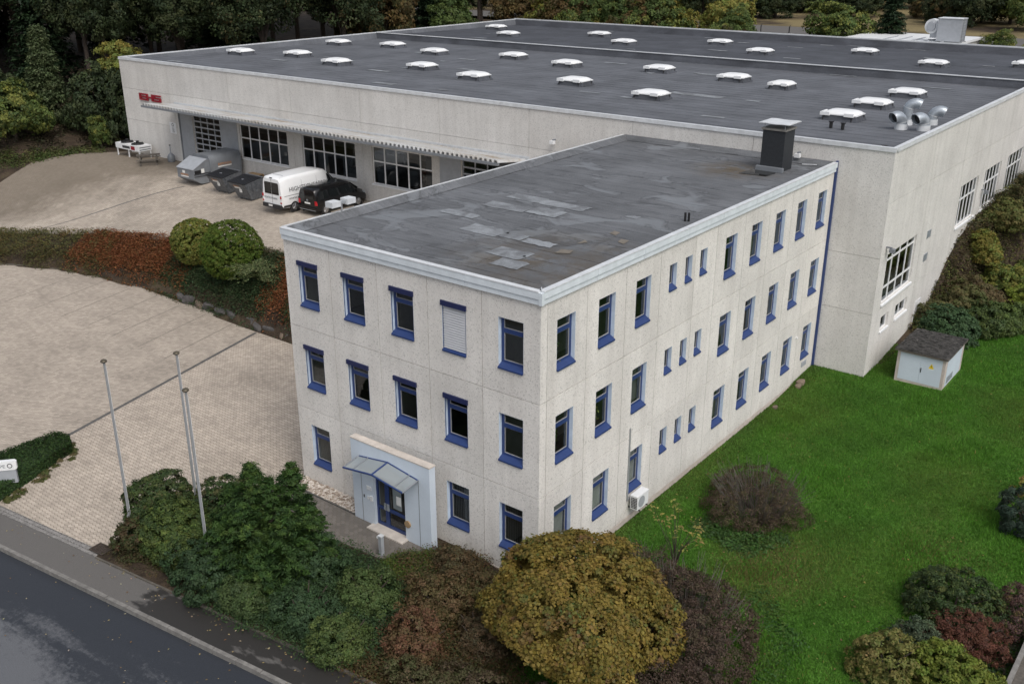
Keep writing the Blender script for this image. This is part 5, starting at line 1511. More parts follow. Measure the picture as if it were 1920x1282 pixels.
for x in (-.55, .55):
    MB().box(x - .03, x + .03, -.85, .85, .33, .42).build('cross_bar', 'wood', pt)
gb = thing('gas_bottle_heater', 'slender grey vessel with a tall neck standing by the hall wall', 'vessel', loc=(-53.9, 23.3, float(yard_z(-54, 23.3)) + .03))
MB().loft([[(r_ * math.cos(t), r_ * math.sin(t), z) for t in np.linspace(0, 6.2832, 19)[:-1]] for r_, z in ((.26, 0), (.30, .08), (.30, .42), (.22, .58), (.08, .70), (.05, .74))]).build('drum', 'grey_steel', gb, True)
MB().tube((0, 0, .74), (0, 0, 1.3), .045, seg=8).build('neck', 'grey_light', gb)
MB().tube((0, 0, 1.3), (0, 0, 1.36), .07, seg=8).build('cap', 'black', gb)

# pair of floodlights on the office roof edge
fl = thing('roof_floodlights', 'pair of grey floodlight boxes on a post at the roof edge', 'floodlight', loc=(-11.80, 2.95, 10.5))
MB().tube((0, 0, 0), (0, 0, .34), .035, seg=8).build('post', 'alu', fl)
MB().box(-.06, .06, -.16, .16, .30, .40).build('cross_arm', 'alu', fl)
MB().box(-.24, .16, -.62, -.17, .24, .46).build('lamp_box', 'coping', fl); MB().box(-.24, .16, .17, .62, .24, .46).build('lamp_box', 'coping', fl)

# ------------------------------------------------------------------ flagpoles, sign, bollard
for (x, y, h_, lb) in ((-13.2, -6.95, 7.05, 'bare silver flagpole farthest from the office entrance'), (-11.98, -4.95, 7.0, 'bare silver flagpole in the back of the trio, rising tallest in view'), (-9.12, -6.60, 7.0, 'bare silver flagpole in front, rising out of the dark yew')):
    f_ = thing('flagpole', lb, 'flagpole', 'flagpoles by the driveway', (x, y, 0.0))
    MB().tube((0, 0, 0), (0, 0, h_), .055, .038, 12).build('pole', 'alu', f_, True)
    MB().loft([[(r_ * math.cos(t), r_ * math.sin(t), h_ + z) for t in np.linspace(0, 6.2832, 13)[:-1]] for r_, z in ((.05, 0), (.10, .02), (.12, .06), (.09, .10), (.03, .13))]).build('finial', 'bronze', f_, True)
    MB().tube((.06, .02, .9), (.055, .02, h_ - .1), .006, seg=5).build('halyard', 'white', f_)
    MB().box(-.02, .02, -.09, -.05, 1.0, 1.12).build('cleat', 'alu', f_)
sg = thing('company_sign', 'white box sign with a ring logo rising out of the clipped hedge', 'sign', loc=(-19.98, -7.68, 0), rz=R(50))
m = MB(); m.loft([[(-2.9, -.10, .98), (-2.9, .10, .98), (-2.9, .10, 1.36), (-2.9, -.10, 1.36)], [(.02, -.10, .98), (.02, .10, .98), (.02, .10, 1.36), (.02, -.10, 1.36)], [(.10, -.06, 1.02), (.10, .06, 1.02), (.10, .06, 1.32), (.10, -.06, 1.32)]]); m.build('header_box', 'white', sg)
m = MB(); m.box(-2.85, .04, -.07, .07, .40, .978); m.build('lower_panel', 'grey_light', sg)
for x in (-2.6, -.35):
    MB().tube((x, 0, 0), (x, 0, .42), .05, seg=8).build('post', 'alu', sg)
text('lettering', 'GRUPPE', .20, (-.30, -.104, 1.10), (R(90), 0, 0), 'grey_steel', sg, 1.1, 'RIGHT')
rg = MB()
for k in range(18):
    a, b = 2 * math.pi * k / 18, 2 * math.pi * (k + 1) / 18
    rg.quad((-.14 + .10 * math.cos(a), -.104, 1.17 + .10 * math.sin(a)), (-.14 + .10 * math.cos(b), -.104, 1.17 + .10 * math.sin(b)), (-.14 + .07 * math.cos(b), -.104, 1.17 + .07 * math.sin(b)), (-.14 + .07 * math.cos(a), -.104, 1.17 + .07 * math.sin(a)))
rg.build('ring_logo', 'ink', sg)
bl = thing('bollard_light', 'short grey bollard lamp at the end of the entrance path', 'bollard', loc=(-5.32, -2.12, .05))
MB().box(-.07, .07, -.07, .07, 0, .78).build('column', 'grey_light', bl); MB().box(-.085, .085, -.085, .085, .782, .83).build('cap', 'coping', bl); MB().tube((-.16, 0, .70), (-.07, 0, .70), .06, .06, 10).build('lamp_head', 'white', bl)

# ------------------------------------------------------------------ transformer station
tg = float(G(5.1, 24.5))
tr = thing('transformer_kiosk', 'small white transformer kiosk with a mossy flat roof on the lawn', 'transformer kiosk', loc=(4.0, 24.42, tg))
TW, TD, TH = 2.28, 3.2, 1.62
m = MB(); m.box(0, .14, 0, .12, -.3, TH); m.box(TW - .14, TW, 0, .12, -.3, TH); m.box(.14, TW - .14, 0, .12, -.3, .14); m.box(.14, TW - .14, 0, .12, TH - .08, TH)
m.box(0, .12, .12, TD, -.3, TH); m.box(TW - .12, TW, .12, TD, -.3, TH); m.box(.12, TW - .12, TD - .12, TD, -.3, TH); m.build('concrete_shell', 'plinth', tr)
for (a, b) in ((.143, 1.137), (1.143, TW - .143)):
    MB().box(a, b, -.012, .03, .143, TH - .083).build('door_leaf', 'portal', tr)
MB().box(1.17, 1.21, -.035, -.0125, .72, .95).build('handle', 'black', tr)
MB().box(TW + .002, TW + .012, .35, TD - .35, .10, TH - .06).build('side_panel', 'portal', tr)
for k in range(5):
    MB().box(TW + .013, TW + .02, .55, 1.6, .20 + .07 * k, .245 + .07 * k).build('louvre', 'grey_steel', tr)
rf = MB()
n = 14
gx_ = np.linspace(-.13, TW + .13, 16); gy_ = np.linspace(-.16, TD + .10, 18)
hz_ = [[.13 + .04 * math.sin(i * 1.9 + j * .7) * math.sin(j * 1.3) + random.uniform(-.015, .015) for j in range(18)] for i in range(16)]
for i in range(15):
    for j in range(17):
        z = lambda a, b: TH + hz_[a][b] - .03 * (1 if a in (0, 15) or b in (0, 17) else 0)
        rf.quad((gx_[i], gy_[j], z(i, j)), (gx_[i + 1], gy_[j], z(i + 1, j)), (gx_[i + 1], gy_[j + 1], z(i + 1, j + 1)), (gx_[i], gy_[j + 1], z(i, j + 1)))
ro = rf.build('roof', 'mossroof', tr)
MB().box(-.12, TW + .12, -.15, TD + .09, TH + .003, TH + .085).build('roof_slab', 'wood', ro)
ws = part('warning_sign', tr)
m = MB(); m.poly([(1.52, -.016, 1.02), (1.78, -.016, 1.02), (1.65, -.016, 1.28)]); m.build('triangle', 'yellow', ws)
m = MB(); m.poly([(1.66, -.019, 1.22), (1.615, -.019, 1.13), (1.65, -.019, 1.135), (1.635, -.019, 1.05), (1.69, -.019, 1.155), (1.655, -.019, 1.15)]); m.build('bolt_mark', 'ink', ws)
m = MB(); m.poly([(1.54, -.016, .955), (1.76, -.016, .955), (1.76, -.016, 1.005), (1.54, -.016, 1.005)]); m.build('text_plate', 'paper', ws)

# low garden wall at the corner of the lawn
gw = thing('garden_wall', 'dark low retaining wall with pale capping at the lawn corner', 'wall')
MB().box(14.0, 16.5, 3.0, 7.3, -.8, .30).build('block', 'wood', gw)
MB().box(13.86, 14.0, 2.8, 7.3, -.8, .36).build('capping', 'kerb', gw)

# ------------------------------------------------------------------ low building behind the hall with an air handler
rb = thing('rear_building', 'low building with a white roof beyond the hall', 'building', loc=(-25, 99, 0))
MB().box(-2.5, 10, -2, 10, 3.5, 9.3).build('wall', 'wall_hall', rb)
MB().box(-2.8, 10.3, -2.3, 10.3, 9.3, 9.55).build('roof', 'white', rb)
for k in range(5):
    MB().box(2.0 + 1.6 * k, 2.12 + 1.6 * k, -2.2, 5, 9.552, 9.66).build('roof_rail', 'grey_light', rb)
ah = thing('air_handler', 'grey metal air handling unit with a round fan casing on the white roof', 'air handler', loc=(-17.3, 100.6, 9.66))
ah.scale = (.72, .8, .76)
MB().box(-.1, 1.75, -1.2, 1.2, 0, 3.2).build('cabinet', 'grey_light', ah); MB().box(1.76, 3.5, -1.2, 1.2, 0, 3.2).build('cabinet', 'grey_light', ah)
MB().box(-.2, 3.6, -1.3, 1.3, 3.202, 3.28).build('cabinet_top', 'coping', ah)
MB().tube((-1.2, -.7, 2.0), (-1.2, .7, 2.0), 1.05, 1.05, 28).build('fan_casing', 'coping', ah, True)
MB().tube((-1.2, -.95, 2.0), (-1.2, -.72, 2.0), .62, .70, 24).build('fan_inlet', 'grey_light', ah, True)
MB().box(-1.3, -.12, -.6, .6, .35, 1.6).build('duct', 'grey_light', ah)
for y in (-1.0, 1.0):
    MB().box(-2.0, 3.8, y - .06, y + .06, -.1, 0).build('base_rail', 'grey_steel', ah)
m = MB()
for y in (-.8, .8):
    m.tube((3.62, y, 0), (3.62, y, 3.3), .04, seg=6)
for k in range(8):
    m.tube((3.62, -.8, .3 + .4 * k), (3.62, .8, .3 + .4 * k), .025, seg=5)
m.build('ladder', 'grey_steel', ah)
# fence posts by the far road
for k in range(6):
    x = -62 + 4.2 * k
    z = float(G(x, 114))
    f_ = thing('fence_post', 'thin dark fence post beside the far road', 'fence post', 'fence posts by the far road', (x, 114, z))
    MB().tube((0, 0, 0), (0, 0, 2.0), .07, seg=6).build('shaft', 'black', f_); MB().tube((0, 0, 1.95), (0, .25, 2.15), .05, seg=6).build('arm', 'black', f_)
# ------------------------------------------------------------------ foliage
def nrm(v): return v / (np.linalg.norm(v, axis=-1, keepdims=True) + 1e-9)
def rdir(n, rng=RNG): return nrm(rng.normal(size=(n, 3)))
def leaf_mesh(name, C, N, size, col, aspect=0.55, rnd=0.8, up=0.25, fold=0.25, along=None, rng=RNG):
    """one small folded leaf per point; every leaf its own face and colour"""
    n = len(C)
    col = np.clip(col * 1.28, 0.002, 0.85)
    N = nrm(N + np.array([0, 0, up]) + rnd * rng.normal(size=(n, 3)) * 0.6)
    T = rdir(n, rng) if along is None else along + 0.35 * rng.normal(size=(n, 3))
    T = nrm(T - (T * N).sum(-1, keepdims=True) * N)
    B = np.cross(N, T)
    s = (size * rng.uniform(0.55, 1.5, n))[:, None]
    V = np.empty((n, 4, 3))
    V[:, 0] = C - T * s
    V[:, 1] = C + B * s * aspect + N * s * fold
    V[:, 2] = C + T * s
    V[:, 3] = C - B * s * aspect + N * s * fold
    V = V.reshape(-1, 3)
    me = bpy.data.meshes.new(name)
    me.vertices.add(4 * n); me.loops.add(4 * n); me.polygons.add(n)
    me.vertices.foreach_set('co', V.astype(np.float32).ravel())
    me.loops.foreach_set('vertex_index', np.arange(4 * n, dtype=np.int32))
    me.polygons.foreach_set('loop_start', np.arange(0, 4 * n, 4, dtype=np.int32))
    me.polygons.foreach_set('loop_total', np.full(n, 4, dtype=np.int32))
    me.update(calc_edges=True)
    a = me.color_attributes.new('Col', 'FLOAT_COLOR', 'POINT')
    c4 = np.ones((n, 4, 4)); c4[:, :, :3] = col[:, None, :]
    a.data.foreach_set('color', c4.astype(np.float32).ravel())
    me.materials.append(M['leaf'])
    return me
def tints(n, pal, w=None, jit=0.16, rng=RNG):
    pal = np.array(pal, float)
    w = np.ones(len(pal)) if w is None else np.array(w, float)
    k = rng.choice(len(pal), n, p=w / w.sum())
    c = pal[k] * np.exp(rng.normal(size=(n, 1)) * jit) * np.exp(rng.normal(size=(n, 3)) * jit * 0.35)
    return np.clip(c, 0.002, 0.9)
def crown_points(rad, nclump, per, rc, rng, zlo=-0.75, lump=0.22, fill=0.82, squash=0.8, shape=None):
    """leaf clumps over an uneven ellipsoid: light tops, gaps between the clumps"""
    rad = np.array(rad, float)
    D = rdir(nclump * 3, rng)
    D = D[D[:, 2] > zlo][:nclump]
    nclump = len(D)
    ph = rng.uniform(0, 6.28, (6,)); fr = rng.normal(size=(6, 3)) * 2.2
    lum = 1 + lump * np.sin(D @ fr.T + ph).sum(1) / 3
    r_ = (fill + (1 - fill) * rng.random(nclump)) * lum
    inner = rng.random(nclump) < 0.30
    r_[inner] *= rng.uniform(0.45, 0.85, inner.sum())
    CC = D * r_[:, None] * rad
    if shape is not None:
        CC = shape(CC)
    k = np.repeat(np.arange(nclump), per)
    d = rdir(len(k), rng)
    out = nrm(CC / (rad ** 2) * rad.mean())
    d = nrm(d + 0.75 * out[k] + np.array([0, 0, 0.3]))
    rr = rc * (0.55 + 0.55 * rng.random((nclump, 1)))[k]
    P = CC[k] + d * rr * rng.uniform(0.55, 1.05, (len(k), 1)) * np.array([1, 1, squash])
    return P, nrm(d + 0.4 * out[k]), k, nclump
def clump_tints(k, nclump, pal, w, rng, jit=0.14, mixw=0.5):
    base = tints(nclump, pal, w, 0.12, rng)
    own = tints(len(k), pal, w, jit, rng)
    return base[k] * (1 - mixw) + own * mixw
def limbs(trunk_h, r0, tips, mat='bark', seg=7, lean=(0, 0)):
    m = MB(); top = Vector((lean[0], lean[1], trunk_h))
    m.path([(0, 0, -0.3), (lean[0] * .3, lean[1] * .3, trunk_h * .5), tuple(top)], [r0, r0 * .8, r0 * .55], seg)
    for t in tips:
        t = Vector(t); st = Vector((0, 0, 0)).lerp(top, random.uniform(.55, 1.0))
        mid = st.lerp(t, .5) + Vector((random.uniform(-.1, .1), random.uniform(-.1, .1), .12)) * t.length * .3
        m.path([tuple(st), tuple(mid), tuple(t)], [r0 * .42, r0 * .26, r0 * .1], 5)
    return m
def bush(name, label, cat, loc, rad, nclump, per, rc, leaf, pal, w=None, seed=0, zlo=-0.5, lump=0.18, fill=0.85, aspect=0.55, group=None, base=0.0, rnd=0.8, up=0.25, shape=None, stems=6, rz=0.0, mixw=0.5, squash=0.8):
    rng = np.random.default_rng(seed + 100)
    t = thing(name, label, cat, group, loc, rz)
    P, N, k, nc = crown_points(rad, nclump, per, rc, rng, zlo, lump, fill, squash, shape)
    P[:, 2] += rad[2] * (-zlo) + base
    P[:, 2] = np.maximum(P[:, 2], 0.02)
    me = leaf_mesh('foliage', P, N, leaf, clump_tints(k, nc, pal, w, rng, mixw=mixw), aspect, rnd, up, rng=rng)
    link('foliage', me, t)
    m = MB()
    for i in range(stems):
        a = 6.28 * i / stems + rng.uniform(0, .6); q = rng.uniform(.45, .8)
        m.path([(0.12 * math.cos(a), .12 * math.sin(a), -.2), (.3 * rad[0] * math.cos(a), .3 * rad[1] * math.sin(a), base + rad[2] * .6), (q * rad[0] * math.cos(a), q * rad[1] * math.sin(a), base + rad[2] * 1.1)], [.05, .035, .012], 5)
    m.build('stems', 'bark', t)
    return t
GZ = lambda x, y: float(G(x, y))
# palettes (albedo)
OLIVE = [(0.150, 0.112, 0.024), (0.115, 0.092, 0.020), (0.190, 0.138, 0.032), (0.050, 0.080, 0.022), (0.11, 0.060, 0.03)]
RHODO = [(0.045, 0.075, 0.025), (0.032, 0.055, 0.022), (0.075, 0.10, 0.030), (0.09, 0.075, 0.035)]
YEW = [(0.030, 0.062, 0.017), (0.044, 0.088, 0.020), (0.020, 0.044, 0.015), (0.068, 0.112, 0.026)]
DARKG = [(0.030, 0.055, 0.024), (0.040, 0.070, 0.029), (0.022, 0.042, 0.020)]
BROWN = [(0.066, 0.045, 0.033), (0.048, 0.033, 0.025), (0.098, 0.068, 0.050), (0.055, 0.050, 0.024)]
RUST = [(0.170, 0.062, 0.026), (0.130, 0.048, 0.022), (0.205, 0.085, 0.034), (0.09, 0.065, 0.024)]
LIME = [(0.120, 0.150, 0.022), (0.085, 0.125, 0.022), (0.155, 0.165, 0.035)]
YELL = [(0.20, 0.165, 0.040), (0.16, 0.15, 0.04), (0.24, 0.17, 0.06), (0.10, 0.12, 0.03)]

# --- round maple by the office corner
bush('maple_tree', 'broad rounded maple with olive yellow leaves at the office corner', 'tree', (2.75, -2.05, GZ(2.9, -2.1)), (3.0, 2.95, 1.75), 1250, 84, 0.36, 0.050, OLIVE, [5, 4, 3, 1.6, .8], seed=1, zlo=-0.45, lump=0.24, fill=0.84, aspect=0.8, base=1.15, up=0.5)
# --- shrubs round the flagpoles
bush('rhododendron', 'round rhododendron nearest the driveway around a flagpole', 'shrub', (-13.0, -5.75, 0), (1.35, 1.25, 1.45), 420, 66, .24, .050, RHODO, [3, 3, 2, 1], seed=2, zlo=-.6, aspect=.42, up=.5)
bush('rhododendron', 'rhododendron with light green new leaves beside the footway', 'shrub', (-11.0, -6.55, 0), (1.65, 1.25, 1.35), 520, 66, .24, .050, [(0.065, .10, .026), (.045, .072, .022), (.10, .125, .03), (.03, .05, .02)], [3, 3, 2, 2], seed=3, zlo=-.6, aspect=.42, up=.5)
bush('rhododendron', 'dark rhododendron between the rear flagpole and the yew', 'shrub', (-11.0, -4.35, 0), (1.3, 1.2, 1.3), 340, 64, .24, .050, RHODO, [3, 4, 1, 1], seed=4, zlo=-.6, aspect=.42, up=.5)
bush('shrub', 'low reddish brown shrub at the corner of the driveway', 'shrub', (-12.5, -7.2, 0), (1.0, .75, .75), 130, 56, .2, .04, [(.05, .05, .02), (.075, .04, .025), (.04, .055, .02)], None, seed=5, zlo=-.6)
bush('shrub', 'dark leafy shrub below the yew along the footway', 'shrub', (-8.8, -7.05, 0), (1.9, .85, .95), 230, 62, .22, .045, DARKG, None, seed=6, zlo=-.5)
# --- yew with several pointed leaders
def yew(loc, label):
    rng = np.random.default_rng(55)
    t = thing('yew_tree', label, 'tree', None, loc)
    P = []; N = []; A = []; K = []; kk = 0
    for (x, y, h_, r_) in ((-.45, .1, 4.05, 1.5), (.9, .75, 4.25, 1.2), (.2, -.9, 3.3, 1.6), (-1.25, -.2, 3.1, 1.45), (1.6, -.25, 3.2, 1.45), (.1, 1.1, 3.5, 1.4), (-.6, -1.3, 2.4, 1.4), (1.3, -1.2, 2.2, 1.35), (1.8, .6, 3.4, 1.25), (.3, .2, 3.7, 1.6)):
        nb_ = int(112 * r_ * h_ / 4)
        for i in range(nb_):
            u = rng.random() ** .8
            z = h_ * (.06 + .94 * u); rr = r_ * (1 - u) ** .75 * rng.uniform(.75, 1.1) + .05
            a = rng.uniform(0, 6.28)
            tip = np.array([x + rr * math.cos(a), y + rr * math.sin(a), z + .12])
            rt = np.array([x + rr * .35 * math.cos(a), y + rr * .35 * math.sin(a), z - .12])
            n = 60; s = rng.random(n) ** .6
            d = nrm((tip - rt)[None])[0]
            p = rt + (tip - rt) * s[:, None] + rng.normal(size=(n, 3)) * (.115 * (1.2 - s))[:, None] * np.array([1, 1, .55])
            p[:, 2] -= .16 * s ** 2
            P.append(p); N.append(np.tile(np.array([math.cos(a) * .5, math.sin(a) * .5, .8]), (n, 1))); A.append(np.tile(d, (n, 1)) + rng.normal(size=(n, 3)) * .4); K.append(np.full(n, kk)); kk += 1
    P = np.concatenate(P); N = np.concatenate(N); A = np.concatenate(A); K = np.concatenate(K)
    P[:, 2] = np.maximum(P[:, 2], .03)
    link('foliage', leaf_mesh('foliage', P, N, .055, clump_tints(K, kk, YEW, [3, 3, 2, 1.5], rng, mixw=.3), .26, .7, .3, along=A, rng=rng), t)
    limbs(2.6, .11, [(.9, .5, 2.6), (-.9, -.2, 1.9), (.3, -.8, 2.0), (.1, .9, 2.2)]).build('trunk', 'bark', t)
yew((-7.85, -5.2, 0), 'large dark green yew with several pointed tops before the entrance')

# --- creeping cover over a piece of ground
def cover(name, label, pts, n, size, pal, w=None, h=(0.05, .35), seed=0, zf=G, aspect=.45, clump=.5, cat='ground cover', zadd=0.0, lumps=1.0):
    """dense low plants inside a plan polygon, following the slope"""
    rng = np.random.default_rng(seed + 900)
    pts = np.array(pts); lo, hi = pts.min(0), pts.max(0)
    def inside(q):
        r_ = np.zeros(len(q), bool); j = len(pts) - 1
        for i in range(len(pts)):
            xi, yi = pts[i]; xj, yj = pts[j]
            c = ((yi > q[:, 1]) != (yj > q[:, 1])) & (q[:, 0] < (xj - xi) * (q[:, 1] - yi) / (yj - yi + 1e-12) + xi)
            r_ ^= c; j = i
        return r_
    nc = max(12, int(n / 34))
    C = lo + rng.random((nc * 3, 2)) * (hi - lo); C = C[inside(C)][:nc]; nc = len(C)
    k = np.repeat(np.arange(nc), max(1, n // nc))
    hc = h[0] + (h[1] - h[0]) * (rng.random(nc) * .6 + .4 * (0.5 + .5 * np.sin(C[:, 0] * 1.7 * lumps) * np.cos(C[:, 1] * 2.1 * lumps)))
    d = rdir(len(k), rng); d[:, 2] = np.abs(d[:, 2])
    q = C[k] + d[:, :2] * clump * rng.uniform(.3, 1, (len(k), 1))
    z = zf(q[:, 0], q[:, 1]) + zadd + hc[k] * (.25 + .75 * d[:, 2]) * rng.uniform(.6, 1.0, len(k))
    P = np.column_stack([q, z])
    me = leaf_mesh(name, P, nrm(d + np.array([0, 0, .8])), size, clump_tints(k, nc, pal, w, rng, mixw=.45), aspect, .8, .5, rng=rng)
    return link(name, me, kind='stuff', label=label, category=cat)
cover('ground_cover', 'dark green creeping cover between the yew and the red shrubs', [(-8.6, -7.75), (-2.2, -7.1), (-1.6, -5.6), (-2.9, -3.3), (-5.2, -2.6), (-7.0, -2.9), (-8.4, -4.2)], 52000, .042, DARKG + [(.05, .085, .026)], [3, 3, 1.5, 2.5], (.2, .95), 1)
cover('ground_cover', 'reddish brown cotoneaster cover left of the maple', [(-4.6, -2.4), (-3.2, -3.1), (-2.2, -5.0), (-2.4, -7.1), (5.5, -6.3), (5.0, -4.6), (2.2, -4.0), (-.1, -1.0), (-2.0, -.35), (-3.6, -.6)], 56000, .040, [(.085, .060, .026), (.062, .060, .022), (.11, .046, .026), (.050, .036, .024), (.045, .065, .022)], [3, 3, 1.5, 2, 1.5], (.2, .85), 2)
cover('ground_cover', 'bright green cushion plants by the bollard', [(-4.9, -2.35), (-4.0, -1.05), (-3.1, -1.2), (-3.3, -2.6), (-4.4, -2.9)], 8000, .04, [(.06, .105, .018), (.045, .075, .018), (.08, .09, .02)], None, (.2, .55), 3)
cover('ground_cover', 'brown weeds in the bed corner by the driveway', [(-13.4, -8.25), (-9.0, -7.75), (-9.0, -7.2), (-12.0, -6.9), (-13.5, -7.4)], 7000, .04, [(.06, .048, .026), (.05, .065, .022), (.085, .06, .03)], [3, 2, 1], (.02, .4), 17, clump=.3)
cover('leaf_litter', 'brown leaf litter and weeds along the bed edging', [(-13.2, -8.3), (3, -6.3), (3, -5.7), (-5, -6.9), (-9.5, -7.6), (-13.2, -7.7)], 6000, .035, [(.07, .045, .025), (.10, .07, .035), (.05, .06, .02)], [3, 2, 1], (.0, .08), 4, clump=.3, cat='leaf litter', zadd=.05)
for i, (x, y, rad, pal, lb) in enumerate((
    (.2, -3.4, (.9, .8, .6), [(.075, .05, .028), (.05, .045, .024)], 'dusky brown shrub under the left side of the maple'), (1.9, -5.6, (1.3, .8, .6), [(.06, .042, .028), (.05, .05, .022)], 'dull shrub at the bed edge before the maple'), (4.2, -4.9, (1.3, .9, .65), [(.055, .04, .03), (.045, .05, .022)], 'brown shrub at the bed edge right of the maple'), (-1.0, -1.5, (.8, .7, .5), [(.085, .055, .028), (.06, .06, .024)], 'small rusty shrub near the office corner'),
    (-5.9, -4.6, (1.0, .9, .75), DARKG, 'low dark green shrub right of the yew'), (-4.5, -6.3, (1.2, .9, .7), DARKG, 'broad dark shrub near the footway right of the yew'), (-3.6, -4.4, (.9, .9, .65), [(.045, .072, .024), (.06, .085, .028)], 'mid green shrub in the middle of the front bed'),
    (-2.6, -6.4, (1.0, .8, .6), [(.04, .062, .022), (.065, .09, .026)], 'green shrub with fresh tips at the footway edge'), (-1.7, -3.1, (.95, .85, .6), [(.085, .055, .028), (.065, .058, .024)], 'brownish shrub before the windows left of the maple'), (-2.4, -1.3, (.8, .6, .5), [(.075, .05, .026), (.05, .045, .022)], 'low brown shrub below the ground floor windows'),
    (-.9, -5.0, (1.1, 1.0, .7), [(.10, .05, .03), (.075, .055, .025)], 'reddish cotoneaster shrub in front of the maple'), (.6, -6.2, (1.2, .7, .55), [(.065, .05, .028), (.05, .055, .022)], 'dull brown shrub at the bed edge below the maple'), (-6.9, -7.1, (1.1, .6, .6), [(.035, .055, .022), (.05, .075, .025)], 'dark leafy shrub at the footway under the yew'))):
    bush('shrub', lb, 'shrub', (x, y, GZ(x, y)), (rad[0] * 1.05, rad[1] * 1.05, rad[2] * 1.55), 300, 54, .22, .038, [tuple(1.25 * v_ for v_ in q_) for q_ in pal], None, seed=70 + i, zlo=-.35, lump=.38, fill=.68, group='low shrubs of the front bed')
# --- purple brown shrubs on the lawn
bush('barberry_shrub', 'large purple brown shrub mass right of the maple', 'shrub', (5.35, .15, GZ(5.3, .3)), (2.0, 3.3, 1.25), 800, 62, .28, .036, BROWN, [3, 3, 2, 1], seed=9, zlo=-.35, lump=.2, aspect=.45, rz=R(24))
bush('barberry_shrub', 'brown shrub partly bare behind the maple by the lawn edge', 'shrub', (2.6, 2.9, GZ(2.6, 2.9)), (1.1, 1.0, .85), 150, 48, .24, .032, BROWN, None, seed=10, zlo=-.35, aspect=.4)
bush('barberry_shrub', 'round brown shrub with bare twigs alone on the lawn', 'shrub', (3.75, 9.3, GZ(3.7, 9.3)), (2.1, 1.9, 1.1), 560, 50, .28, .032, BROWN + [(.08, .075, .03)], [3, 2.5, 2.5, 1.5, 2.2], seed=11, zlo=-.25, aspect=.35, lump=.34, fill=.78)
def twigs(parent, n, rx, ry, h_, seed, r0=.012, mat='bark'):
    rng = np.random.default_rng(seed); m = MB()
    for i in range(n):
        a = rng.uniform(0, 6.28); q = rng.random() ** .5
        x, y = rx * q * math.cos(a), ry * q * math.sin(a)
        b = (x * .5, y * .5, 0); c = (x * .8, y * .8, h_ * .6); d = (x * 1.05 + rng.normal() * .1, y * 1.05 + rng.normal() * .1, h_ * rng.uniform(.75, 1.15))
        m.path([b, c, d], [r0, r0 * .8, r0 * .4], 4)
    return m.build('twigs', mat, parent)
tw = [o for o in COL.objects if o.name.startswith('barberry_shrub')]
for o, n, rx, ry, h_ in zip(tw, (220, 60, 230), (2.0, 1.1, 1.9), (3.2, 1.0, 1.8), (1.7, 1.15, 1.5)):
    twigs(o, n, rx, ry, h_, 5 + n, mat='wood')
cover('ground_cover', 'green weeds fringing the round brown shrub', [(2.2, 7.0), (4.6, 6.5), (5.6, 8.4), (5.0, 8.2), (3.6, 7.7), (2.5, 8.2)], 3600, .06, [(.04, .10, .02), (.05, .085, .022), (.03, .06, .02)], None, (.05, .3), 6)
cover('ground_cover', 'green weeds along the edge of the purple shrubs', [(5.6, 4.2), (7.2, 2.6), (8.0, -1.0), (7.0, -4.0), (8.2, -4.0), (9.0, -.5), (8.0, 3.0), (6.0, 4.9)], 5000, .05, [(.04, .105, .018), (.06, .10, .02), (.03, .07, .018)], None, (.02, .2), 7)
# --- sapling with a few yellow leaves
sp = thing('sapling', 'thin sapling with sparse yellow leaves behind the purple shrubs', 'tree', None, (2.9, 4.3, GZ(2.9, 4.3)))
rng = np.random.default_rng(3); tips = [(rng.uniform(-1.0, 1.1), rng.uniform(-.9, 1.0), rng.uniform(1.2, 2.9)) for _ in range(16)]
m = MB()
for t_ in tips:
    m.path([(rng.normal() * .06, rng.normal() * .06, -.1), (t_[0] * .25, t_[1] * .25, .8), (t_[0] * .7, t_[1] * .7, t_[2] * .7), t_], [.018, .013, .008, .003], 5)
m.build('stems', 'bark', sp)
k = np.repeat(np.arange(16), 9); T_ = np.array(tips)
P = T_[k] * (1 - rng.random((len(k), 1)) * .18) + rng.normal(size=(len(k), 3)) * .10
link('foliage', leaf_mesh('foliage', P, np.tile([0, 0, 1.], (len(k), 1)), .075, tints(len(k), [(.20, .19, .05), (.15, .16, .045), (.22, .18, .06)]), .5, .6, .4, rng=rng), sp)
# --- shrubs in the lower lawn corner
Z0 = lambda x, y: (x, y, GZ(x, y))
bush('shrub', 'wide dark green shrub behind the rusty one at the lawn corner', 'shrub', Z0(11.55, 7.2), (1.5, 1.3, 1.0), 300, 66, .22, .040, [(.035, .058, .022), (.05, .075, .022), (.028, .045, .02), (.10, .11, .03)], [3, 2, 2, .7], seed=20, zlo=-.4)
bush('shrub', 'rusty red barberry among green shrubs at the lawn corner', 'shrub', Z0(12.45, 5.75), (1.15, .95, .85), 260, 66, .18, .028, [(.095, .040, .026), (.070, .034, .024), (.125, .052, .034)], None, seed=21, zlo=-.35)
bush('shrub', 'small grey green shrub left of the rusty barberry', 'shrub', Z0(11.15, 4.75), (.8, .75, .7), 120, 60, .2, .042, [(.06, .085, .05), (.045, .065, .04), (.085, .11, .06)], None, seed=22, zlo=-.35, aspect=.4)
bush('shrub', 'yellow green shrub with golden tips at the frame bottom', 'shrub', Z0(10.75, 3.0), (1.0, .9, 1.0), 170, 62, .2, .042, [(.16, .145, .045), (.12, .13, .035), (.075, .10, .025), (.20, .15, .06)], [3, 3, 2, 1], seed=23, zlo=-.4)
bush('shrub', 'fresh lime green shrub in front of the rusty barberry', 'shrub', Z0(12.55, 3.55), (1.4, 1.2, .9), 260, 64, .22, .046, LIME, None, seed=24, zlo=-.35)
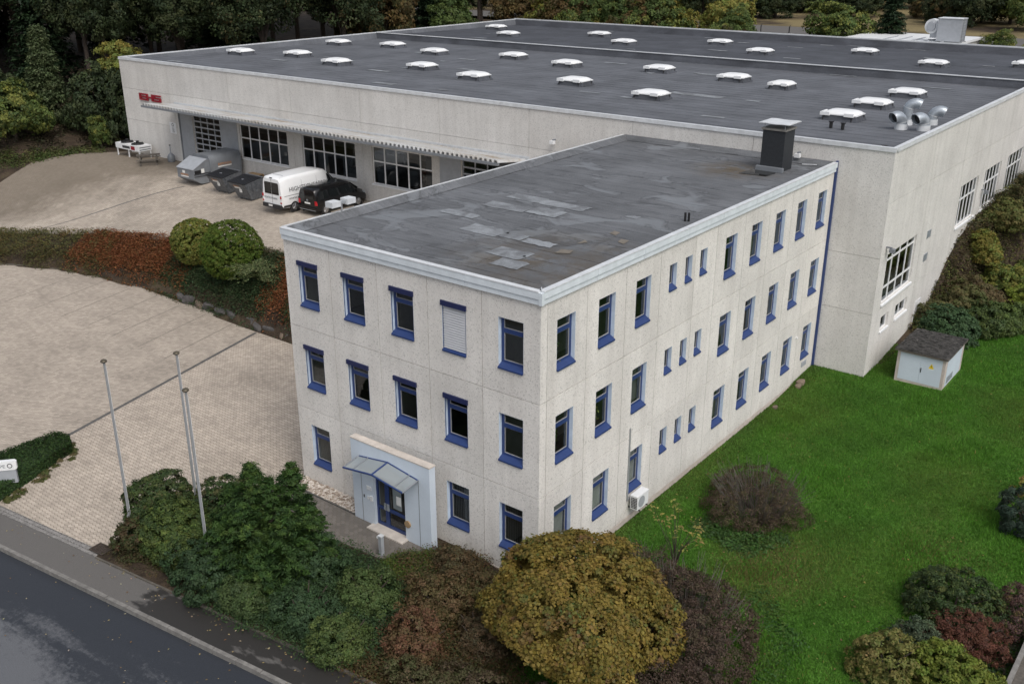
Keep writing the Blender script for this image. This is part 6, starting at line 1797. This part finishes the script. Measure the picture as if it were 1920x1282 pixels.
bush('shrub', 'reddish brown shrub against the low garden wall', 'shrub', Z0(13.6, 8.2), (.95, 1.7, .8), 220, 54, .2, .032, [(.085, .05, .045), (.06, .035, .03), (.13, .085, .07), (.14, .10, .03)], [3, 3, 1, .6], seed=25, zlo=-.35)
bush('shrub', 'dark bluish conifer shrub at the right edge of the lawn', 'shrub', Z0(12.3, 14.3), (1.0, 1.0, 1.0), 110, 60, .26, .07, [(.020, .036, .026), (.03, .05, .034), (.045, .065, .045)], None, seed=26, zlo=-.5, aspect=.3)
bush('shrub', 'small yellow green bush by the right edge above the conifer', 'shrub', Z0(12.0, 16.8), (.6, .6, .6), 40, 50, .2, .05, YELL, None, seed=27, zlo=-.4)
cover('ground_cover', 'dark mixed cover under the lawn corner shrubs', [(10.0, 2.2), (14, 2.0), (14, 9.5), (12.6, 8.4), (10.2, 6.0)], 9000, .05, DARKG + [(.06, .04, .03)], None, (.02, .25), 8)
# --- bank beside the hall
bank_pts = [(2.75, 30.6), (3.9, 29.9), (5.0, 32.3), (6.3, 35.3), (8.6, 40.5), (14, 52), (14, 62), (2.8, 62), (2.8, 39.5)]
cover('ground_cover', 'tangled brown and green undergrowth on the bank beside the hall', bank_pts, 62000, .07, [(.085, .070, .030), (.070, .098, .030), (.095, .066, .034), (.15, .16, .042)], [3, 3.5, 2, 2.2], (.15, 1.1), 12, clump=.8)
cover('ground_cover', 'dead brown stems and brambles along the hall wall on the bank', [(2.75, 33.0), (3.9, 33.5), (4.3, 37.0), (5.0, 42.0), (5.0, 60), (2.75, 60)], 17000, .085, [(.065, .050, .030), (.050, .052, .022), (.085, .062, .035), (.05, .07, .022)], [3, 2, 2, 1.5], (.2, .9), 13, clump=.6)
rng = np.random.default_rng(77)
BK = [((4.6, 31.6), (1.2, 1.0, .95), DARKG, 'dark green shrub at the foot of the bank behind the kiosk'), ((5.7, 33.6), (1.2, 1.1, 1.0), [(.030, .048, .018), (.05, .07, .02)], 'deep green shrub on the lower bank edge by the lawn'), ((6.9, 37.0), (1.4, 1.4, 1.1), LIME, 'lime green shrub at the right edge of the bank'),
      ((4.3, 34.6), (1.1, 1.1, 1.1), [(.07, .06, .025), (.05, .06, .02)], 'olive brown shrub halfway up the bank'), ((5.6, 39.6), (1.5, 1.4, 1.2), [(.075, .10, .02), (.05, .075, .02), (.13, .12, .03)], 'bright green yellow shrub on the upper bank'), ((4.0, 39.5), (1.0, 1.0, .9), [(.11, .09, .02), (.07, .09, .02)], 'golden shrub against the hall wall on the bank'),
      ((5.0, 46.0), (1.6, 1.8, 1.3), [(.045, .05, .02), (.06, .045, .02)], 'dark brownish shrub below the hall windows'), ((8.0, 42.0), (1.7, 1.7, 1.4), [(.06, .085, .022), (.045, .06, .02), (.10, .085, .025)], 'mixed green shrub at the outer side of the bank'), ((6.0, 52.0), (2.2, 2.4, 1.6), [(.05, .05, .022), (.045, .06, .02)], 'large dull shrub at the far end of the bank')]
BK += [((3.6, 32.6), (.8, .9, .8), [(.05, .045, .022), (.06, .065, .022)], 'small olive shrub by the steel door of the hall'), ((6.6, 34.7), (1.0, 1.0, .8), [(.06, .085, .022), (.04, .06, .02)], 'leafy green shrub where bank and lawn meet'), ((5.0, 36.4), (1.2, 1.2, 1.0), [(.085, .06, .03), (.06, .055, .024)], 'rust brown shrub in the middle of the bank'), ((3.9, 36.6), (.9, 1.0, .8), [(.06, .045, .026), (.075, .06, .03)], 'brown shrub close to the hall wall on the steep bank'), ((6.6, 41.4), (1.3, 1.3, 1.1), [(.075, .10, .024), (.055, .08, .022)], 'fresh green shrub in the upper middle of the bank'), ((4.2, 42.6), (1.1, 1.3, 1.0), [(.06, .075, .022), (.10, .085, .03)], 'mottled shrub under the second hall window'), ((7.6, 46.5), (1.6, 1.7, 1.3), [(.05, .07, .022), (.085, .09, .028)], 'broad green shrub at the upper right of the bank'), ((8.3, 39.4), (1.2, 1.2, 1.0), LIME, 'second lime shrub at the right rim of the bank'), ((4.9, 49.0), (1.3, 1.5, 1.1), [(.055, .05, .024), (.045, .058, .02)], 'brown green shrub below the third hall window')]
for i, ((x, y), rad, pal, lb) in enumerate(BK):
    bush('shrub', lb, 'shrub', Z0(x, y), tuple(1.22 * q_ for q_ in rad), 190 + int(90 * rad[0]), 56, .32, .066, [tuple(1.4 * v_ for v_ in q_) for q_ in pal], None, seed=40 + i, zlo=-.35, lump=.35, fill=.7, group='shrubs on the bank beside the hall')
# --- planted bank below the yard
def bank_strip(name, label, x0, x1, t0, t1, n, pal, w, seed, size=.07, h=(.1, .5)):
    xs = np.linspace(x0, x1, 8)
    pts = [(x, curb_y(x) * (1 - t0) + crest_y(x) * t0) for x in xs] + [(x, curb_y(x) * (1 - t1) + crest_y(x) * t1) for x in xs[::-1]]
    cover(name, label, pts, int(n * 1.5), size * .82, pal, w, (h[0] + .1, h[1] * 1.35), seed, clump=.6)
bank_strip('ground_cover', 'olive and yellow heather on the far end of the bank', -62, -42, .05, 1.1, 20000, [(.085, .085, .030), (.060, .068, .025), (.12, .10, .03), (.13, .07, .03)], [4, 3, 1.2, 1], 30)
bank_strip('ground_cover', 'rust red ground cover on the middle of the bank', -45.5, -34.0, .10, 1.1, 20000, RUST, [3, 3, 2, 1], 31)
bank_strip('ground_cover', 'dark green juniper mat below the two round bushes', -36.5, -26.0, .04, 1.0, 28000, [(.030, .055, .025), (.042, .070, .029), (.06, .08, .036), (.06, .045, .025)], [3, 3, 1, .8], 32)
bank_strip('ground_cover', 'rust red ground cover next to the office', -27.2, -17, .12, .95, 17000, RUST, [3, 3, 2, .6], 33)
bank_strip('ground_cover', 'brown green plants along the crest of the bank', -37, -18, .85, 1.12, 7000, [(.06, .05, .022), (.045, .055, .02), (.08, .06, .03)], None, 34)
bank_strip('ground_cover', 'brown stems and weeds at the foot of the bank', -62, -33, .0, .3, 13000, [(.06, .045, .026), (.05, .058, .024), (.10, .08, .03)], None, 35, .055, (.02, .3))
bank_strip('ground_cover', 'dark green sprawling plants at the office side of the bank foot', -24.6, -20.5, .08, .45, 4600, DARKG, None, 36)
def ball(x, y, z, r_, lb, pal, seed, leaf, per):
    bush('round_bush', lb, 'bush', (x, y, z), (r_, r_, r_), 1500, per, r_ * .10, leaf, pal, None, seed=seed, zlo=-.80, lump=.03, fill=.95, aspect=.5, group='clipped round bushes on the bank', stems=5)
ball(-34.0, 11.2, GZ(-34, 11.2), 1.42, 'light green round bush, the smaller one above the car park', [(.120, .145, .030), (.085, .115, .026), (.16, .14, .035)], 60, .062, 20)
ball(-30.1, 10.95, GZ(-30.1, 10.9), 1.75, 'deep green clipped globe bush, the larger one above the car park', [(.066, .110, .016), (.048, .085, .014), (.095, .115, .020)], 61, .042, 34)
# spreading juniper with layered pale sprays
jn = thing('juniper', 'spreading juniper with pale layered sprays near the office wall', 'shrub', None, (-27.6, 10.7, GZ(-27.6, 10.7)))
rng = np.random.default_rng(8); P = []; N = []; A = []
for i in range(70):
    a = rng.uniform(0, 6.28); L_ = rng.uniform(.9, 2.2); z0 = rng.uniform(.35, 1.15); n = 70; s = rng.random(n)
    p = np.column_stack([s * L_ * math.cos(a), s * L_ * math.sin(a), z0 + .35 * s - .25 * s ** 2]) + rng.normal(size=(n, 3)) * np.array([.10, .10, .04])
    P.append(p); N.append(np.tile([0, 0, 1.], (n, 1))); A.append(np.tile([math.cos(a), math.sin(a), .2], (n, 1)))
P = np.concatenate(P); link('foliage', leaf_mesh('foliage', P, np.concatenate(N), .07, tints(len(P), [(.125, .155, .070), (.08, .11, .045), (.17, .19, .09)]), .3, .5, .4, along=np.concatenate(A), rng=rng), jn)
MB().path([(0, 0, -.2), (.1, .1, .4), (.3, .2, .9)], [.08, .06, .03], 6).build('stems', 'bark', jn)
# boulders at the bank foot
def rock_mesh(seed):
    rng = np.random.default_rng(seed); bm = bmesh.new(); bmesh.ops.create_icosphere(bm, subdivisions=2, radius=1)
    f1 = rng.normal(size=(5, 3)) * 1.6; p1 = rng.uniform(0, 6.28, 5)
    for v in bm.verts:
        c = np.array(v.co); s = 1 + .12 * np.sin(f1 @ c + p1).sum()
        v.co = Vector(np.sign(c) * np.abs(c) ** .55 * s)
    me = bpy.data.meshes.new('boulder'); bm.to_mesh(me); bm.free(); return me
rm = [rock_mesh(s) for s in range(4)]
rm[2].materials.append(M['rock2']); [rm[i].materials.append(M['rock']) for i in (0, 1, 3)]
x = -34.5; i = 0
while x < -21.0:
    w_ = random.uniform(.7, 1.2); yb = float(curb_y(x)) + .40
    o = link('boulder', rm[i % 4], label='tan boulder in the stone row at the foot of the bank' if i % 4 == 2 else 'dark grey boulder in the stone row at the foot of the bank', category='boulder', group='boulders at the bank foot')
    o.location = (x + w_ * .5, yb + random.uniform(-.08, .08), .16 + random.uniform(-.03, .05)); o.scale = (w_ * .54, random.uniform(.35, .5), random.uniform(.22, .34)); o.rotation_euler = (random.uniform(-.2, .2), random.uniform(-.2, .2), random.uniform(-.4, .4))
    x += w_ * .98; i += 1
for (x, y, s) in ((0.35, 21.6, .2), (.4, 21.2, .15), (.35, 18.6, .12)):
    o = link('stone', rm[2], label='pale stone lying by the lawn side wall', category='stone', group='stones by the office wall'); o.location = (x, y, GZ(x, y) + .05); o.scale = (s, s * 1.3, s * .7)
# --- clipped hedge by the driveway
hp = [(-22.7, -4.6), (-21.9, -4.35), (-21.15, -4.75), (-20.95, -5.4), (-20.0, -7.7), (-19.3, -9.6), (-22.8, -9.6), (-22.75, -7.0)]
def hedge(pts, h_, label):
    t = thing('clipped_hedge', label, 'hedge')
    pts = np.array(pts); rng = np.random.default_rng(2); c = pts.mean(0)
    m = MB(); m.prism([tuple(c + (p - c) * .86) for p in pts][::-1], 0.0, h_ - .10); m.build('core', 'bark', t)
    lo, hi = pts.min(0), pts.max(0); N_ = 30000
    q = lo + rng.random((N_, 2)) * (hi - lo)
    def inside(q):
        r_ = np.zeros(len(q), bool); j = len(pts) - 1
        for i in range(len(pts)):
            xi, yi = pts[i]; xj, yj = pts[j]
            r_ ^= ((yi > q[:, 1]) != (yj > q[:, 1])) & (q[:, 0] < (xj - xi) * (q[:, 1] - yi) / (yj - yi + 1e-12) + xi); j = i
        return r_
    q = q[inside(q)]
    top = np.column_stack([q, h_ + .03 * np.sin(q[:, 0] * 5) * np.sin(q[:, 1] * 4) + rng.normal(size=len(q)) * .03])
    S_ = []
    for a, b in zip(pts, np.roll(pts, -1, 0)):
        n = int(np.linalg.norm(b - a) * 900); u = rng.random((n, 1)); nn = np.array([(b - a)[1], -(b - a)[0]]); nn = nn / np.linalg.norm(nn)
        if np.dot(nn, (a + b) / 2 - c) < 0: nn = -nn
        p = a + (b - a) * u; z = rng.random(n) * h_
        S_.append(np.column_stack([p + nn * (-.08 * (z / h_) ** 3 - rng.random(n) * .05)[:, None], z]))
    P = np.concatenate([top] + S_); nr = np.column_stack([P[:, :2] - c, np.where(P[:, 2] > h_ - .06, 3.0, .4)])
    link('foliage', leaf_mesh('foliage', P, nrm(nr), .038, tints(len(P), [(.030, .058, .018), (.040, .075, .020), (.022, .042, .016)]), .45, 1.0, .3, rng=rng), t)
hedge(hp, .52, 'low clipped hedge wedge beside the driveway')
cover('ground_cover', 'dry grass fringe round the clipped hedge', [(-22.9, -4.2), (-21.5, -4.0), (-20.6, -5.0), (-19.6, -7.6), (-18.9, -9.4), (-19.3, -9.6), (-20.3, -7.0), (-21.1, -5.0), (-22.2, -4.55)], 2600, .05, [(.12, .095, .05), (.07, .08, .025), (.05, .075, .02)], None, (0, .12), 14, clump=.2, zadd=.04)
# --- potted plants in the office windows
for (y, zs_, lb) in ((1.05, 7.72, 'leafy plant in a yellow pot in the top floor window nearest the corner'), (5.85, 7.72, 'leafy plant in a yellow pot in the third top floor window'), (1.15, 4.36, 'tall leafy plant in the middle floor window nearest the corner'), (3.5, 4.36, 'leafy plant in the second middle floor window')):
    pp = thing('potted_plant', lb, 'potted plant', 'plants in the office windows', (-.42, y + .02, zs_ - .02))
    MB().tube((0, 0, 0), (0, 0, .2), .09, .12, 12).build('pot', 'pot', pp)
    rng = np.random.default_rng(int(y * 100)); n = 170
    P = rng.normal(size=(n, 3)) * np.array([.09, .14, .24]) + np.array([0, .05, .55])
    link('foliage', leaf_mesh('foliage', P, rdir(n, rng), .06, tints(n, [(.10, .16, .03), (.06, .11, .03), (.16, .17, .05)]), .45, rng=rng), pp)
MB().box(-.9, -.34, 0, 0, 0, 0)

# --- grass on the lawn
def lawn_grass(n):
    rng = np.random.default_rng(5)
    x = rng.uniform(.05, 16, n); y = rng.uniform(-6, 40, n)
    # nearer the camera the blades stand denser
    keep = lawn_mask(x, y) & ~((x > 3.9) & (x < 6.4) & (y > 24.3) & (y < 27.7)) & (x < 14.0)
    x, y = x[keep], y[keep]; n = len(x)
    z = G(x, y) + .02
    patch_ = .5 + .5 * np.sin(x * .9 + 1.2 * np.sin(y * .5)) * np.cos(y * .7 + .8 * np.sin(x * .6))
    yel = np.clip(np.sin(x * .55 + y * .31 + 1.1) * np.sin(y * .43 - x * .25) + .15 * np.sin(x * 3.1) * np.sin(y * 2.7), 0, 1)
    f1 = np.sin(x * 2.3 + y * 1.1) * np.sin(y * 2.9 - x * .7)
    dry = np.clip(1.6 - np.hypot((x - 5.6) / 1.7, (y - 6.3) / 2.0), 0, 1) * (rng.random(n) < .8) + np.clip(1.2 - np.hypot((x - 10.2) / 2.2, (y - 10.8) / 1.6), 0, 1) * (rng.random(n) < .35)
    wall = np.clip(1.2 - x, 0, 1) * (y < 24)
    col = np.array([.070, .178, .021]) * (0.82 + .40 * patch_ + .14 * f1)[:, None]
    col = col * (1 - dry[:, None]) + np.array([.125, .120, .038]) * dry[:, None]
    col = col * (1 - .45 * wall[:, None]) + np.array([.09, .085, .035]) * .45 * wall[:, None]
    col = col * (1 - .45 * yel[:, None]) + np.array([.115, .150, .030]) * .45 * yel[:, None]
    col *= np.exp(rng.normal(size=(n, 1)) * .24)
    fl = rng.random(n) < .010
    col[fl] = np.array([.22, .20, .05])
    h_ = rng.uniform(.035, .10, n) * (1 + .5 * (patch_ > .7))
    a = rng.uniform(0, 6.28, n); w_ = rng.uniform(.010, .022, n)
    lean = rng.normal(size=(n, 2)) * .045
    V = np.empty((n, 3, 3))
    V[:, 0] = np.column_stack([x - w_ * np.cos(a), y - w_ * np.sin(a), z]); V[:, 1] = np.column_stack([x + w_ * np.cos(a), y + w_ * np.sin(a), z]); V[:, 2] = np.column_stack([x + lean[:, 0], y + lean[:, 1], z + h_])
    me = bpy.data.meshes.new('grass'); me.vertices.add(3 * n); me.loops.add(3 * n); me.polygons.add(n)
    me.vertices.foreach_set('co', V.astype(np.float32).ravel()); me.loops.foreach_set('vertex_index', np.arange(3 * n, dtype=np.int32))
    me.polygons.foreach_set('loop_start', np.arange(0, 3 * n, 3, dtype=np.int32)); me.polygons.foreach_set('loop_total', np.full(n, 3, dtype=np.int32)); me.update(calc_edges=True)
    at = me.color_attributes.new('Col', 'FLOAT_COLOR', 'POINT'); c4 = np.ones((n, 3, 4)); c4[:, :, :3] = np.clip(col, .003, .8)[:, None]; at.data.foreach_set('color', c4.astype(np.float32).ravel())
    me.materials.append(M['leaf'])
    return link('grass', me, kind='stuff', label='short green lawn grass beside the office', category='grass')
lawn_grass(620000)
def lawn_leaves(n):
    rng = np.random.default_rng(25); x = rng.uniform(.2, 14, n); y = rng.uniform(-4, 34, n); k = lawn_mask(x, y) & (rng.random(n) < np.clip(1.2 - np.hypot(x - 4.5, y - 5) / 9, .12, 1)); x, y = x[k], y[k]; n = len(x)
    link('fallen_leaves', leaf_mesh('fallen_leaves', np.column_stack([x, y, G(x, y) + .07]), np.tile([0, 0, 3.], (n, 1)), .045, tints(n, [(.20, .17, .05), (.13, .13, .04), (.16, .10, .05)]), .6, .4, 1, rng=rng), kind='stuff', label='yellow fallen leaves scattered on the lawn', category='leaves')
lawn_leaves(1100)
# fallen leaves on road and footway
def scatter_leaves(n):
    rng = np.random.default_rng(15); x = rng.uniform(-18, 6, n); o = rng.uniform(-3.2, 1.2, n); o[: n // 2] = rng.normal(.9, .25, n // 2)
    o = np.minimum(o, 1.15); y = kerb_line(x) + o; z = np.where(o > 0, -.055 + .035 * o / 1.2, np.where(o > -.16, -.04, -.21)) + .012
    link('fallen_leaves', leaf_mesh('fallen_leaves', np.column_stack([x, y, z]), np.tile([0, 0, 4.], (n, 1)), .035, tints(n, [(.30, .24, .12), (.16, .10, .05), (.35, .30, .20)]), .6, .2, 1, rng=rng), kind='stuff', label='pale fallen leaves scattered on road and footway', category='leaves')
scatter_leaves(240)
# ------------------------------------------------------------------ trees around the site
def tree_mesh(seed, rad, nclump, per, rc, leaf, pal, w, h_trunk, conifer=False):
    rng = np.random.default_rng(seed)
    if not conifer:
        P, N, k, nc = crown_points(rad, nclump, per, rc, rng, -.8, .30, .72, .75)
        P[:, 2] += h_trunk + rad[2] * .75
        me = leaf_mesh('crown', P, N, leaf, clump_tints(k, nc, pal, w, rng, mixw=.4), .62, .8, .4, rng=rng)
        tips = [tuple(np.array([math.cos(a) * rad[0] * .6, math.sin(a) * rad[1] * .6, h_trunk + rad[2] * rng.uniform(.5, 1.2)])) for a in np.linspace(0, 6.28, 8)[:-1]]
        tm = limbs(h_trunk + rad[2] * .4, .16 + .02 * rad[2], tips).mesh('trunk', 'bark')
        return me, tm
    H_, r_ = rad[2], rad[0]; P = []; N = []; A = []; K = []
    for i in range(nclump):
        u = rng.random() ** .85; z = h_trunk + (H_ - h_trunk) * u; L_ = r_ * (1 - u) ** .85 * rng.uniform(.7, 1.12) + .12; a = rng.uniform(0, 6.28); n = per; s = rng.random(n) ** .6
        p = np.column_stack([s * L_ * math.cos(a), s * L_ * math.sin(a), z + .15 * s * L_ * (u > .6) - .22 * s * L_ * (u < .6)]) + rng.normal(size=(n, 3)) * rc * np.array([1, 1, .5])
        P.append(p); N.append(np.tile([math.cos(a) * .3, math.sin(a) * .3, .9], (n, 1))); A.append(np.tile([math.cos(a), math.sin(a), -.1], (n, 1))); K.append(np.full(n, i))
    P = np.concatenate(P)
    me = leaf_mesh('crown', P, np.concatenate(N), leaf, clump_tints(np.concatenate(K), nclump, pal, w, rng, mixw=.4), .4, .7, .3, along=np.concatenate(A), rng=rng)
    m = MB(); m.path([(0, 0, -.3), (0, 0, H_ * .6), (0, 0, H_ * .98)], [.2, .12, .03], 7)
    return me, m.mesh('trunk', 'bark')
DG = [(.027, .041, .018), (.038, .053, .021), (.020, .031, .015), (.050, .060, .024)]
MG = [(.060, .090, .026), (.080, .110, .030), (.045, .070, .022)]
YG_ = [(.155, .165, .038), (.115, .145, .038), (.205, .170, .040), (.25, .18, .045)]
BR = [(.090, .058, .024), (.064, .050, .022), (.115, .075, .027), (.050, .056, .020)]
GO = [(.26, .17, .030), (.205, .145, .032), (.15, .135, .034)]
VAR = {
 'dark': tree_mesh(1, (3.6, 3.6, 4.6), 460, 66, .8, .105, DG, None, 5.2),
 'dark2': tree_mesh(2, (4.2, 3.9, 5.4), 520, 66, .85, .105, DG + BR[:1], [3, 3, 2, 1.5, .6], 5.4),
 'green': tree_mesh(3, (3.1, 3.1, 3.8), 330, 54, .7, .11, MG, None, 2.4),
 'yellow': tree_mesh(4, (2.7, 2.7, 3.9), 340, 52, .65, .105, YG_, [3, 3, 2, 1], 1.8),
 'brown': tree_mesh(5, (3.2, 3.0, 4.2), 340, 54, .75, .115, BR, None, 2.6),
 'gold': tree_mesh(6, (2.6, 2.6, 3.6), 310, 52, .65, .11, GO + YG_[:1], None, 2.0),
 'low': tree_mesh(7, (2.2, 2.2, 1.9), 230, 52, .55, .09, MG + YG_[:1], None, .5),
 'lowdark': tree_mesh(8, (2.4, 2.3, 2.0), 220, 52, .55, .1, DG, None, .5),
 'lowbrown': tree_mesh(9, (2.2, 2.2, 1.6), 200, 50, .5, .09, BR + [(.05, .055, .02)], None, .4),
 'spruce': tree_mesh(10, (2.6, 2.6, 10.0), 430, 40, .16, .16, [(.018, .034, .016), (.026, .046, .02), (.014, .026, .014)], None, .6, True),
 'poplar': tree_mesh(11, (2.3, 2.3, 8.6), 620, 44, .20, .13, [(.075, .100, .045), (.095, .12, .055), (.055, .075, .035)], None, .3, True),
}
def plant(kind, name, label, group, x, y, s=1.0, sz=None, rz=None, dz=0.0):
    t = thing(name, label, 'bush' if kind.startswith('low') else 'tree', group, (x, y, GZ(x, y) + dz), random.uniform(0, 6.28) if rz is None else rz)
    t.scale = (s, s, sz or s)
    link('crown', VAR[kind][0], t); link('trunk', VAR[kind][1], t)
    return t
# named individuals at the yard's far side
plant('poplar', 'pointed_tree', 'pointed grey green tree standing alone beyond the yard', None, -73.5, 24.2, .98, .98)
plant('low', 'round_bush', 'big round leafy bush at the left edge beyond the yard', None, -70.6, 19.2, 1.2, 1.3)
plant('lowdark', 'dark_bush', 'dark bush between the pointed tree and the hall corner', None, -68.0, 26.0, 1.2, 1.5)
plant('lowdark', 'dark_bush', 'dark bush close against the hall corner', None, -63.6, 26.6, 1.05, 1.7)
plant('lowdark', 'dark_bush', 'dark bush behind the round leafy bush', None, -74.5, 20.5, 1.0, 1.2)
plant('yellow', 'young_tree', 'young yellow green tree leaning over the hall corner', None, -68.2, 29.5, .95, .95)
plant('low', 'small_bush', 'slim small bush at the yard edge near the chiller', None, -64.2, 23.4, .42, .75)
# wood on the left: rows of dark trees that fill the slope
rng = np.random.default_rng(21)
spots = []
for row, (d0, n) in enumerate(((0, 10), (9, 11), (18, 11), (28, 12), (40, 12), (54, 12))):
    for i in range(n):
        t_ = (i + .5 + rng.uniform(-.3, .3)) / n
        # the wood's edge curves from the left frame edge round behind the hall
        ex, ey = np.interp(t_, [0, .35, .6, 1.0], [-86, -80, -70, -67]), np.interp(t_, [0, .35, .6, 1.0], [14, 30, 46, 92])
        nx_, ny_ = np.interp(t_, [0, 1], [-.93, -.9]), np.interp(t_, [0, 1], [.3, .42])
        spots.append((ex + nx_ * d0 + rng.normal() * 1.2, ey + ny_ * d0 + rng.normal() * 1.6, t_, row))
for (x, y, t_, row) in spots:
    if row == 0 and t_ < .30:
        continue
    r_ = rng.random()
    if row == 0 and t_ > .45:
        kind = ('brown' if t_ > .55 else 'dark') if r_ < .42 else ('gold' if r_ < .65 and t_ > .7 else ('green' if r_ < .8 and t_ > .7 else ('yellow' if t_ > .75 else 'dark2')))
    elif row <= 1:
        kind = 'dark' if r_ < .4 else ('dark2' if r_ < .85 else ('brown' if t_ > .5 else 'spruce'))
    else:
        kind = 'dark' if r_ < .45 else ('dark2' if r_ < .85 else 'spruce')
    nm = {'dark': ('dark_tree', 'dark green broadleaf tree in the wood beyond the hall'), 'dark2': ('dark_tree', 'tall dark tree with brownish patches in the wood beyond the hall'), 'green': ('green_tree', 'mid green tree at the edge of the wood'), 'brown': ('autumn_tree', 'brown autumn tree at the edge of the wood'),
          'gold': ('golden_tree', 'golden autumn tree at the edge of the wood'), 'yellow': ('yellow_tree', 'yellow green tree at the edge of the wood'), 'spruce': ('spruce_tree', 'dark spruce deep in the wood')}[kind]
    s = rng.uniform(.95, 1.25) * (1.0 + .08 * row) * (1.35 if kind == 'spruce' else 1.0)
    plant(kind, nm[0], nm[1], 'trees of the wood beyond the hall', x, y, s, s * rng.uniform(1.0, 1.25))
# belt of yellowing trees right behind the hall
x = -60.0; i = 0
while x < -33.5:
    r_ = rng.random()
    kind = 'yellow' if r_ < .42 else ('green' if r_ < .62 else ('gold' if r_ < .78 else ('brown' if r_ < .9 else 'low')))
    nm = {'yellow': ('yellow_tree', 'yellow green tree in the belt right behind the hall'), 'green': ('green_tree', 'plain green tree in the belt right behind the hall'), 'gold': ('golden_tree', 'golden tree in the belt right behind the hall'), 'brown': ('autumn_tree', 'brownish tree in the belt right behind the hall'), 'low': ('low_bush', 'low green bush in the belt right behind the hall')}[kind]
    y = 82.5 + rng.uniform(0, 4)
    s = rng.uniform(.9, 1.2)
    plant(kind, nm[0], nm[1], 'tree belt behind the hall', x, y, s, s * rng.uniform(1.0, 1.2))
    if rng.random() < .8 and x < -42:
        k2 = 'dark' if rng.random() < .5 else 'yellow'
        plant(k2, 'dark_tree' if k2 == 'dark' else 'yellow_tree', 'dark tree in the second row behind the hall' if k2 == 'dark' else 'yellow green tree in the second row behind the hall', 'tree belt behind the hall', x + rng.uniform(-1, 1), y + 9 + rng.uniform(0, 6), s * 1.1, s * 1.3)
    plant('low' if i % 2 else 'lowbrown', 'low_bush', 'leafy low bush at the foot of the belt behind the hall' if i % 2 else 'brownish low bush at the foot of the belt behind the hall', 'tree belt behind the hall', x + 1.2, 80.0 + rng.uniform(0, 1.5), rng.uniform(1.0, 1.35), rng.uniform(1.8, 2.3))
    x += rng.uniform(2.2, 3.1); i += 1
# individuals beyond the rear bay
plant('low', 'round_bush', 'big rounded green bush beyond the rear parapet', None, -31.0, 106.0, 1.75, 1.75, dz=.2)
plant('spruce', 'spruce_tree', 'dark spruce between the rounded bush and the air handler', None, -25.0, 107.5, .95, .95)
plant('low', 'small_bush', 'small yellowish bush right of the air handler', None, -12.8, 109.0, .85, 1.05)
plant('low', 'small_bush', 'green bush at the right edge behind the parapet', None, -8.0, 108.0, .8, .9)
# scrub on the far slope
for i in range(210):
    x = rng.uniform(-125, 15); y = 127 + rng.random() ** 1.1 * 70
    if (y < 137 and x > -75 and rng.random() < .85) or (x > 12 - (y - 127) * .12 + 8):
        continue
    r_ = rng.random()
    kind = 'lowdark' if r_ < .50 else ('lowbrown' if r_ < .74 else ('low' if r_ < .97 else 'dark'))
    nm = {'lowdark': ('scrub_bush', 'dark green scrub bush on the far slope'), 'lowbrown': ('scrub_bush', 'brown scrub bush on the far slope'), 'low': ('scrub_bush', 'light green scrub bush on the far slope'), 'dark': ('dark_tree', 'dark tree standing in the far scrub')}[kind]
    s = rng.uniform(1.0, 1.7)
    plant(kind, nm[0], nm[1], 'scrub on the far slope', x, y, s, s * rng.uniform(.8, 1.2))
# undergrowth along the yard's far edge
def patch_cover(name, label, pts, n, pal, seed, size=.12, h=(.1, .7)):
    cover(name, label, pts, n, size, pal, None, h, seed, clump=.9)
patch_cover('undergrowth', 'green weeds along the far edge of the yard', [(-62.0, 22.5), (-63.5, 23.0), (-72.5, 15.5), (-70.5, 13.5), (-66.5, 18.0)], 5200, [(.05, .085, .02), (.07, .09, .025), (.10, .09, .04), (.04, .05, .02)], 50, .09, (.02, .55))
patch_cover('undergrowth', 'brown bramble and litter at the edge of the wood', [(-62, 24.5), (-64, 60), (-82, 50), (-90, 20), (-76, 12), (-66, 21)], 26000, [(.035, .028, .018), (.028, .034, .016), (.05, .038, .022)], 51, .13, (.0, .7))

# look-alike trees and boulders are told apart by their order in the picture, counted from the left
ORD = ['first', 'second', 'third', 'fourth', 'fifth', 'sixth', 'seventh', 'eighth', 'ninth', 'tenth', 'eleventh', 'twelfth']
def screen(o):
    d = Vector(o.location) + Vector((0, 0, 2.5)) - Vector((16.6627, -22.9251, 20.3035)); w_ = d.dot(dv)
    return 960 + 1863.65 * d.dot(rv) / w_, 641 - 1863.65 * d.dot(uv) / w_
same = {}
for o in COL.objects:
    if o.parent is None and o.get('group') and o.get('label'):
        same.setdefault(o['label'], []).append(o)
for lb, L_ in same.items():
    if 2 <= len(L_) <= 12 and 'pallet' not in lb:
        for i, o in enumerate(sorted(L_, key=lambda q: screen(q)[0])):
            o['label'] = lb + ', ' + ORD[i] + ' from left'
